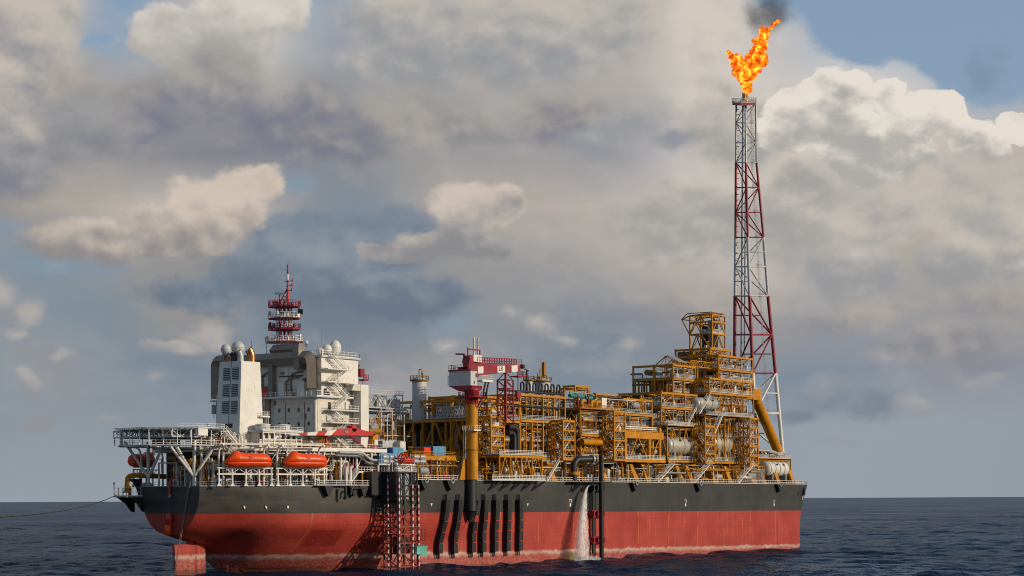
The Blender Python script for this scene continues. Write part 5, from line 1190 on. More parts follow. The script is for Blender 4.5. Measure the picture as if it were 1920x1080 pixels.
MB().prism([(CU_+20.8, 26.1, 46.6), (CU_+22.2, 26.1, 46.6), (CU_+22.3, 26.1, 45.2), (CU_+21.5, 26.1, 44.4), (CU_+20.7, 26.1, 45.2)], (0, .8, 0)).build('hook_block', RED, mc, recalc=True)
bt = thing('boom_rest_tower', 'dark red lattice tower with forked top holding the crane boom', 'tower', (97, 26.5, 39))
mb = MB(); bu0, bu1, b0, b1 = 95.3, 98.6, 25.0, 27.8
for u in (bu0, bu1):
    for v in (b0, b1): mb.tube((u, v, 38), (u, v, 49.4), .26, 8)
for i in range(5):
    z, z2 = 38+i*2.3, 38+(i+1)*2.3-.1
    for u in (bu0, bu1): mb.beam((u, b0, z2), (u, b1, z2), .2); mb.beam((u, b0 if i % 2 else b1, z), (u, b1 if i % 2 else b0, z2), .17)
    for v in (b0, b1): mb.beam((bu0, v, z2), (bu1, v, z2), .2); mb.beam((bu0 if i % 2 else bu1, v, z), (bu1 if i % 2 else bu0, v, z2), .17)
mb.build('lattice_legs', RED, bt)
mb = MB()
for u in (bu0, bu1):
    for v in (b0, b1): mb.beam((u, v, 49.2), (97, 26.4, 51.6), .24)
mb.tube((97, 26.4, 46), (97, 26.4, 51.6), .3, 8); mb.build('forked_top', RED, bt)
MB().prism([(94.4, 25.8, 51.5), (99.4, 25.8, 51.5), (100.6, 25.8, 53.0), (99.8, 25.8, 53.2), (98.9, 25.8, 52.2), (94.4, 25.8, 51.9)], (0, 1.3, 0)).build('boom_cradle', RED, bt, recalc=True)
# ---------------------------------------------------------------- process plant
def Zp(px, py, v): return P(px, py, v=v)[2]
def pick(r, tab):
    x = r.random()*sum(w for _, w in tab)
    for m, w in tab:
        x -= w
        if x <= 0: return m
    return tab[-1][0]
PIPEM = [(YEL, 4), (YELD, 6), (GAL, 1.8), (LAG, 1.3), (DRK, 3), (GRY, 1.2), (RED, .35), (CRM, .8), (TEA, .15)]
def lamp(r, parent, p):
    a = r.uniform(-.5, .5); MB().beam(p, (p[0]+.9+a*.4, p[1]+r.uniform(-.2, .5), p[2]+a), .13).build('lamp_fixture', WHT, parent)
def clutter(parent, r, u0, u1, v0, v1, z0, z1, n, lamps=2):
    """pipes, drums, cabinets and valves in a zone open to view on its starboard and after sides"""
    h = z1-z0
    for i in range(n):
        k_ = r.random(); u = r.uniform(u0, u1); v = v1-(v1-v0)*r.random()**1.6
        if k_ < .26:      # line along the ship with drops
            L = r.uniform(3, max(4, (u1-u0)*.7)); a = max(u0, u-L/2); b = min(u1, u+L/2); z = z0+h*r.uniform(.15, .95); rr = r.choice((.09, .12, .16, .22, .3))
            pts = [(a, v, z), (b, v, z)]
            if r.random() < .55: pts.append((b, v, z0+h*r.uniform(0, .3) if r.random() < .6 else z1))
            if r.random() < .35: pts.insert(0, (a, v, z0))
            MB().pipe(pts, rr, n=6).build('pipe', pick(r, PIPEM), parent)
        elif k_ < .40:    # line athwart
            z = z0+h*r.uniform(.3, .97); w_ = r.uniform(2, 6); MB().pipe([(u, v, z0+h*r.uniform(0, .5)), (u, v, z), (u, max(v0-4, v-w_), z)], r.choice((.1, .14, .2, .28)), n=6).build('pipe', pick(r, PIPEM), parent)
        elif k_ < .58:    # riser
            MB().tube((u, v, z0), (u, v, z0+h*r.uniform(.5, 1)), r.choice((.1, .14, .2, .26)), 6).build('riser_pipe', pick(r, PIPEM), parent)
        elif k_ < .68:    # upright drum
            rr = r.uniform(.4, .95); hh = h*r.uniform(.3, .7); MB().vessel((u, v-rr, z0+rr*.5+.3), (u, v-rr, z0+hh), rr, 12).build('upright_drum', pick(r, [(LAG, 2), (GAL, 2), (CRM, 1), (YELD, 3), (GRY, 1.5), (DRK, 1)]), parent)
        elif k_ < .76:    # lying drum
            rr = r.uniform(.45, 1.0); L = r.uniform(2, 5); zz = z0+rr+r.uniform(.3, .5)*h*.6; MB().vessel((u, v-rr, zz), (min(u1, u+L), v-rr, zz), rr, 12).build('lying_drum', pick(r, [(LAG, 2), (GAL, 1.5), (CRM, 1), (GRY, 2), (YELD, 1.5)]), parent)
        elif k_ < .87:    # cabinet or skid
            w_, d_, hh = r.uniform(.8, 2.6), r.uniform(.6, 1.6), r.uniform(.9, min(2.6, h*.6)); mb = MB(); mb.bx(u, u+w_, v-d_, v, z0+.15, z0+hh)
            for j in range(int(w_/.5)): mb.bx(u+.08+j*.5, u+.42+j*.5, v, v+.05, z0+.3, z0+hh-.15)
            mb.bx(u-.08, u+w_+.08, v-d_-.08, v+.06, z0+.02, z0+.15)
            mb.build('cabinet', pick(r, [(CRM, 1.2), (LGR, 1.5), (YELD, 3), (DRK, 3), (BLU, .25), (RED, .4), (TEA, .25), (LBL, .3)]), parent)
        elif k_ < .95:    # valve with wheel
            z = z0+r.uniform(.6, 2); mb = MB(); mb.tube((u, v, z0), (u, v, z+.5), .12, 6); mb.lathe([(.3, -.3), (.42, -.1), (.42, .1), (.3, .3)], (u, v, z), (1, 0, 0), 8); mb.lathe([(.38, 0), (.38, .08)], (u, v, z+.55), (0, 0, 1), 10); mb.build('valve', pick(r, [(YEL, 2), (RED, 1), (GAL, 2), (TEA, .5), (DRK, 2)]), parent)
        else:             # ladder-like cable rack
            z = z0+h*r.uniform(.6, .95); L = min(u1-u, r.uniform(4, 12)); mb = MB(); mb.beam((u, v, z), (u+L, v, z), .08, .16); mb.beam((u, v-.7, z), (u+L, v-.7, z), .08, .16)
            for j in range(int(L/.6)): mb.beam((u+j*.6, v, z), (u+j*.6, v-.7, z), .06)
            mb.build('cable_rack', GAL, parent)
    for i in range(max(1, n//5)):       # scaffold bays and header manifolds: many thin members in one piece
        u = r.uniform(u0, max(u0+.1, u1-5)); v = v1-(v1-v0)*r.random()*.6; L = min(u1-u, r.uniform(2.5, 5.5)); hh = h*r.uniform(.6, .97); mb = MB()
        if r.random() < .5:
            k2 = max(2, int(L/1.6)); k3 = max(2, int(hh/1.5))
            for a in range(k2+1):
                for d in (0, -1.2): mb.beam((u+L*a/k2, v+d, z0), (u+L*a/k2, v+d, z0+hh), .09)
            for c in range(1, k3+1):
                z = z0+hh*c/k3
                for d in (0, -1.2): mb.beam((u, v+d, z), (u+L, v+d, z), .08)
                mb.beam((u, v, z), (u, v-1.2, z), .08); mb.beam((u+L, v, z), (u+L, v-1.2, z), .08)
                if c % 2: mb.beam((u, v, z-hh/k3), (u+L, v, z), .07)
            mb.build('scaffold_bay', pick(r, [(GAL, 2), (YEL, 3), (YELD, 3)]), parent)
        else:
            z = z0+hh; mb.tube((u, v, z), (u+L, v, z), .2, 6)
            for a in range(int(L/.55)): mb.tube((u+.3+a*.55, v, z0+h*.1*(a % 3)), (u+.3+a*.55, v, z), .08, 5); mb.lathe([(.16, -.14), (.2, 0), (.16, .14)], (u+.3+a*.55, v, z0+.9+.5*(a % 2)), (0, 0, 1), 6)
            mb.build('header_manifold', pick(r, [(YEL, 3), (YELD, 3), (GAL, 1), (DRK, 1), (LAG, .7)]), parent)
    for i in range(lamps): lamp(r, parent, (r.uniform(u0, u1), v1+.05, z0+h*r.uniform(.45, .9)))

def module(name, lab, cat, u0, u1, v0, v1, decks, top, seed, dens=1.0, bays=None, brace=True, base=None, aft_w=None, group='process modules on the deck', back=True):
    """a steel module: columns, decks with deep edge beams, braces, rails, dark backing boxes for the inner shade and open pipework"""
    r = random.Random(seed); t_ = thing(name, lab, cat, (u0, v1, decks[0]), group)
    L = u1-u0; nb = bays or max(2, round(L/7)); aw = aft_w or (v1-v0); na = max(2, round(aw/7)); z_ = [base if base is not None else decks[0]]+[d for d in decks if d > (base if base is not None else decks[0])]+[top]
    us_ = [u0+L*i/nb for i in range(nb+1)]; vs_ = [v1-aw*i/na for i in range(na+1)]
    mb = MB()
    for i, u in enumerate(us_): mb.beam((u, v1-.35, z_[0]), (u, v1-.35, top), .40 if i % 2 == 0 else .28); mb.beam((u, v1-7, z_[0]), (u, v1-7, top), .42)
    for v in vs_[1:]: mb.beam((u0+.35, v, z_[0]), (u0+.35, v, top), .5)
    lev = sorted(set(list(decks)+[top]))
    for z in lev:
        mb.beam((u0, v1-.2, z-.5), (u1, v1-.2, z-.5), .42, .62); mb.beam((u0+.2, v1-aw, z-.5), (u0+.2, v1-.2, z-.5), .42, .7)
        if z < top:
            for j in range(int(L/2.4)): mb.beam((u0+1.2+j*2.4, v1-.4, z-.55), (u0+1.2+j*2.4, v0, z-.55), .22, .55)
            for v in (v1-5, v1-10): mb.beam((u0, v, z-.7), (u1, v, z-.7), .35, .7)
        else:
            for u in us_: mb.beam((u, v1-.3, z-.4), (u, v1-7, z-.4), .3, .5)
            mb.beam((u0, v1-7, z-.4), (u1, v1-7, z-.4), .35, .6)
    if brace:
        for a, b in zip(lev[:-1], lev[1:]):
            for i in range(0, nb):
                if r.random() < .45: m_ = (us_[i]+us_[i+1])/2; mb.beam((us_[i], v1-.4, a), (m_, v1-.4, b-.9), .24); mb.beam((us_[i+1], v1-.4, a), (m_, v1-.4, b-.9), .24)
                elif r.random() < .3: mb.beam((us_[i], v1-.4, a), (us_[i+1], v1-.4, b-.9), .26)
            for i in range(0, na):
                if r.random() < .5: m_ = (vs_[i]+vs_[i+1])/2; mb.beam((u0+.3, vs_[i], a), (u0+.3, m_, b-.9), .28); mb.beam((u0+.3, vs_[i+1], a), (u0+.3, m_, b-.9), .28)
    mb.build('steel_frame', YEL, t_)
    for z in decks:
        MB().bx(u0+.1, u1-.1, v0, v1-.1, z-.09, z).build('deck_plate', DKD, t_)
        MB().rail([(u0+.1, v1-aw, z), (u0+.1, v1-.05, z), (u1-.1, v1-.05, z)], 1.15, 1.7, .085, 2).build('handrail', pick(r, [(WHT, 1), (LGR, 2), (YEL, .7)]), t_)
    for a, b in zip(lev[:-1], lev[1:]):
        n = int(dens*L*(b-a)*.27); h = b-a
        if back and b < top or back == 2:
            MB().bx(u0+5, u1-1, v0, v1-8.5, a+.02, b-.6).build('shade_backing', pick(r, [(DRK, 3), (BLK, 1), (DKD, 1)]), t_)  # dark box added as backing, its colour stands in for deep shade between decks
        if h > 6.5:     # mezzanine strip
            zm = a+h*r.uniform(.42, .58); ua = u0+L*r.uniform(0, .3); ub = u1-L*r.uniform(0, .3)
            mb = MB(); mb.bx(ua, ub, v1-4.5, v1-.9, zm-.1, zm); mb.beam((ua, v1-.9, zm-.2), (ub, v1-.9, zm-.2), .2, .4); mz = mb.build('mezzanine', YELD, t_)
            MB().rail([(ua, v1-.85, zm), (ub, v1-.85, zm)], 1.1, 1.6, .08, 2).build('mezzanine_rail', LGR, mz)
        clutter(t_, r, u0+.8, u1-.8, v1-7.5, v1-.8, a, b-.7, n, lamps=max(2, int(L/4.5)))
        clutter(t_, r, u0+.8, u0+5, v1-aw, v1-1, a, b-.7, int(dens*aw*h*.2), lamps=max(1, int(aw/6)))
        # a few long service lines under the deck above
        for j in range(int(3*dens)): MB().tube((u0+.5, v1-.9-j*.5, b-1.2-.25*(j % 3)), (u1-.5, v1-.9-j*.5, b-1.2-.25*(j % 3)), .12, 6).build('service_line', pick(r, [(LAG, 2), (GAL, 2), (CRM, 2), (YELD, 1)]), t_)
    return t_

def stair_tower(lab, u0, v1, z0, z1, n, wu=5.8, wv=3.9, legs=None):
    t_ = thing('stair_tower', lab, 'stair tower', (u0, v1, z0), 'yellow stair towers along the ship side')
    u1, v0 = u0+wu, v1-wv; h = (z1-z0)/n; mb = MB()
    for u in (u0, u1):
        for v in (v0, v1): mb.beam((u, v, legs if legs is not None and v == v0 else z0), (u, v, z1), .42)
    for i in range(n+1):
        z = z0+i*h; t2 = .62 if i in (0, n) else .46
        for v in (v0, v1): mb.beam((u0, v, z), (u1, v, z), .3, t2)
        for u in (u0, u1): mb.beam((u, v0, z), (u, v1, z), .3, t2)
        if i < n:
            zb, um, vm = z+h, (u0+u1)/2, (v0+v1)/2
            for v in (v0, v1): mb.beam((u0, v, z), (um, v, zb-.2), .2); mb.beam((u1, v, z), (um, v, zb-.2), .2)
            for u in (u0, u1): mb.beam((u, v0, z), (u, vm, zb-.2), .2); mb.beam((u, v1, z), (u, vm, zb-.2), .2)
    mb.build('lattice_frame', YEL, t_)
    for i in range(n):
        z = z0+i*h; a, b = (u0+1.2, u1-1.2) if i % 2 else (u1-1.2, u0+1.2)
        MB().stair((a, v1-1.0 if i % 2 else v0+1.0, z), (b, v1-1.0 if i % 2 else v0+1.0, z+h), 1.0, (0, 1, 0)).build('flight', WHT if i % 2 else LGR, t_)
        mb = MB(); e = (u1-1.2, u1) if i % 2 else (u0, u0+1.2); mb.bx(e[0], e[1], v0, v1, z+h-.08, z+h); mb.build('landing', YELD, t_)
        MB().rail([(u0, v1, z), (u1, v1, z)], 1.1, 1.5, .07).build('handrail', LGR, t_)
    return t_

# --- lower pipe deck between the hull deck and the modules
for i, (ua, ub, lab) in enumerate(((58, 88, 'yellow pipework and valves on the deck between the striped tower and the crane'), (89, 126, 'deck pipework behind the white railed side platform'), (127, 156, 'deck pipework behind the fat black elbow pipe'), (157, 196, 'deck pipework under the yellow gantry frame'), (197, 246, 'deck pipework below the tall plant near the bow'))):
    r = random.Random(40+i); t_ = thing('deck_pipework', lab, 'pipework', (ua, 20, 22.4), 'pipework along the main deck')
    z0 = zdeck(ua)
    MB().bx(ua, ub, -12, 14.5, z0, 28.6).build('shade_backing', DRK, t_)  # dark box added behind the pipes, its colour stands in for shade
    clutter(t_, r, ua+.5, ub-.5, 17, 25, z0, 28.4, int((ub-ua)*1.9), 5)
    for j in range(int((ub-ua)/3)):
        u = ua+r.uniform(0, ub-ua); v = r.uniform(20, 24.8); hh = r.uniform(1.5, 4.6); mb = MB(); mb.beam((u, v, z0), (u, v, z0+hh), .18); mb.beam((u+1.4, v, z0), (u+1.4, v, z0+hh), .18); mb.beam((u-.2, v, z0+hh), (u+1.6, v, z0+hh), .2)
        if r.random() < .5: mb.beam((u, v, z0), (u+1.4, v, z0+hh), .12)
        mb.build('pipe_support', YEL if r.random() < .7 else YELD, t_)
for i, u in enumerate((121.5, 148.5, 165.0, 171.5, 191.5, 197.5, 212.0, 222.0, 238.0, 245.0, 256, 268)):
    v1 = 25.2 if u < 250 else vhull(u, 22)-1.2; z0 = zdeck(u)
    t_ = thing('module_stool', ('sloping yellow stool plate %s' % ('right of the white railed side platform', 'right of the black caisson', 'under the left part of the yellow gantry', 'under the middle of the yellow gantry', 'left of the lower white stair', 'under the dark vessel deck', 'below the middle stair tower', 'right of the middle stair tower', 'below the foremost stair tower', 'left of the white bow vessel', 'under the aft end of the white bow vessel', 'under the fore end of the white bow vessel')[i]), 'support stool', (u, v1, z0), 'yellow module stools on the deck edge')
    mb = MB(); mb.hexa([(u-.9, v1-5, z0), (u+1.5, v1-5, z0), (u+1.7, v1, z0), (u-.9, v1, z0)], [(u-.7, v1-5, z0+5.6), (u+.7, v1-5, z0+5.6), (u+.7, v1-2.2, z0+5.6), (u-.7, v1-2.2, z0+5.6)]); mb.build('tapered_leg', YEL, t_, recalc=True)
    MB().prism([(u-.95, v1-5, z0+.2), (u-.95, v1-.3, z0+.2), (u-.78, v1-2.3, z0+5.5), (u-.78, v1-5, z0+5.5)], (-.06, 0, 0)).build('shade_plate', YELD, t_, recalc=True)  # thin ochre skin on the aft face, its shade put into the colour

# --- module A: behind the crane, dark after face and bright side
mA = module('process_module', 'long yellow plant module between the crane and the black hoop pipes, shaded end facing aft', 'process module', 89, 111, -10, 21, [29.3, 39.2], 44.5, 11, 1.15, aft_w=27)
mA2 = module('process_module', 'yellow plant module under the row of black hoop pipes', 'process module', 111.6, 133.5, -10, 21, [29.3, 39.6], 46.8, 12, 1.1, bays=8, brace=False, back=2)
for z, m in ((43.2, BLK), (47.2, BLK)):
    MB().tube((102 if z > 45 else 107, 20.7, z), (133, 20.7, z), .32, 8).build('header_pipe', m, mA2)
for i in range(7):
    u = 113.6+i*2.95; ub = u+1.5; pts = [(u, 19.5, 47)]+[(u+.75-.75*math.cos(a), 19.5, 49.1+.85*math.sin(a)) for a in [math.pi*j/8 for j in range(9)]]+[(ub, 19.5, 47.4)]
    MB().path(pts, .26, 8).build('hoop_pipe', BLK, mA2)
    MB().pipe([(u+.4, 20.8, 43), (u+.4, 20.8, 40.2)], .16, n=6).build('drop_pipe', BLK, mA2); MB().vessel((u+.5, 20.2, 40.3), (u+.5, 20.2, 41.6), .35, 8).build('cooler_motor', TEA if i % 2 else DRK, mA2)
MB().pipe([(106, 20.5, 37.2), (110.4, 20.5, 37.2), (110.4, 20.5, 30)], .85, 2, 12).build('black_bend', BLK, mA); MB().pipe([(105.5, 20.9, 35.6), (108.4, 20.9, 35.6), (108.4, 20.9, 30)], .7, 1.8, 12).build('black_bend', BLK, mA)
MB().bx(94, 101, 20.6, 21.3, 37.2, 38.3).build('insulated_duct', CRM, mA)
lowm = thing('side_skid', 'yellow V-braced skid frame standing on the white railed side platform', 'skid', (92, 26, 22.6))
mb = MB()
for (v, w_) in ((27.9, .34), (23.5, .3)):
    for u in (92, 97, 102, 107, 111.6): mb.beam((u, v, 22.6), (u, v, 28.9), w_)
    for i, u in enumerate((92, 97, 102, 107)): mb.beam((u, v, 22.6), (u+2.4, v, 28.6), .22); mb.beam((u+5, v, 22.6), (u+2.6, v, 28.6), .22)
    mb.beam((92, v, 28.9), (112, v, 28.9), .4, .6)
mb.beam((92, 23.5, 28.9), (92, 27.9, 28.9), .4, .6); mb.beam((112, 23.5, 28.9), (112, 27.9, 28.9), .4, .6); mb.build('braced_frame', YEL, lowm)
MB().bx(91.5, 112.3, 23, 28.2, 29.2, 29.35).build('top_plate', DKD, lowm); MB().rail([(91.5, 23, 29.35), (91.5, 28.1, 29.35), (112.3, 28.1, 29.35), (112.3, 23, 29.35)], 1.2, 1.5, .1, 2).build('handrail', WHT, lowm)
clutter(lowm, random.Random(3), 93, 111, 23.5, 27, 22.7, 28.6, 22, 2)
# aft upper frames and lattices
gl_ = thing('white_lattice_frame', 'white lattice frame on the aft edge of the plant left of the crane', 'frame', (88, 15, 39.3))
mb = MB(); mb.truss((88.6, 9.5, 39.4), (88.6, 19.5, 39.4), 2.9, 8, .2, .16, kind='x'); mb.truss((91.5, 9.5, 39.4), (91.5, 19.5, 39.4), 2.9, 8, .2, .16, kind='x'); mb.build('lattice', LGR, gl_)
of = module('cooler_frame', 'ochre frame of grey coolers above the shaded end of the plant left of the crane', 'cooler bank', 92, 104, 2, 20, [39.3, 42.4], 45.6, 15, 1.6, brace=False, aft_w=16, back=2)
# grey pipe bridge and substation next to the accommodation block
pb = thing('pipe_bridge', 'grey railed pipe bridge on frames between the accommodation block and the plant', 'pipe bridge', (60, 5, 30))
mb = MB(); 
for v in (8, 2): mb.truss((53, v, 41.4), (76, v, 41.4), 3.6, 7, .3, .2)
for u in (55, 61, 67, 73): mb.beam((u, 8, 21), (u, 8, 41.4), .45); mb.beam((u, 2, 21), (u, 2, 41.4), .4)
for z in (33, 37): mb.beam((53, 8, z), (76, 8, z), .35, .4)
mb.beam((55, 8, 33), (61, 8, 41), .2); mb.beam((61, 8, 33), (67, 8, 41), .2); mb.build('bridge_frame', GAL, pb)
mb = MB(); mb.bx(53, 76, 2.3, 7.2, 41.5, 44.0); mb.build('switch_room', GRY, pb)
for i in range(12): MB().bx(54+i*1.85, 55.2+i*1.85, 7.2, 7.28, 41.9, 43.7).build('panel', LGR if i % 3 else DRK, pb)
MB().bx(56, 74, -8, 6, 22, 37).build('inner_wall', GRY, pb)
for j in range(9): MB().tube((53, 8.3-j*.6, 40.5-.2*(j % 3)), (78, 8.3-j*.6, 40.5-.2*(j % 3)), .15, 6).build('pipe', rnd.choice((GAL, LAG, GRY)), pb)
mb = MB(); mb.rail([(53, 8.2, 45), (76, 8.2, 45)], 1, 1.6, .09); mb.build('handrail', LGR, pb)
MB().stair((52, 9.2, 33), (57, 9.2, 37.5), 1, (0, 1, 0)).build('stairway', LGR, pb); MB().stair((58, 9.2, 37.5), (53, 9.2, 41.4), 1, (0, 1, 0)).build('stairway', LGR, pb)
clutter(pb, random.Random(5), 54, 78, 6, 9.5, 33, 41, 26, 3); clutter(pb, random.Random(6), 54, 82, 8, 14, 22, 32, 30, 3)
yb = thing('lower_yellow_deck', 'low yellow railed deck carrying containers left of the crane', 'deck', (64, 22, 29))
mb = MB(); mb.bx(60, 80, 4, 24, 28.3, 28.5); mb.build('deck_plate', DKD, yb)
mb = MB(); mb.beam((60, 23.9, 28), (80, 23.9, 28), .4, 1.0); mb.beam((60.1, 4, 28), (60.1, 23.9, 28), .4, 1.0)
for u in (60.3, 66, 72, 78): mb.beam((u, 23.7, 22.4), (u, 23.7, 28), .35)
for j in range(8): mb.beam((61+j*2.4, 4, 28), (61+j*2.4, 23.8, 28), .2, .5)
mb.build('edge_beams', YEL, yb); MB().rail([(60.1, 6, 28.5), (60.1, 23.9, 28.5), (80, 23.9, 28.5)], 1.25, 1.5, .1, 2).build('handrail', YEL, yb)
MB().stair((77, 25.0, 22.5), (81.5, 25.0, 28.4), 1.2, (0, 1, 0)).build('stairway', WHT, yb)
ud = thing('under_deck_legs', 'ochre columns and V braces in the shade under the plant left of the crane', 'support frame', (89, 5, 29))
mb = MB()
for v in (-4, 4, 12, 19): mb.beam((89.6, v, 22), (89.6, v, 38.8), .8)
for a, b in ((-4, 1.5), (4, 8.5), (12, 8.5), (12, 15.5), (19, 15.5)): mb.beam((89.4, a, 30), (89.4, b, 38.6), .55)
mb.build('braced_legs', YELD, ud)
def container(u, v, z, l, w, h, m, m2, lab):
    t_ = thing('container', lab, 'container', (u, v, z), 'containers and boxes on the deck by the crane'); mb = MB(); mb.bx(u, u+l, v-w, v, z, z+h); 
    for j in range(int(l/.5)): mb.bx(u+.15+j*.5, u+.4+j*.5, v, v+.06, z+.15, z+h-.15)
    mb.build('shell', m, t_)
    for j in range(2): mb = MB(); mb.bx(u-.06, u, v-w*(.05+.475*j)-w*.45, v-w*(.05+.475*j), z+.12, z+h-.12); mb.beam((u-.1, v-w*(.3+.4*j), z+.2), (u-.1, v-w*(.3+.4*j), z+h-.2), .07); mb.build('end_door', m2, t_)
container(70.5, 22.6, 28.5, 5.2, 4.6, 2.7, LBL, BLU, 'blue container with lighter side on the yellow railed deck')
container(49.5, 22.6, 26.2, 4.6, 4.2, 2.9, LBL, BLU, 'dark blue container behind the silver cylinders on the grey walkway')
container(54.8, 22.2, 28.0, 4.2, 4.4, 2.6, LBL, BLU, 'blue container behind the red rescue boat')
container(52, 15, 29.2, 3.4, 3, 2.2, BLU, BLU, 'small dark blue box behind the yellow crane head')
container(57, 17, 30.4, 4.5, 3.2, 2.0, LGR, GRY, 'low grey box behind the red rescue boat'); container(61.5, 19.0, 30.0, 2.2, 2.0, 2.3, WHT, CRM, 'small white box standing left of the blue container')
container(66.3, 23.0, 28.5, 2.6, 2.2, 2.3, ORG, BRD, 'orange basket box left of the blue container on the yellow deck')
def cyl_rack(u, v, z, nu, nz, lab):
    t_ = thing('cylinder_rack', lab, 'cylinder rack', (u, v, z), 'racks of silver cylinders')
    for i in range(nu):
        for j in range(nz): MB().vessel((u+i*2.6, v-.2, z+.7+j*1.15), (u+1.8+i*2.6, v-.2, z+.7+j*1.15), .5, 12).build('cylinder', paint('silver', (.55, .56, .57), .35, .1, 0, .4), t_)
    mb = MB()
    for i in range(nu+1): mb.beam((u-.5+i*2.6, v-.8, z), (u-.5+i*2.6, v-.8, z+nz*1.2+.2), .12); mb.beam((u-.5+i*2.6, v+.4, z), (u-.5+i*2.6, v+.4, z+.3), .12)
    mb.beam((u-.6, v-.8, z+.1), (u+nu*2.6-.4, v-.8, z+.1), .14); mb.build('rack_frame', WHT, t_)
cyl_rack(47.5, 25.2, 26.2, 2, 2, 'silver cylinders four in a block on the grey walkway by the blue container')
cyl_rack(51.0, 26.4, 22.6+1.8, 1, 2, 'two silver cylinders on top of the striped tower'); cyl_rack(59.6, 25.2, 26.4, 2, 2, 'silver cylinders just right of the red rescue boat')
rb = thing('rescue_boat', 'small red open rescue boat with arched frame on its cradle above the striped tower', 'boat', (0, 0, 0))
mb = MB(); loft(mb, [[(x, -w, zt), (x, -w*.7, zb), (x, 0, zb-.12), (x, w*.7, zb), (x, w, zt)] for x, w, zb, zt in ((-2.6, .85, .2, .95), (-1, 1.1, .1, .95), (1, 1.1, .1, 1.0), (2.2, .8, .3, 1.15), (3.1, .1, .85, 1.35))], True); mb.build('hull_shell', BRD, rb, recalc=True)
for x in (-2.2, -.9): MB().path([(x, 1.0*math.cos(a), .9+1.55*math.sin(a)) for a in [math.pi*i/10 for i in range(11)]], .22, 8).build('arch_frame', ORG, rb)
MB().path([(-2.5, 1.05, 1), (.8, 1.2, 1.05), (2.3, .85, 1.2), (3.1, 0, 1.4)], .2, 8).build('side_tube', ORG, rb); MB().bx(-.4, .4, -.35, .35, .6, 1.5).build('console', DRK, rb)
rb.location = w3((54.3, 27.0, 26.4)); rb.rotation_euler = (0, 0, .1)
rc = thing('rescue_boat_davit', 'white cradle and arm under the small red rescue boat', 'davit', (54, 26, 24)); MB().bx(51.5, 57.5, 25.4, 27.4, 26.0, 26.2).build('cradle_deck', WHT, rc)
MB().pipe([(53.2, 25.2, 24), (53.2, 25.2, 29.2), (55.0, 26.6, 29.6)], .18, n=6).build('arm', LGR, rc); MB().beam((52.5, 26.0, 24.3), (55.5, 27.0, 26), .2).build('brace', WHT, rc)

# --- module B and the gantry
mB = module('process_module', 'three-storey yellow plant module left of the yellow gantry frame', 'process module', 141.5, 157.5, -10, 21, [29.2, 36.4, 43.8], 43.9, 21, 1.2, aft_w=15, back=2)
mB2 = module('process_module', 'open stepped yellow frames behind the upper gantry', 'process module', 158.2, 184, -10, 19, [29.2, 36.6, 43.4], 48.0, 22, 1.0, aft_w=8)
MB().pipe([(141.2, 21.3, 33.9), (151.5, 21.3, 33.9)], .95, n=12).build('yellow_main', YEL, mB)
tb_ = thing('upper_portal_frames', 'group of stepped yellow portal frames on the roof of the plant left of the gantry', 'frame', (142, 18, 44))
for (u, v, w_, d_, h_) in ((139, 12, 7, 4, 5.0), (143.5, 17.5, 6.6, 4, 6.4), (150.2, 13, 7.5, 5, 6.2), (151.5, 19.6, 5, 3, 4.4), (159, 17, 7, 4, 4.6), (167.5, 17, 6.5, 5, 3.2)):
    z0 = 43.9; mb = MB()
    for a in (u, u+w_):
        for b in (v, v-d_): mb.beam((a, b, z0), (a, b, z0+h_), .38)
    mb.beam((u-.3, v, z0+h_), (u+w_+.3, v, z0+h_), .4, .6); mb.beam((u-.3, v-d_, z0+h_), (u+w_+.3, v-d_, z0+h_), .4, .6); mb.beam((u, v-d_, z0+h_), (u, v, z0+h_), .4, .6); mb.beam((u+w_, v-d_, z0+h_), (u+w_, v, z0+h_), .4, .6)
    mb.beam((u, v, z0), (u+w_, v, z0+h_), .22); mb.build('portal', YELD if v < 16 else YEL, tb_)
clutter(tb_, random.Random(9), 139, 182, 10, 20, 43.9, 48.6, 44, 6)
MB().tube((137.5, 19.6, 47.2), (144.5, 19.6, 47.2), .6, 10).build('green_header', TEA, tb_); MB().tube((145.5, 19.6, 46.9), (149, 19.6, 46.9), .6, 10).build('green_header', TEA, tb_)
for u in (141.0, 146.4): MB().tube((u, 20.2, 43.9), (u, 20.2, 47.4), .32, 8).build('red_post', RED, tb_)
MB().bx(153.0, 155.6, 19.0, 20.6, 43.9, 47.2).build('white_cabinet', WHT, tb_)
for u in (142.6, 147.6, 150.4): MB().pipe([(u, 20.3, 44), (u, 20.3, 45.9), (u+2, 20.3, 45.9)], .5, 1.2, 10).build('yellow_bend', YEL, tb_)
gt = thing('yellow_gantry', 'bright yellow gantry of thick beams and V braces with white pipes on top', 'gantry', (160, 24, 29))
MB().beam((159.6, 24, 36.4), (181.5, 24, 36.4), .9, 2.0).build('main_beam', YEL, gt)
for u in (160.2, 173.6, 179.6): MB().tube((u, 24, 29.2), (u, 24, 39.0 if u > 175 else 35.6), .62, 12).build('column', YEL, gt)
mb = MB(); mb.beam((167, 24, 35.6), (162.4, 24, 29.6), .36); mb.beam((167.6, 24, 35.6), (172.6, 24, 29.6), .36); mb.beam((179, 24, 35), (175.2, 24, 29.6), .36); mb.beam((173.8, 24, 33), (179, 24, 33), .2); mb.build('v_brace', YEL, gt)
for j, z in enumerate((37.7, 38.3, 38.9)): MB().tube((160+j*.8, 23.8-j*.3, z), (181.6, 23.8-j*.3, z), .2, 8).build('white_line', WHT if j else YEL, gt)
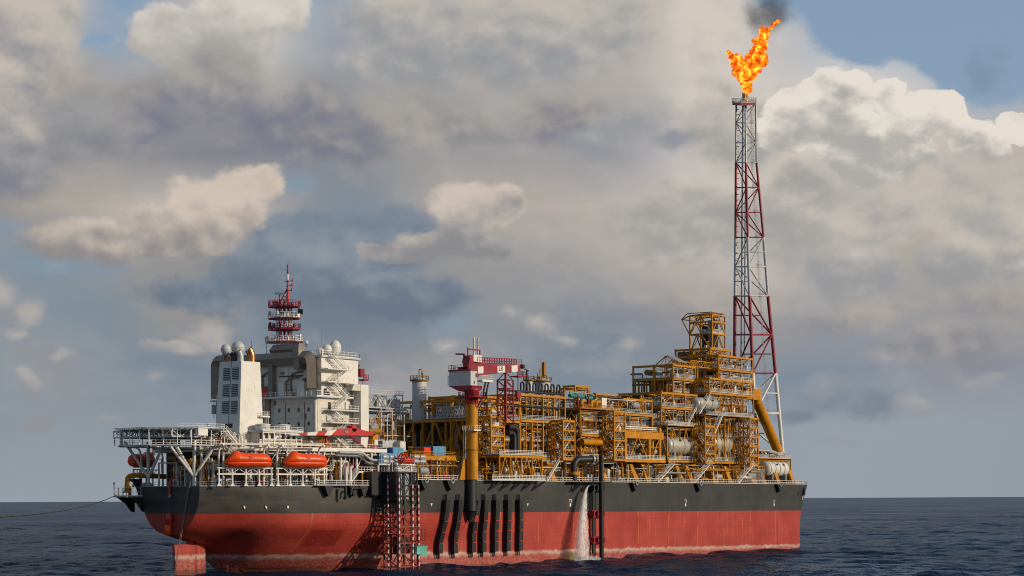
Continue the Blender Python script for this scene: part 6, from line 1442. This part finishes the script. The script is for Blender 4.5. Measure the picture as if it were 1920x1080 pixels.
MB().bx(159, 182, 14, 24.6, 29.0, 29.2).build('deck_plate', DKD, gt); MB().beam((159, 24.6, 28.7), (182, 24.6, 28.7), .35, .8).build('edge_beam', YEL, gt); MB().rail([(159, 24.6, 29.2), (182, 24.6, 29.2)], 1.2, 1.5, .1, 2).build('handrail', WHT, gt)
clutter(gt, random.Random(12), 160, 181, 17, 23, 29.2, 35.5, 34, 4)
# --- module C
mC = module('process_module', 'yellow plant module holding a dark lagged vessel right of the gantry', 'process module', 190.5, 206, -8, 20.5, [29.5, 40.3], 40.4, 31, .9, aft_w=14, brace=True, back=2)
mC2 = module('process_module', 'stepped yellow decks above the lagged vessel left of the big tower', 'process module', 192, 214, -8, 17.5, [40.4, 46.4], 51, 32, 1.25, aft_w=16, back=2)
mC3 = module('manifold_tower', 'ochre pipe manifold tower of many upright pipes under a railed top deck', 'manifold', 208, 222, -4, 12.2, [46.6, 56.4], 60.8, 33, .9, aft_w=15.5, brace=False, back=False)
for i in range(13):
    v = -2.2+i*1.05; z1 = 56; MB().pipe([(207.8+.25*(i % 3), v, 46.7), (207.8+.25*(i % 3), v, z1-1.5*(i % 2)), (212, v, z1-1.5*(i % 2))], .28, .9, 8).build('upright_pipe', YELD, mC3)
for i in range(6): MB().tube((209.5, -2+i*2.2, 47), (209.5, -2+i*2.2, 56), .35, 8).build('upright_pipe', YELD, mC3)
rf = thing('winch_roof', 'small pitched grey roof on a yellow truss above the manifold tower', 'roof', (212, 6, 61))
mb = MB(); 
for u in (211, 217):
    mb.beam((u, 3.5, 60.8), (u, 7.5, 63.6), .28); mb.beam((u, 7.5, 63.6), (u, 11.5, 61.4), .28); mb.beam((u, 3.5, 60.8), (u, 11.8, 60.8), .28); mb.beam((u, 7.5, 60.8), (u, 7.5, 63.6), .2); mb.beam((u, 5.5, 60.8), (u, 7.5, 63.4), .15); mb.beam((u, 9.5, 60.8), (u, 7.5, 63.4), .15)
mb.beam((211, 7.5, 63.6), (217, 7.5, 63.6), .28); mb.build('truss', YEL, rf)
MB().prism([(211.5, 7.5, 63.8), (211.5, 12.0, 61.5), (211.5, 12.0, 61.65), (211.5, 7.5, 63.95)], (5, 0, 0)).build('roof_sheet', GRY, rf, recalc=True)
tr_ = thing('roof_truss_bridge', 'shallow yellow truss bridge joining the manifold tower to the big tower', 'truss', (222, 8, 60))
mb = MB(); mb.truss((220, 11.5, 60.6), (240, 11.5, 60.6), 1.9, 9, .26, .16); mb.truss((220, 7, 60.6), (240, 7, 60.6), 1.9, 9, .26, .16); mb.build('truss', YEL, tr_)
for i, u in enumerate((222, 228, 233.5)): MB().beam((u, 9, 46.5), (u, 9, 60.6), .9).build('leg', YELD, tr_)
MB().bx(228, 240, 1, 6, 47, 60).build('back_wall', GRY, tr_)
# --- module D, stepped up to the tower
mD = module('process_module', 'broad yellow plant module with white drums between the two foremost stair towers', 'process module', 214, 246, -8, 20.5, [29.5, 44.4], 44.5, 41, 1.0, aft_w=12, back=2)
mD1 = module('process_module', 'middle decks of the tall plant with a lagged white drum on the side', 'process module', 222, 252, -8, 17.5, [44.6, 52.2], 57.0, 42, 1.35, aft_w=14, back=2)
mD2 = module('process_module', 'upper open decks of the tall plant left of the flare tower', 'process module', 234, 257.5, -8, 14.2, [57.2, 60.8], 65.4, 43, 1.3, aft_w=16, back=False, brace=False)
mD3 = module('process_module', 'cramped yellow decks and grey piping just below the top tower', 'process module', 236, 250, -6, 10, [60.8, 64.4], 68.0, 44, 2.0, aft_w=14, back=2)
TW = thing('exhaust_tower', 'tallest yellow braced frame tower with grey panels beside the flare tower', 'tower', (240, 8, 66))
tu0, tu1, tv0, tv1 = 240.2, 249, -.6, 8.0
mb = MB()
for u in (tu0, tu1):
    for v in (tv0, (tv0+tv1)/2, tv1): mb.beam((u, v, 61), (u, v, 79.4), .42)
for i, (z, z2) in enumerate(((66.8, 73.0), (73.0, 79.2))):
    for v in (tv0, tv1): mb.beam((tu0, v, z), ((tu0+tu1)/2, v, z2), .28); mb.beam((tu1, v, z), ((tu0+tu1)/2, v, z2), .28)
    for u in (tu0, tu1):
        for a, b in ((tv0, 3.7), (tv1, 3.7)): mb.beam((u, a, z), (u, b, z2), .28)
for z in (66.8, 73.0, 77.0, 79.4):
    for v in (tv0, tv1): mb.beam((tu0, v, z), (tu1, v, z), .36, .5)
    for u in (tu0, tu1): mb.beam((u, tv0, z), (u, tv1, z), .36, .5)
for j in range(6): mb.beam((tu0, tv0+j*1.7, 79.4), (tu1, tv0+j*1.7, 79.4), .2); mb.beam((tu0+j*1.7, tv0, 79.4), (tu0+j*1.7, tv1, 80.2), .2)
for u in (tu0, tu1): mb.beam((u, tv0, 79.4), (u, tv0-3.2, 78.4), .32); mb.beam((u, tv0-3.2, 78.4), (u, tv0, 72.8), .32); mb.beam((u, tv0-3.2, 78.4), (u, tv0-1, 80.2), .26); mb.beam((u, tv0-1, 80.2), (u, tv1, 80.2), .26)
mb.beam((tu0, tv0-3.2, 78.4), (tu1, tv0-3.2, 78.4), .3); mb.build('braced_frame', YEL, TW)
MB().bx(245, 248.6, 3.6, 7.6, 66, 78).build('grey_panel', GRY, TW); MB().bx(243.5, 246.5, 1.5, 3.0, 62, 76).build('exhaust_duct', DRK, TW); MB().ball((242.5, 3.2, 74.2), .7, .7, 10, 8).build('round_vent', BLK, TW)
for z in (66.9, 73.1): MB().rail([(tu0, tv1-4, z+.2), (tu0, tv1, z+.2), (tu1, tv1, z+.2)], 1.2, 1.3, .09, 2).build('handrail', WHT, TW)
clutter(TW, random.Random(55), tu0+.5, tu1-.5, 1, 7.6, 61.2, 66.4, 26, 3); clutter(TW, random.Random(56), tu0+.5, tu1-1, 1, 6, 66.9, 72, 8, 1)
# --- big vessels
def drum(u, v, z, L, r_, m, lab, bands=4, saddle=2):
    t_ = thing('pressure_vessel', lab, 'pressure vessel', (u, v, z-r_), 'big horizontal pressure vessels')
    MB().vessel((u, v, z), (u+L, v, z), r_, 26).build('shell', m, t_)
    for i in range(bands): x = u+L*(i+.1)/(bands-.8); MB().lathe([(r_+.02, -.16), (r_+.14, -.12), (r_+.14, .12), (r_+.02, .16)], (x, v, z), (1, 0, 0), 26, False).build('stiffening_ring', GRY, t_)
    for i in range(saddle): x = u+L*(.15+.7*i/(max(1, saddle-1))); MB().bx(x-.35, x+.35, v-r_*.85, v+r_*.85, z-r_-1.6, z-r_*.7).build('saddle', GRY, t_)
    for i in range(2): x = u+L*(.35+.35*i); MB().lathe([(.28, 0), (.28, .35), (.4, .35), (.4, .45)], (x, v+r_*.82, z+r_*.5), (0, .8, .5), 10).build('nozzle', DRK, t_)
drum(252.5, 21.0, 27.3, 13.6, 2.55, CRM, 'large cream pressure vessel with grey rings lying near the bow', 5)
drum(212.5, 17.2, 48.0, 12.5, 2.0, LAG, 'lagged cream drum high on the side of the tall plant', 4)
drum(192.5, 18.0, 34.0, 15.5, 2.9, LAG, 'dull lagged drum in the shade right of the gantry', 3)
drum(222.0, 16.6, 35.2, 12.5, 3.6, LAG, 'largest lagged drum between the two foremost stair towers', 4)
def column_tank(u, v, z0, z1, r_, lab, m=LGR):
    t_ = thing('vertical_vessel', lab, 'vessel', (u, v, z0), 'upright vessels above the plant')
    MB().vessel((u, v, z0), (u, v, z1), r_, 20).build('shell', m, t_); r = random.Random(int(u))
    mb = MB(); mb.lathe([(r_*.6, 0), (r_+.7, 0), (r_+.7, .2), (r_*.6, .2)], (u, v, z1-.2), (0, 0, 1), 16, False); pf = mb.build('top_platform', YELD, t_)
    MB().rail([(u+(r_+.6)*math.cos(a*math.pi/6), v+(r_+.6)*math.sin(a*math.pi/6), z1) for a in range(13)], 1.2, 1, .09).build('platform_rail', YELD, pf)
    for i in range(5): a = r.uniform(0, 6.3); x, y = u+r_*.7*math.cos(a), v+r_*.7*math.sin(a); hh = r.uniform(1.2, 3.6); MB().pipe([(x, y, z1), (x, y, z1+hh), (x+r.uniform(-.8, .8), y+r.uniform(-.8, .8), z1+hh)], .16, n=6).build('top_pipe', r.choice((YELD, YEL, GAL)), t_)
    MB().pipe([(u+r_+.2, v+.5, z0), (u+r_+.2, v+.5, z1+.8), (u, v, z1+.9)], .14, n=6).build('side_pipe', GAL, t_)
column_tank(90.5, 2.0, 39, 50.0, 1.95, 'grey upright vessel with yellow top platform left of the crane'); column_tank(142.0, 2.0, 42, 52.6, 1.05, 'slim pale upright vessel right of the crane boom tip'); column_tank(149.0, 2.0, 42, 52.6, 2.2, 'wide pale upright vessel with a yellow platform and stack behind the black hoops')
MB().beam((150.5, 1.5, 52.6), (150.5, 1.5, 58.4), .9).build('top_stack', YELD, [o for o in C.objects if o.name.startswith('vertical_vessel')][-1])
# --- stair towers and outside stairs
stair_tower('yellow stair tower nearest the crane pedestal', 91.9, 25.2, 29.2, 39.4, 4)
stair_tower('yellow stair tower left of the plain yellow main pipe', 125.8, 25.2, 28.6, 39.4, 4)
stair_tower('tall yellow stair tower adjoining the left end of the gantry', 152.3, 25.2, 28.8, 43.0, 5)
stair_tower('yellow stair tower between the two lagged drums', 205.4, 25.2, 28.6, 40.2, 4)
stair_tower('foremost yellow stair tower below the flare support tube', 234.4, 25.2, 28.2, 43.6, 5)
for i, (ua, ub, lab) in enumerate(((117.5, 123.5, 'white deck stair rising right of the white railed platform'), (176, 186, 'white deck stair rising under the right end of the gantry'), (198, 207.5, 'white deck stair rising to the middle stair tower'), (226, 236, 'white deck stair rising to the foremost stair tower'))):
    t_ = thing('deck_stair', lab, 'stairs', (ua, 24, 22.3), 'white deck stairs along the side'); MB().stair((ua, 25.0, zdeck(ua)), (ub, 25.0, 28.0), 1.3, (0, 1, 0)).build('flight', WHT, t_); MB().bx(ub, ub+1.6, 24.2, 25.8, 27.9, 28.05).build('landing', LGR, t_)
for i, (ua, ub, v, za, zb, lab) in enumerate(((212, 219, 18.8, 44.5, 50.5, 'steep white stair beside the lagged drum high on the plant'), (206, 212, 17.8, 40.4, 46.4, 'white stair left of the lagged drum high on the plant'), (216, 223, 21.2, 36.5, 44.4, 'white stair in front of the deck below the tall plant'))):
    t_ = thing('plant_stair', lab, 'stairs', (ua, v, za), 'white stairs up the tall plant'); MB().stair((ua, v, za), (ub, v, zb), 1.2, (0, 1, 0)).build('flight', WHT, t_)
# --- bow module and flare support
mE = module('bow_module', 'low yellow bow deck over the cream pressure vessel', 'process module', 250, 275, -14, 19.5, [31.0], 31.2, 61, 1.0, base=zdeck(250), aft_w=10, back=2)
MB().pipe([(249, 17, 33.6), (262, 17, 33.6), (273, 17, 32.4)], .55, n=10).build('grey_main', GAL, mE); MB().pipe([(251, 15, 34.0), (266, 15, 34.0), (272, 14, 33)], .5, n=10).build('grey_main', GAL, mE)
clutter(mE, random.Random(62), 251, 274, 12, 18, 31.2, 34.2, 30, 4)
bwx = thing('bow_gear', 'low tangle of orange-brown mooring gear and rails at the very bow', 'mooring gear', (276, 8, 22.3)); clutter(bwx, random.Random(71), 275, 283, 4, 13, 22.2, 27, 46, 3)
MB().bx(277.5, 279.5, 9, 11, 22.2, 28.4).build('winch_house', YELD, bwx); MB().rail([(276, 12, 28.4), (280, 12, 28.4)], 1, 1, .1).build('handrail', YELD, bwx)
for z in (24.6, 26.2): MB().vessel((282.4, 7.4, z), (284.2, 7.4, z), .62, 12).build('silver_drum', paint('silver', (.55, .56, .57)), bwx)
bwm = thing('bow_fairlead', 'black mooring recess with white square mark at the bow', 'fairlead', (276, 20, 19)); 
u_, v_ = 268.0, vhull(268.0, 18.8); u2 = 272.5; v2 = vhull(u2, 18.8)
MB().prism([(u_, v_+.02, 18.3), (u2, v2+.02, 18.3), (u2, v2+.02, 19.4), (u_, v_+.02, 19.4)], (0, .12, 0)).build('recess', BLK, bwm, recalc=True)
u3 = 274.6; v3 = vhull(u3, 19); MB().prism([(u3-1, v3+.6, 18.4), (u3+.9, v3, 18.4), (u3+.9, v3, 20), (u3, v3+.4, 21), (u3-1, v3+.6, 20)], (.2, .5, 0)).build('hood', BLK, bwm, recalc=True)
v4 = vhull(u3, 17); MB().prism([(u3-.7, v4+.35, 16.6), (u3+.5, v4-.1, 16.6), (u3+.6, v4, 18.0), (u3-.7, v4+.45, 18.0)], (.05, .12, 0)).build('white_mark', paint('mark_white', (.7, .68, .6)), bwm, recalc=True)
fs = thing('flare_support', 'thick slanting yellow tube with box head propping the flare tower', 'support', (272, 8, 54))
a_, b_ = Vector(P(1416, 745, v=8)), Vector(P(1459, 846, v=8)); MB().tube(a_, b_, 1.72, 20).build('slanting_tube', YEL, fs)
q0, q1 = P(1392, 738, v=8), P(1419, 738, v=8); MB().bx(q0[0], q1[0]-1, 6.5, 9.6, q0[2]-1.9, q0[2]+1.9).build('box_beam', YEL, fs)
MB().tube((q1[0], 8, q0[2]-3.2), (q1[0], 8, q0[2]+2.1), 1.75, 18).build('corner_drum', YEL, fs); MB().rail([(q0[0], 9.6, q0[2]+1.9), (q1[0], 9.6, q0[2]+1.9)], 1.1, 1.2, .09).build('handrail', LGR, fs)

# --- white and grey clutter on and under the stern platform
keep = PIPEM; PIPEM = [(WHT, 4), (LGR, 3), (CRM, 3), (GAL, 2), (GRY, 1.5), (LAG, 1), (RED, .25)]
for i, (ua, ub, va, vb, za, zb, n, lab) in enumerate(((3, 13, 3, 11, 30, 33.4, 30, 'tangle of white pipes and ladders on the platform beside the helideck'), (27, 46, 9, 16.5, 30, 33.6, 40, 'white pipes and cabinets on the platform in front of the accommodation block'), (12, 27, 10, 15, 20.8, 29, 46, 'white pipes and ladders on the shaded deck behind the aft lifeboat'), (26, 44, 14, 19.5, 20.8, 29, 50, 'white pipes and cabinets on the shaded deck behind the forward lifeboat'), (1.5, 6.5, -8, 9, 20.8, 28.5, 40, 'white posts, winches and pipes on the open stern deck under the helideck'))):
    t_ = thing('stern_pipework', lab, 'pipework', (ua, va, za), 'white pipework round the stern'); clutter(t_, random.Random(80+i), ua, ub, va, vb, za, zb, n, 3)
PIPEM = keep
# ---------------------------------------------------------------- flare tower, flame, smoke
FD = 657.0
def fl(px, py, dd=0.0):
    """point under photo pixel at distance FD+dd, in ship coordinates"""
    D = FD+dd; p = EYE+FWD*D+CR*((px-960)/FPX*D)+CU*((936-py)/FPX*D); return (p.x, -p.y, p.z)
ft = thing('flare_tower', 'very tall three-legged lattice flare tower banded grey, dark red and white', 'flare tower', fl(1420, 845))
YS = [193, 305, 445, 555, 700, 850]
def legs(y):
    f = interp([(193, 0), (305, .10), (555, .46), (700, .72), (850, 1.0)], y); g = (y-193)/(850-193)
    A_ = fl(interp([(193, 1380.5), (445, 1379), (850, 1376)], y), y, 3+5*g); B_ = fl(interp([(193, 1397.5), (305, 1398.5), (445, 1402), (555, 1405.5), (700, 1411.5), (850, 1419)], y), y, -3-5*g); C_ = fl(interp([(193, 1417), (305, 1418.5), (445, 1431.5), (555, 1440), (700, 1454), (850, 1467.5)], y), y, 3+5*g)
    return A_, B_, C_
for s_i, (m, n) in enumerate(((GAL, 3), (RED, 3), (LGR, 2), (RED, 2), (WHT, 2))):
    y0, y1 = YS[s_i], YS[s_i+1]; mb = MB(); r_ = .36+.09*s_i
    for j in range(n):
        ya, yb = y0+(y1-y0)*j/n, y0+(y1-y0)*(j+1)/n; a, b = legs(ya), legs(yb)
        for k_ in range(3): mb.tube(a[k_], b[k_], r_, 8, cap=False)
        for k_, l_ in ((0, 1), (1, 2), (0, 2)):
            mb.tube(b[k_], b[l_], r_*.55, 6, cap=False)
            if (j+s_i) % 2: mb.tube(a[k_], b[l_], r_*.52, 6, cap=False); 
            else: mb.tube(a[l_], b[k_], r_*.52, 6, cap=False)
            mid = tuple((Vector(a[k_])+Vector(b[l_]))/2) if (j+s_i) % 2 else tuple((Vector(a[l_])+Vector(b[k_]))/2)
            o_ = b[k_] if (j+s_i) % 2 else b[l_]; s_i > 1 and mb.tube(mid, tuple((Vector(o_)+Vector(a[k_] if (j+s_i) % 2 else a[l_]))/2), r_*.36, 5, cap=False)
            if s_i > 9: mb.tube((a[l_] if (j+s_i) % 2 else a[k_]), (b[k_] if (j+s_i) % 2 else b[l_]), r_*.42, 5, cap=False)
    mb.build('lattice_section', m, ft)
    for j in range(n):
        yb = y0+(y1-y0)*(j+1)/n; A_, B_, C_ = legs(yb); c1 = Vector(B_).lerp(Vector(C_), .45); c2 = Vector(C_).lerp(Vector(A_), .12)
        mb = MB(); mb.beam(c1, c2, 1.5, .14); pr = mb.build('rest_platform', m, ft)
        MB().rail([c1, c2], 1.1, 1, .09).build('platform_rail', GAL, pr)
for k_, off in enumerate((.62, .72)):
    top, bot = legs(185), legs(850); p0 = Vector(top[0]).lerp(Vector(top[2]), .35+.16*k_)+Vector((0, 0, 2.2)); p1 = Vector(legs(850)[0])+(p0-Vector(legs(193)[0])); p1.z = 35
    MB().tube(p0, p1, .34-.06*k_, 8).build('gas_riser', GRY, ft)
mb = MB()   # caged ladder climbing the right face and one on the left leg
pr_ = None
for i in range(66):
    y = 200+i*9.6; A_, B_, C_ = legs(y); c = Vector(B_).lerp(Vector(C_), .55); 
    if pr_ is not None:
        for s1 in (-.35, .35): mb.beam(pr_+Vector((s1, 0, 0)), c+Vector((s1, 0, 0)), .09)
        for q_ in (.25, .75): m_ = pr_.lerp(c, q_); mb.beam(m_-Vector((.4, 0, 0)), m_+Vector((.4, 0, 0)), .07); mb.beam(m_+Vector((.4, 0, 0)), m_+Vector((.4, .8, 0)), .06); mb.beam(m_+Vector((-.4, .8, 0)), m_+Vector((.4, .8, 0)), .06)
    pr_ = c
mb.build('caged_ladder', GAL, ft)
mb = MB()
for i in range(34):
    A_ = Vector(legs(205+i*10)[0]); mb.beam(A_, A_+Vector((.6, .9, 0)), .22)
mb.build('step_bracket', DRK, ft)
A_, B_, C_ = (Vector(q_) for q_ in legs(197)); cc = (A_+B_+C_)/3; c0 = fl(1396, 197)
pts = [Vector(fl(1373, 197, 3)), Vector(fl(1389, 198, -6)), Vector(fl(1417.5, 197, -4)), Vector(fl(1418, 196, 6)), Vector(fl(1390, 196, 7))]
tp = MB().prism([tuple(q_) for q_ in pts], (0, 0, .9)).build('top_platform', RED, ft, recalc=True)
MB().rail([tuple(q_+Vector((0, 0, .9))) for q_ in pts+[pts[0]]], 1.5, 1.6, .13, 2).build('platform_rail', GAL, tp)
for px, r_, y1 in ((1394.5, .42, 176), (1397.2, .5, 174), (1401, .42, 178)):
    MB().tube(fl(px, 196, 0), fl(px, y1, 0), r_, 10).build('flare_tip', BRS, ft)
MB().lathe([(.3, 0), (.5, .8), (.3, 1.2)], fl(1375, 196, 2), (0, 0, 1), 8).build('pilot_lamp', GAL, ft)
# flame
from mathutils import noise as mnoise
flm = bpy.data.materials.new('flame'); flm.use_nodes = True; t = NT(flm.node_tree)
pos = t.node('ShaderNodeNewGeometry').outputs['Position']
wv_ = t.vmath('SCALE', t.vmath('SUBTRACT', t.noise(pos, .22, 3, .6, color=True), (.5, .5, .5)), scale=3.0)
fn_ = t.noise(t.vmath('ADD', pos, wv_), .42, 7, .62)
lwn = t.node('ShaderNodeLayerWeight'); lwn.inputs['Blend'].default_value = .5
hv = t.node('ShaderNodeAttribute', attribute_name='heat').outputs['Fac']
heat = t.math('SUBTRACT', t.math('ADD', t.math('MULTIPLY', fn_, 1.5), t.math('MULTIPLY', hv, .62)), t.math('MULTIPLY', lwn.outputs['Facing'], .20))
rp_ = t.ramp(heat, [(.42, (.30, .02, .003)), (.56, (.78, .07, .004)), (.68, (1.0, .20, .008)), (.80, (1.0, .42, .02)), (.92, (1.0, .66, .07)), (1.0, (1.0, .86, .35))])
em = t.node('ShaderNodeEmission'); t.put(em.inputs[0], rp_[0]); t.put(em.inputs[1], t.remap(heat, .45, 1.05, .8, 2.1))
tb2 = t.node('ShaderNodeBsdfTransparent'); mx = t.node('ShaderNodeMixShader')
t.put(mx.inputs[0], t.math('MULTIPLY', t.step(heat, .40, .54), t.step(lwn.outputs['Facing'], .95, .25))); t.l.new(tb2.outputs[0], mx.inputs[1]); t.l.new(em.outputs[0], mx.inputs[2])
o = t.node('ShaderNodeOutputMaterial'); t.l.new(mx.outputs[0], o.inputs[0])
r = random.Random(21); bm = bmesh.new(); hl = bm.verts.layers.float.new('heat')
trail = [(1399, 174, 4.5, .5), (1400, 164, 8, .62), (1399, 154, 10, .72), (1396, 143, 13, .8), (1392, 133, 14, .78), (1384, 122, 12, .7), (1377, 113, 8, .55), (1371, 106, 6, .35), (1366, 100, 4, .25), (1404, 138, 13, .85), (1412, 126, 15, .8), (1418, 114, 15, .72), (1421, 102, 13, .68), (1421, 90, 12, .6), (1424, 78, 12, .5), (1430, 68, 10, .38), (1437, 60, 7, .25), (1431, 118, 9, .6), (1400, 122, 11, .75), (1446, 52, 4.5, .18), (1453, 45, 4, .14), (1459, 40, 3, .1), (1434, 88, 7, .3), (1406, 108, 7, .5)]
px_m = FD/FPX
for px, py, rad, ht in trail:
    for q_ in range(5):
        a_ = r.uniform(0, 6.28); d_ = rad*.62*r.random(); c_ = w3(fl(px+d_*math.cos(a_), py+d_*math.sin(a_), r.uniform(-1, 1)*rad*px_m*.5)); rr = rad*px_m*r.uniform(.5, .98)
        res = bmesh.ops.create_icosphere(bm, subdivisions=3, radius=rr, matrix=Matrix.Translation(c_))
        for v in res['verts']:
            n_ = (v.co-c_).normalized(); v.co += n_*rr*(.62*mnoise.fractal(v.co*.75, .8, 2.1, 4)); v.co.z += rr*.35*max(0, n_.z); v[hl] = ht
        for f in {f for v in res['verts'] for f in v.link_faces}: f.smooth = True
me = bpy.data.meshes.new('gas_flame'); bm.to_mesh(me); bm.free(); me.materials.append(flm)
fo = bpy.data.objects.new('gas_flame', me); C.objects.link(fo); tag(fo, 'orange and yellow gas flame leaning right on top of the flare tower', 'flame')
# smoke: soft dark volumes with ragged density
def smoke(name, lab, c, rad, col, dens, scale, seed, lo=.46, hi=.72):
    m = bpy.data.materials.new(name); m.use_nodes = True; t = NT(m.node_tree)
    tc = t.node('ShaderNodeTexCoord').outputs['Object']; d = t.vmath('LENGTH', tc)
    n_ = t.noise(t.vmath('ADD', tc, (seed, seed*.3, 0)), scale, 6, .6, .6)
    f = t.math('MULTIPLY', t.step(t.math('ADD', n_, t.math('MULTIPLY', t.math('SUBTRACT', .55, d), .45)), lo, hi), t.step(d, .98, .35))
    pv = t.node('ShaderNodeVolumePrincipled'); pv.inputs['Color'].default_value = (*col, 1); t.put(pv.inputs['Density'], t.math('MULTIPLY', f, dens)); pv.inputs['Anisotropy'].default_value = .2
    o = t.node('ShaderNodeOutputMaterial'); t.l.new(pv.outputs[0], o.inputs['Volume'])
    bm = bmesh.new(); bmesh.ops.create_icosphere(bm, subdivisions=3, radius=1.0); me = bpy.data.meshes.new(name); bm.to_mesh(me); bm.free(); me.materials.append(m)
    ob = bpy.data.objects.new(name, me); C.objects.link(ob); ob.location = w3(c); ob.scale = rad; ob.rotation_euler = (0, 0, HEAD); ob['kind'] = 'stuff'; ob['label'] = lab
    return ob
smoke('dark_smoke', 'dark grey smoke curling off the top of the flame', fl(1440, 18, 4), (11, 15, 17), (.10, .09, .09), .12, 1.3, 3.1, .40, .70)
smoke('drifting_smoke', 'faint grey smoke wisp drifting in the blue sky right of the flare', fl(1850, 140, 40), (9, 19, 24), (.22, .23, .25), .026, 1.6, 8.7)
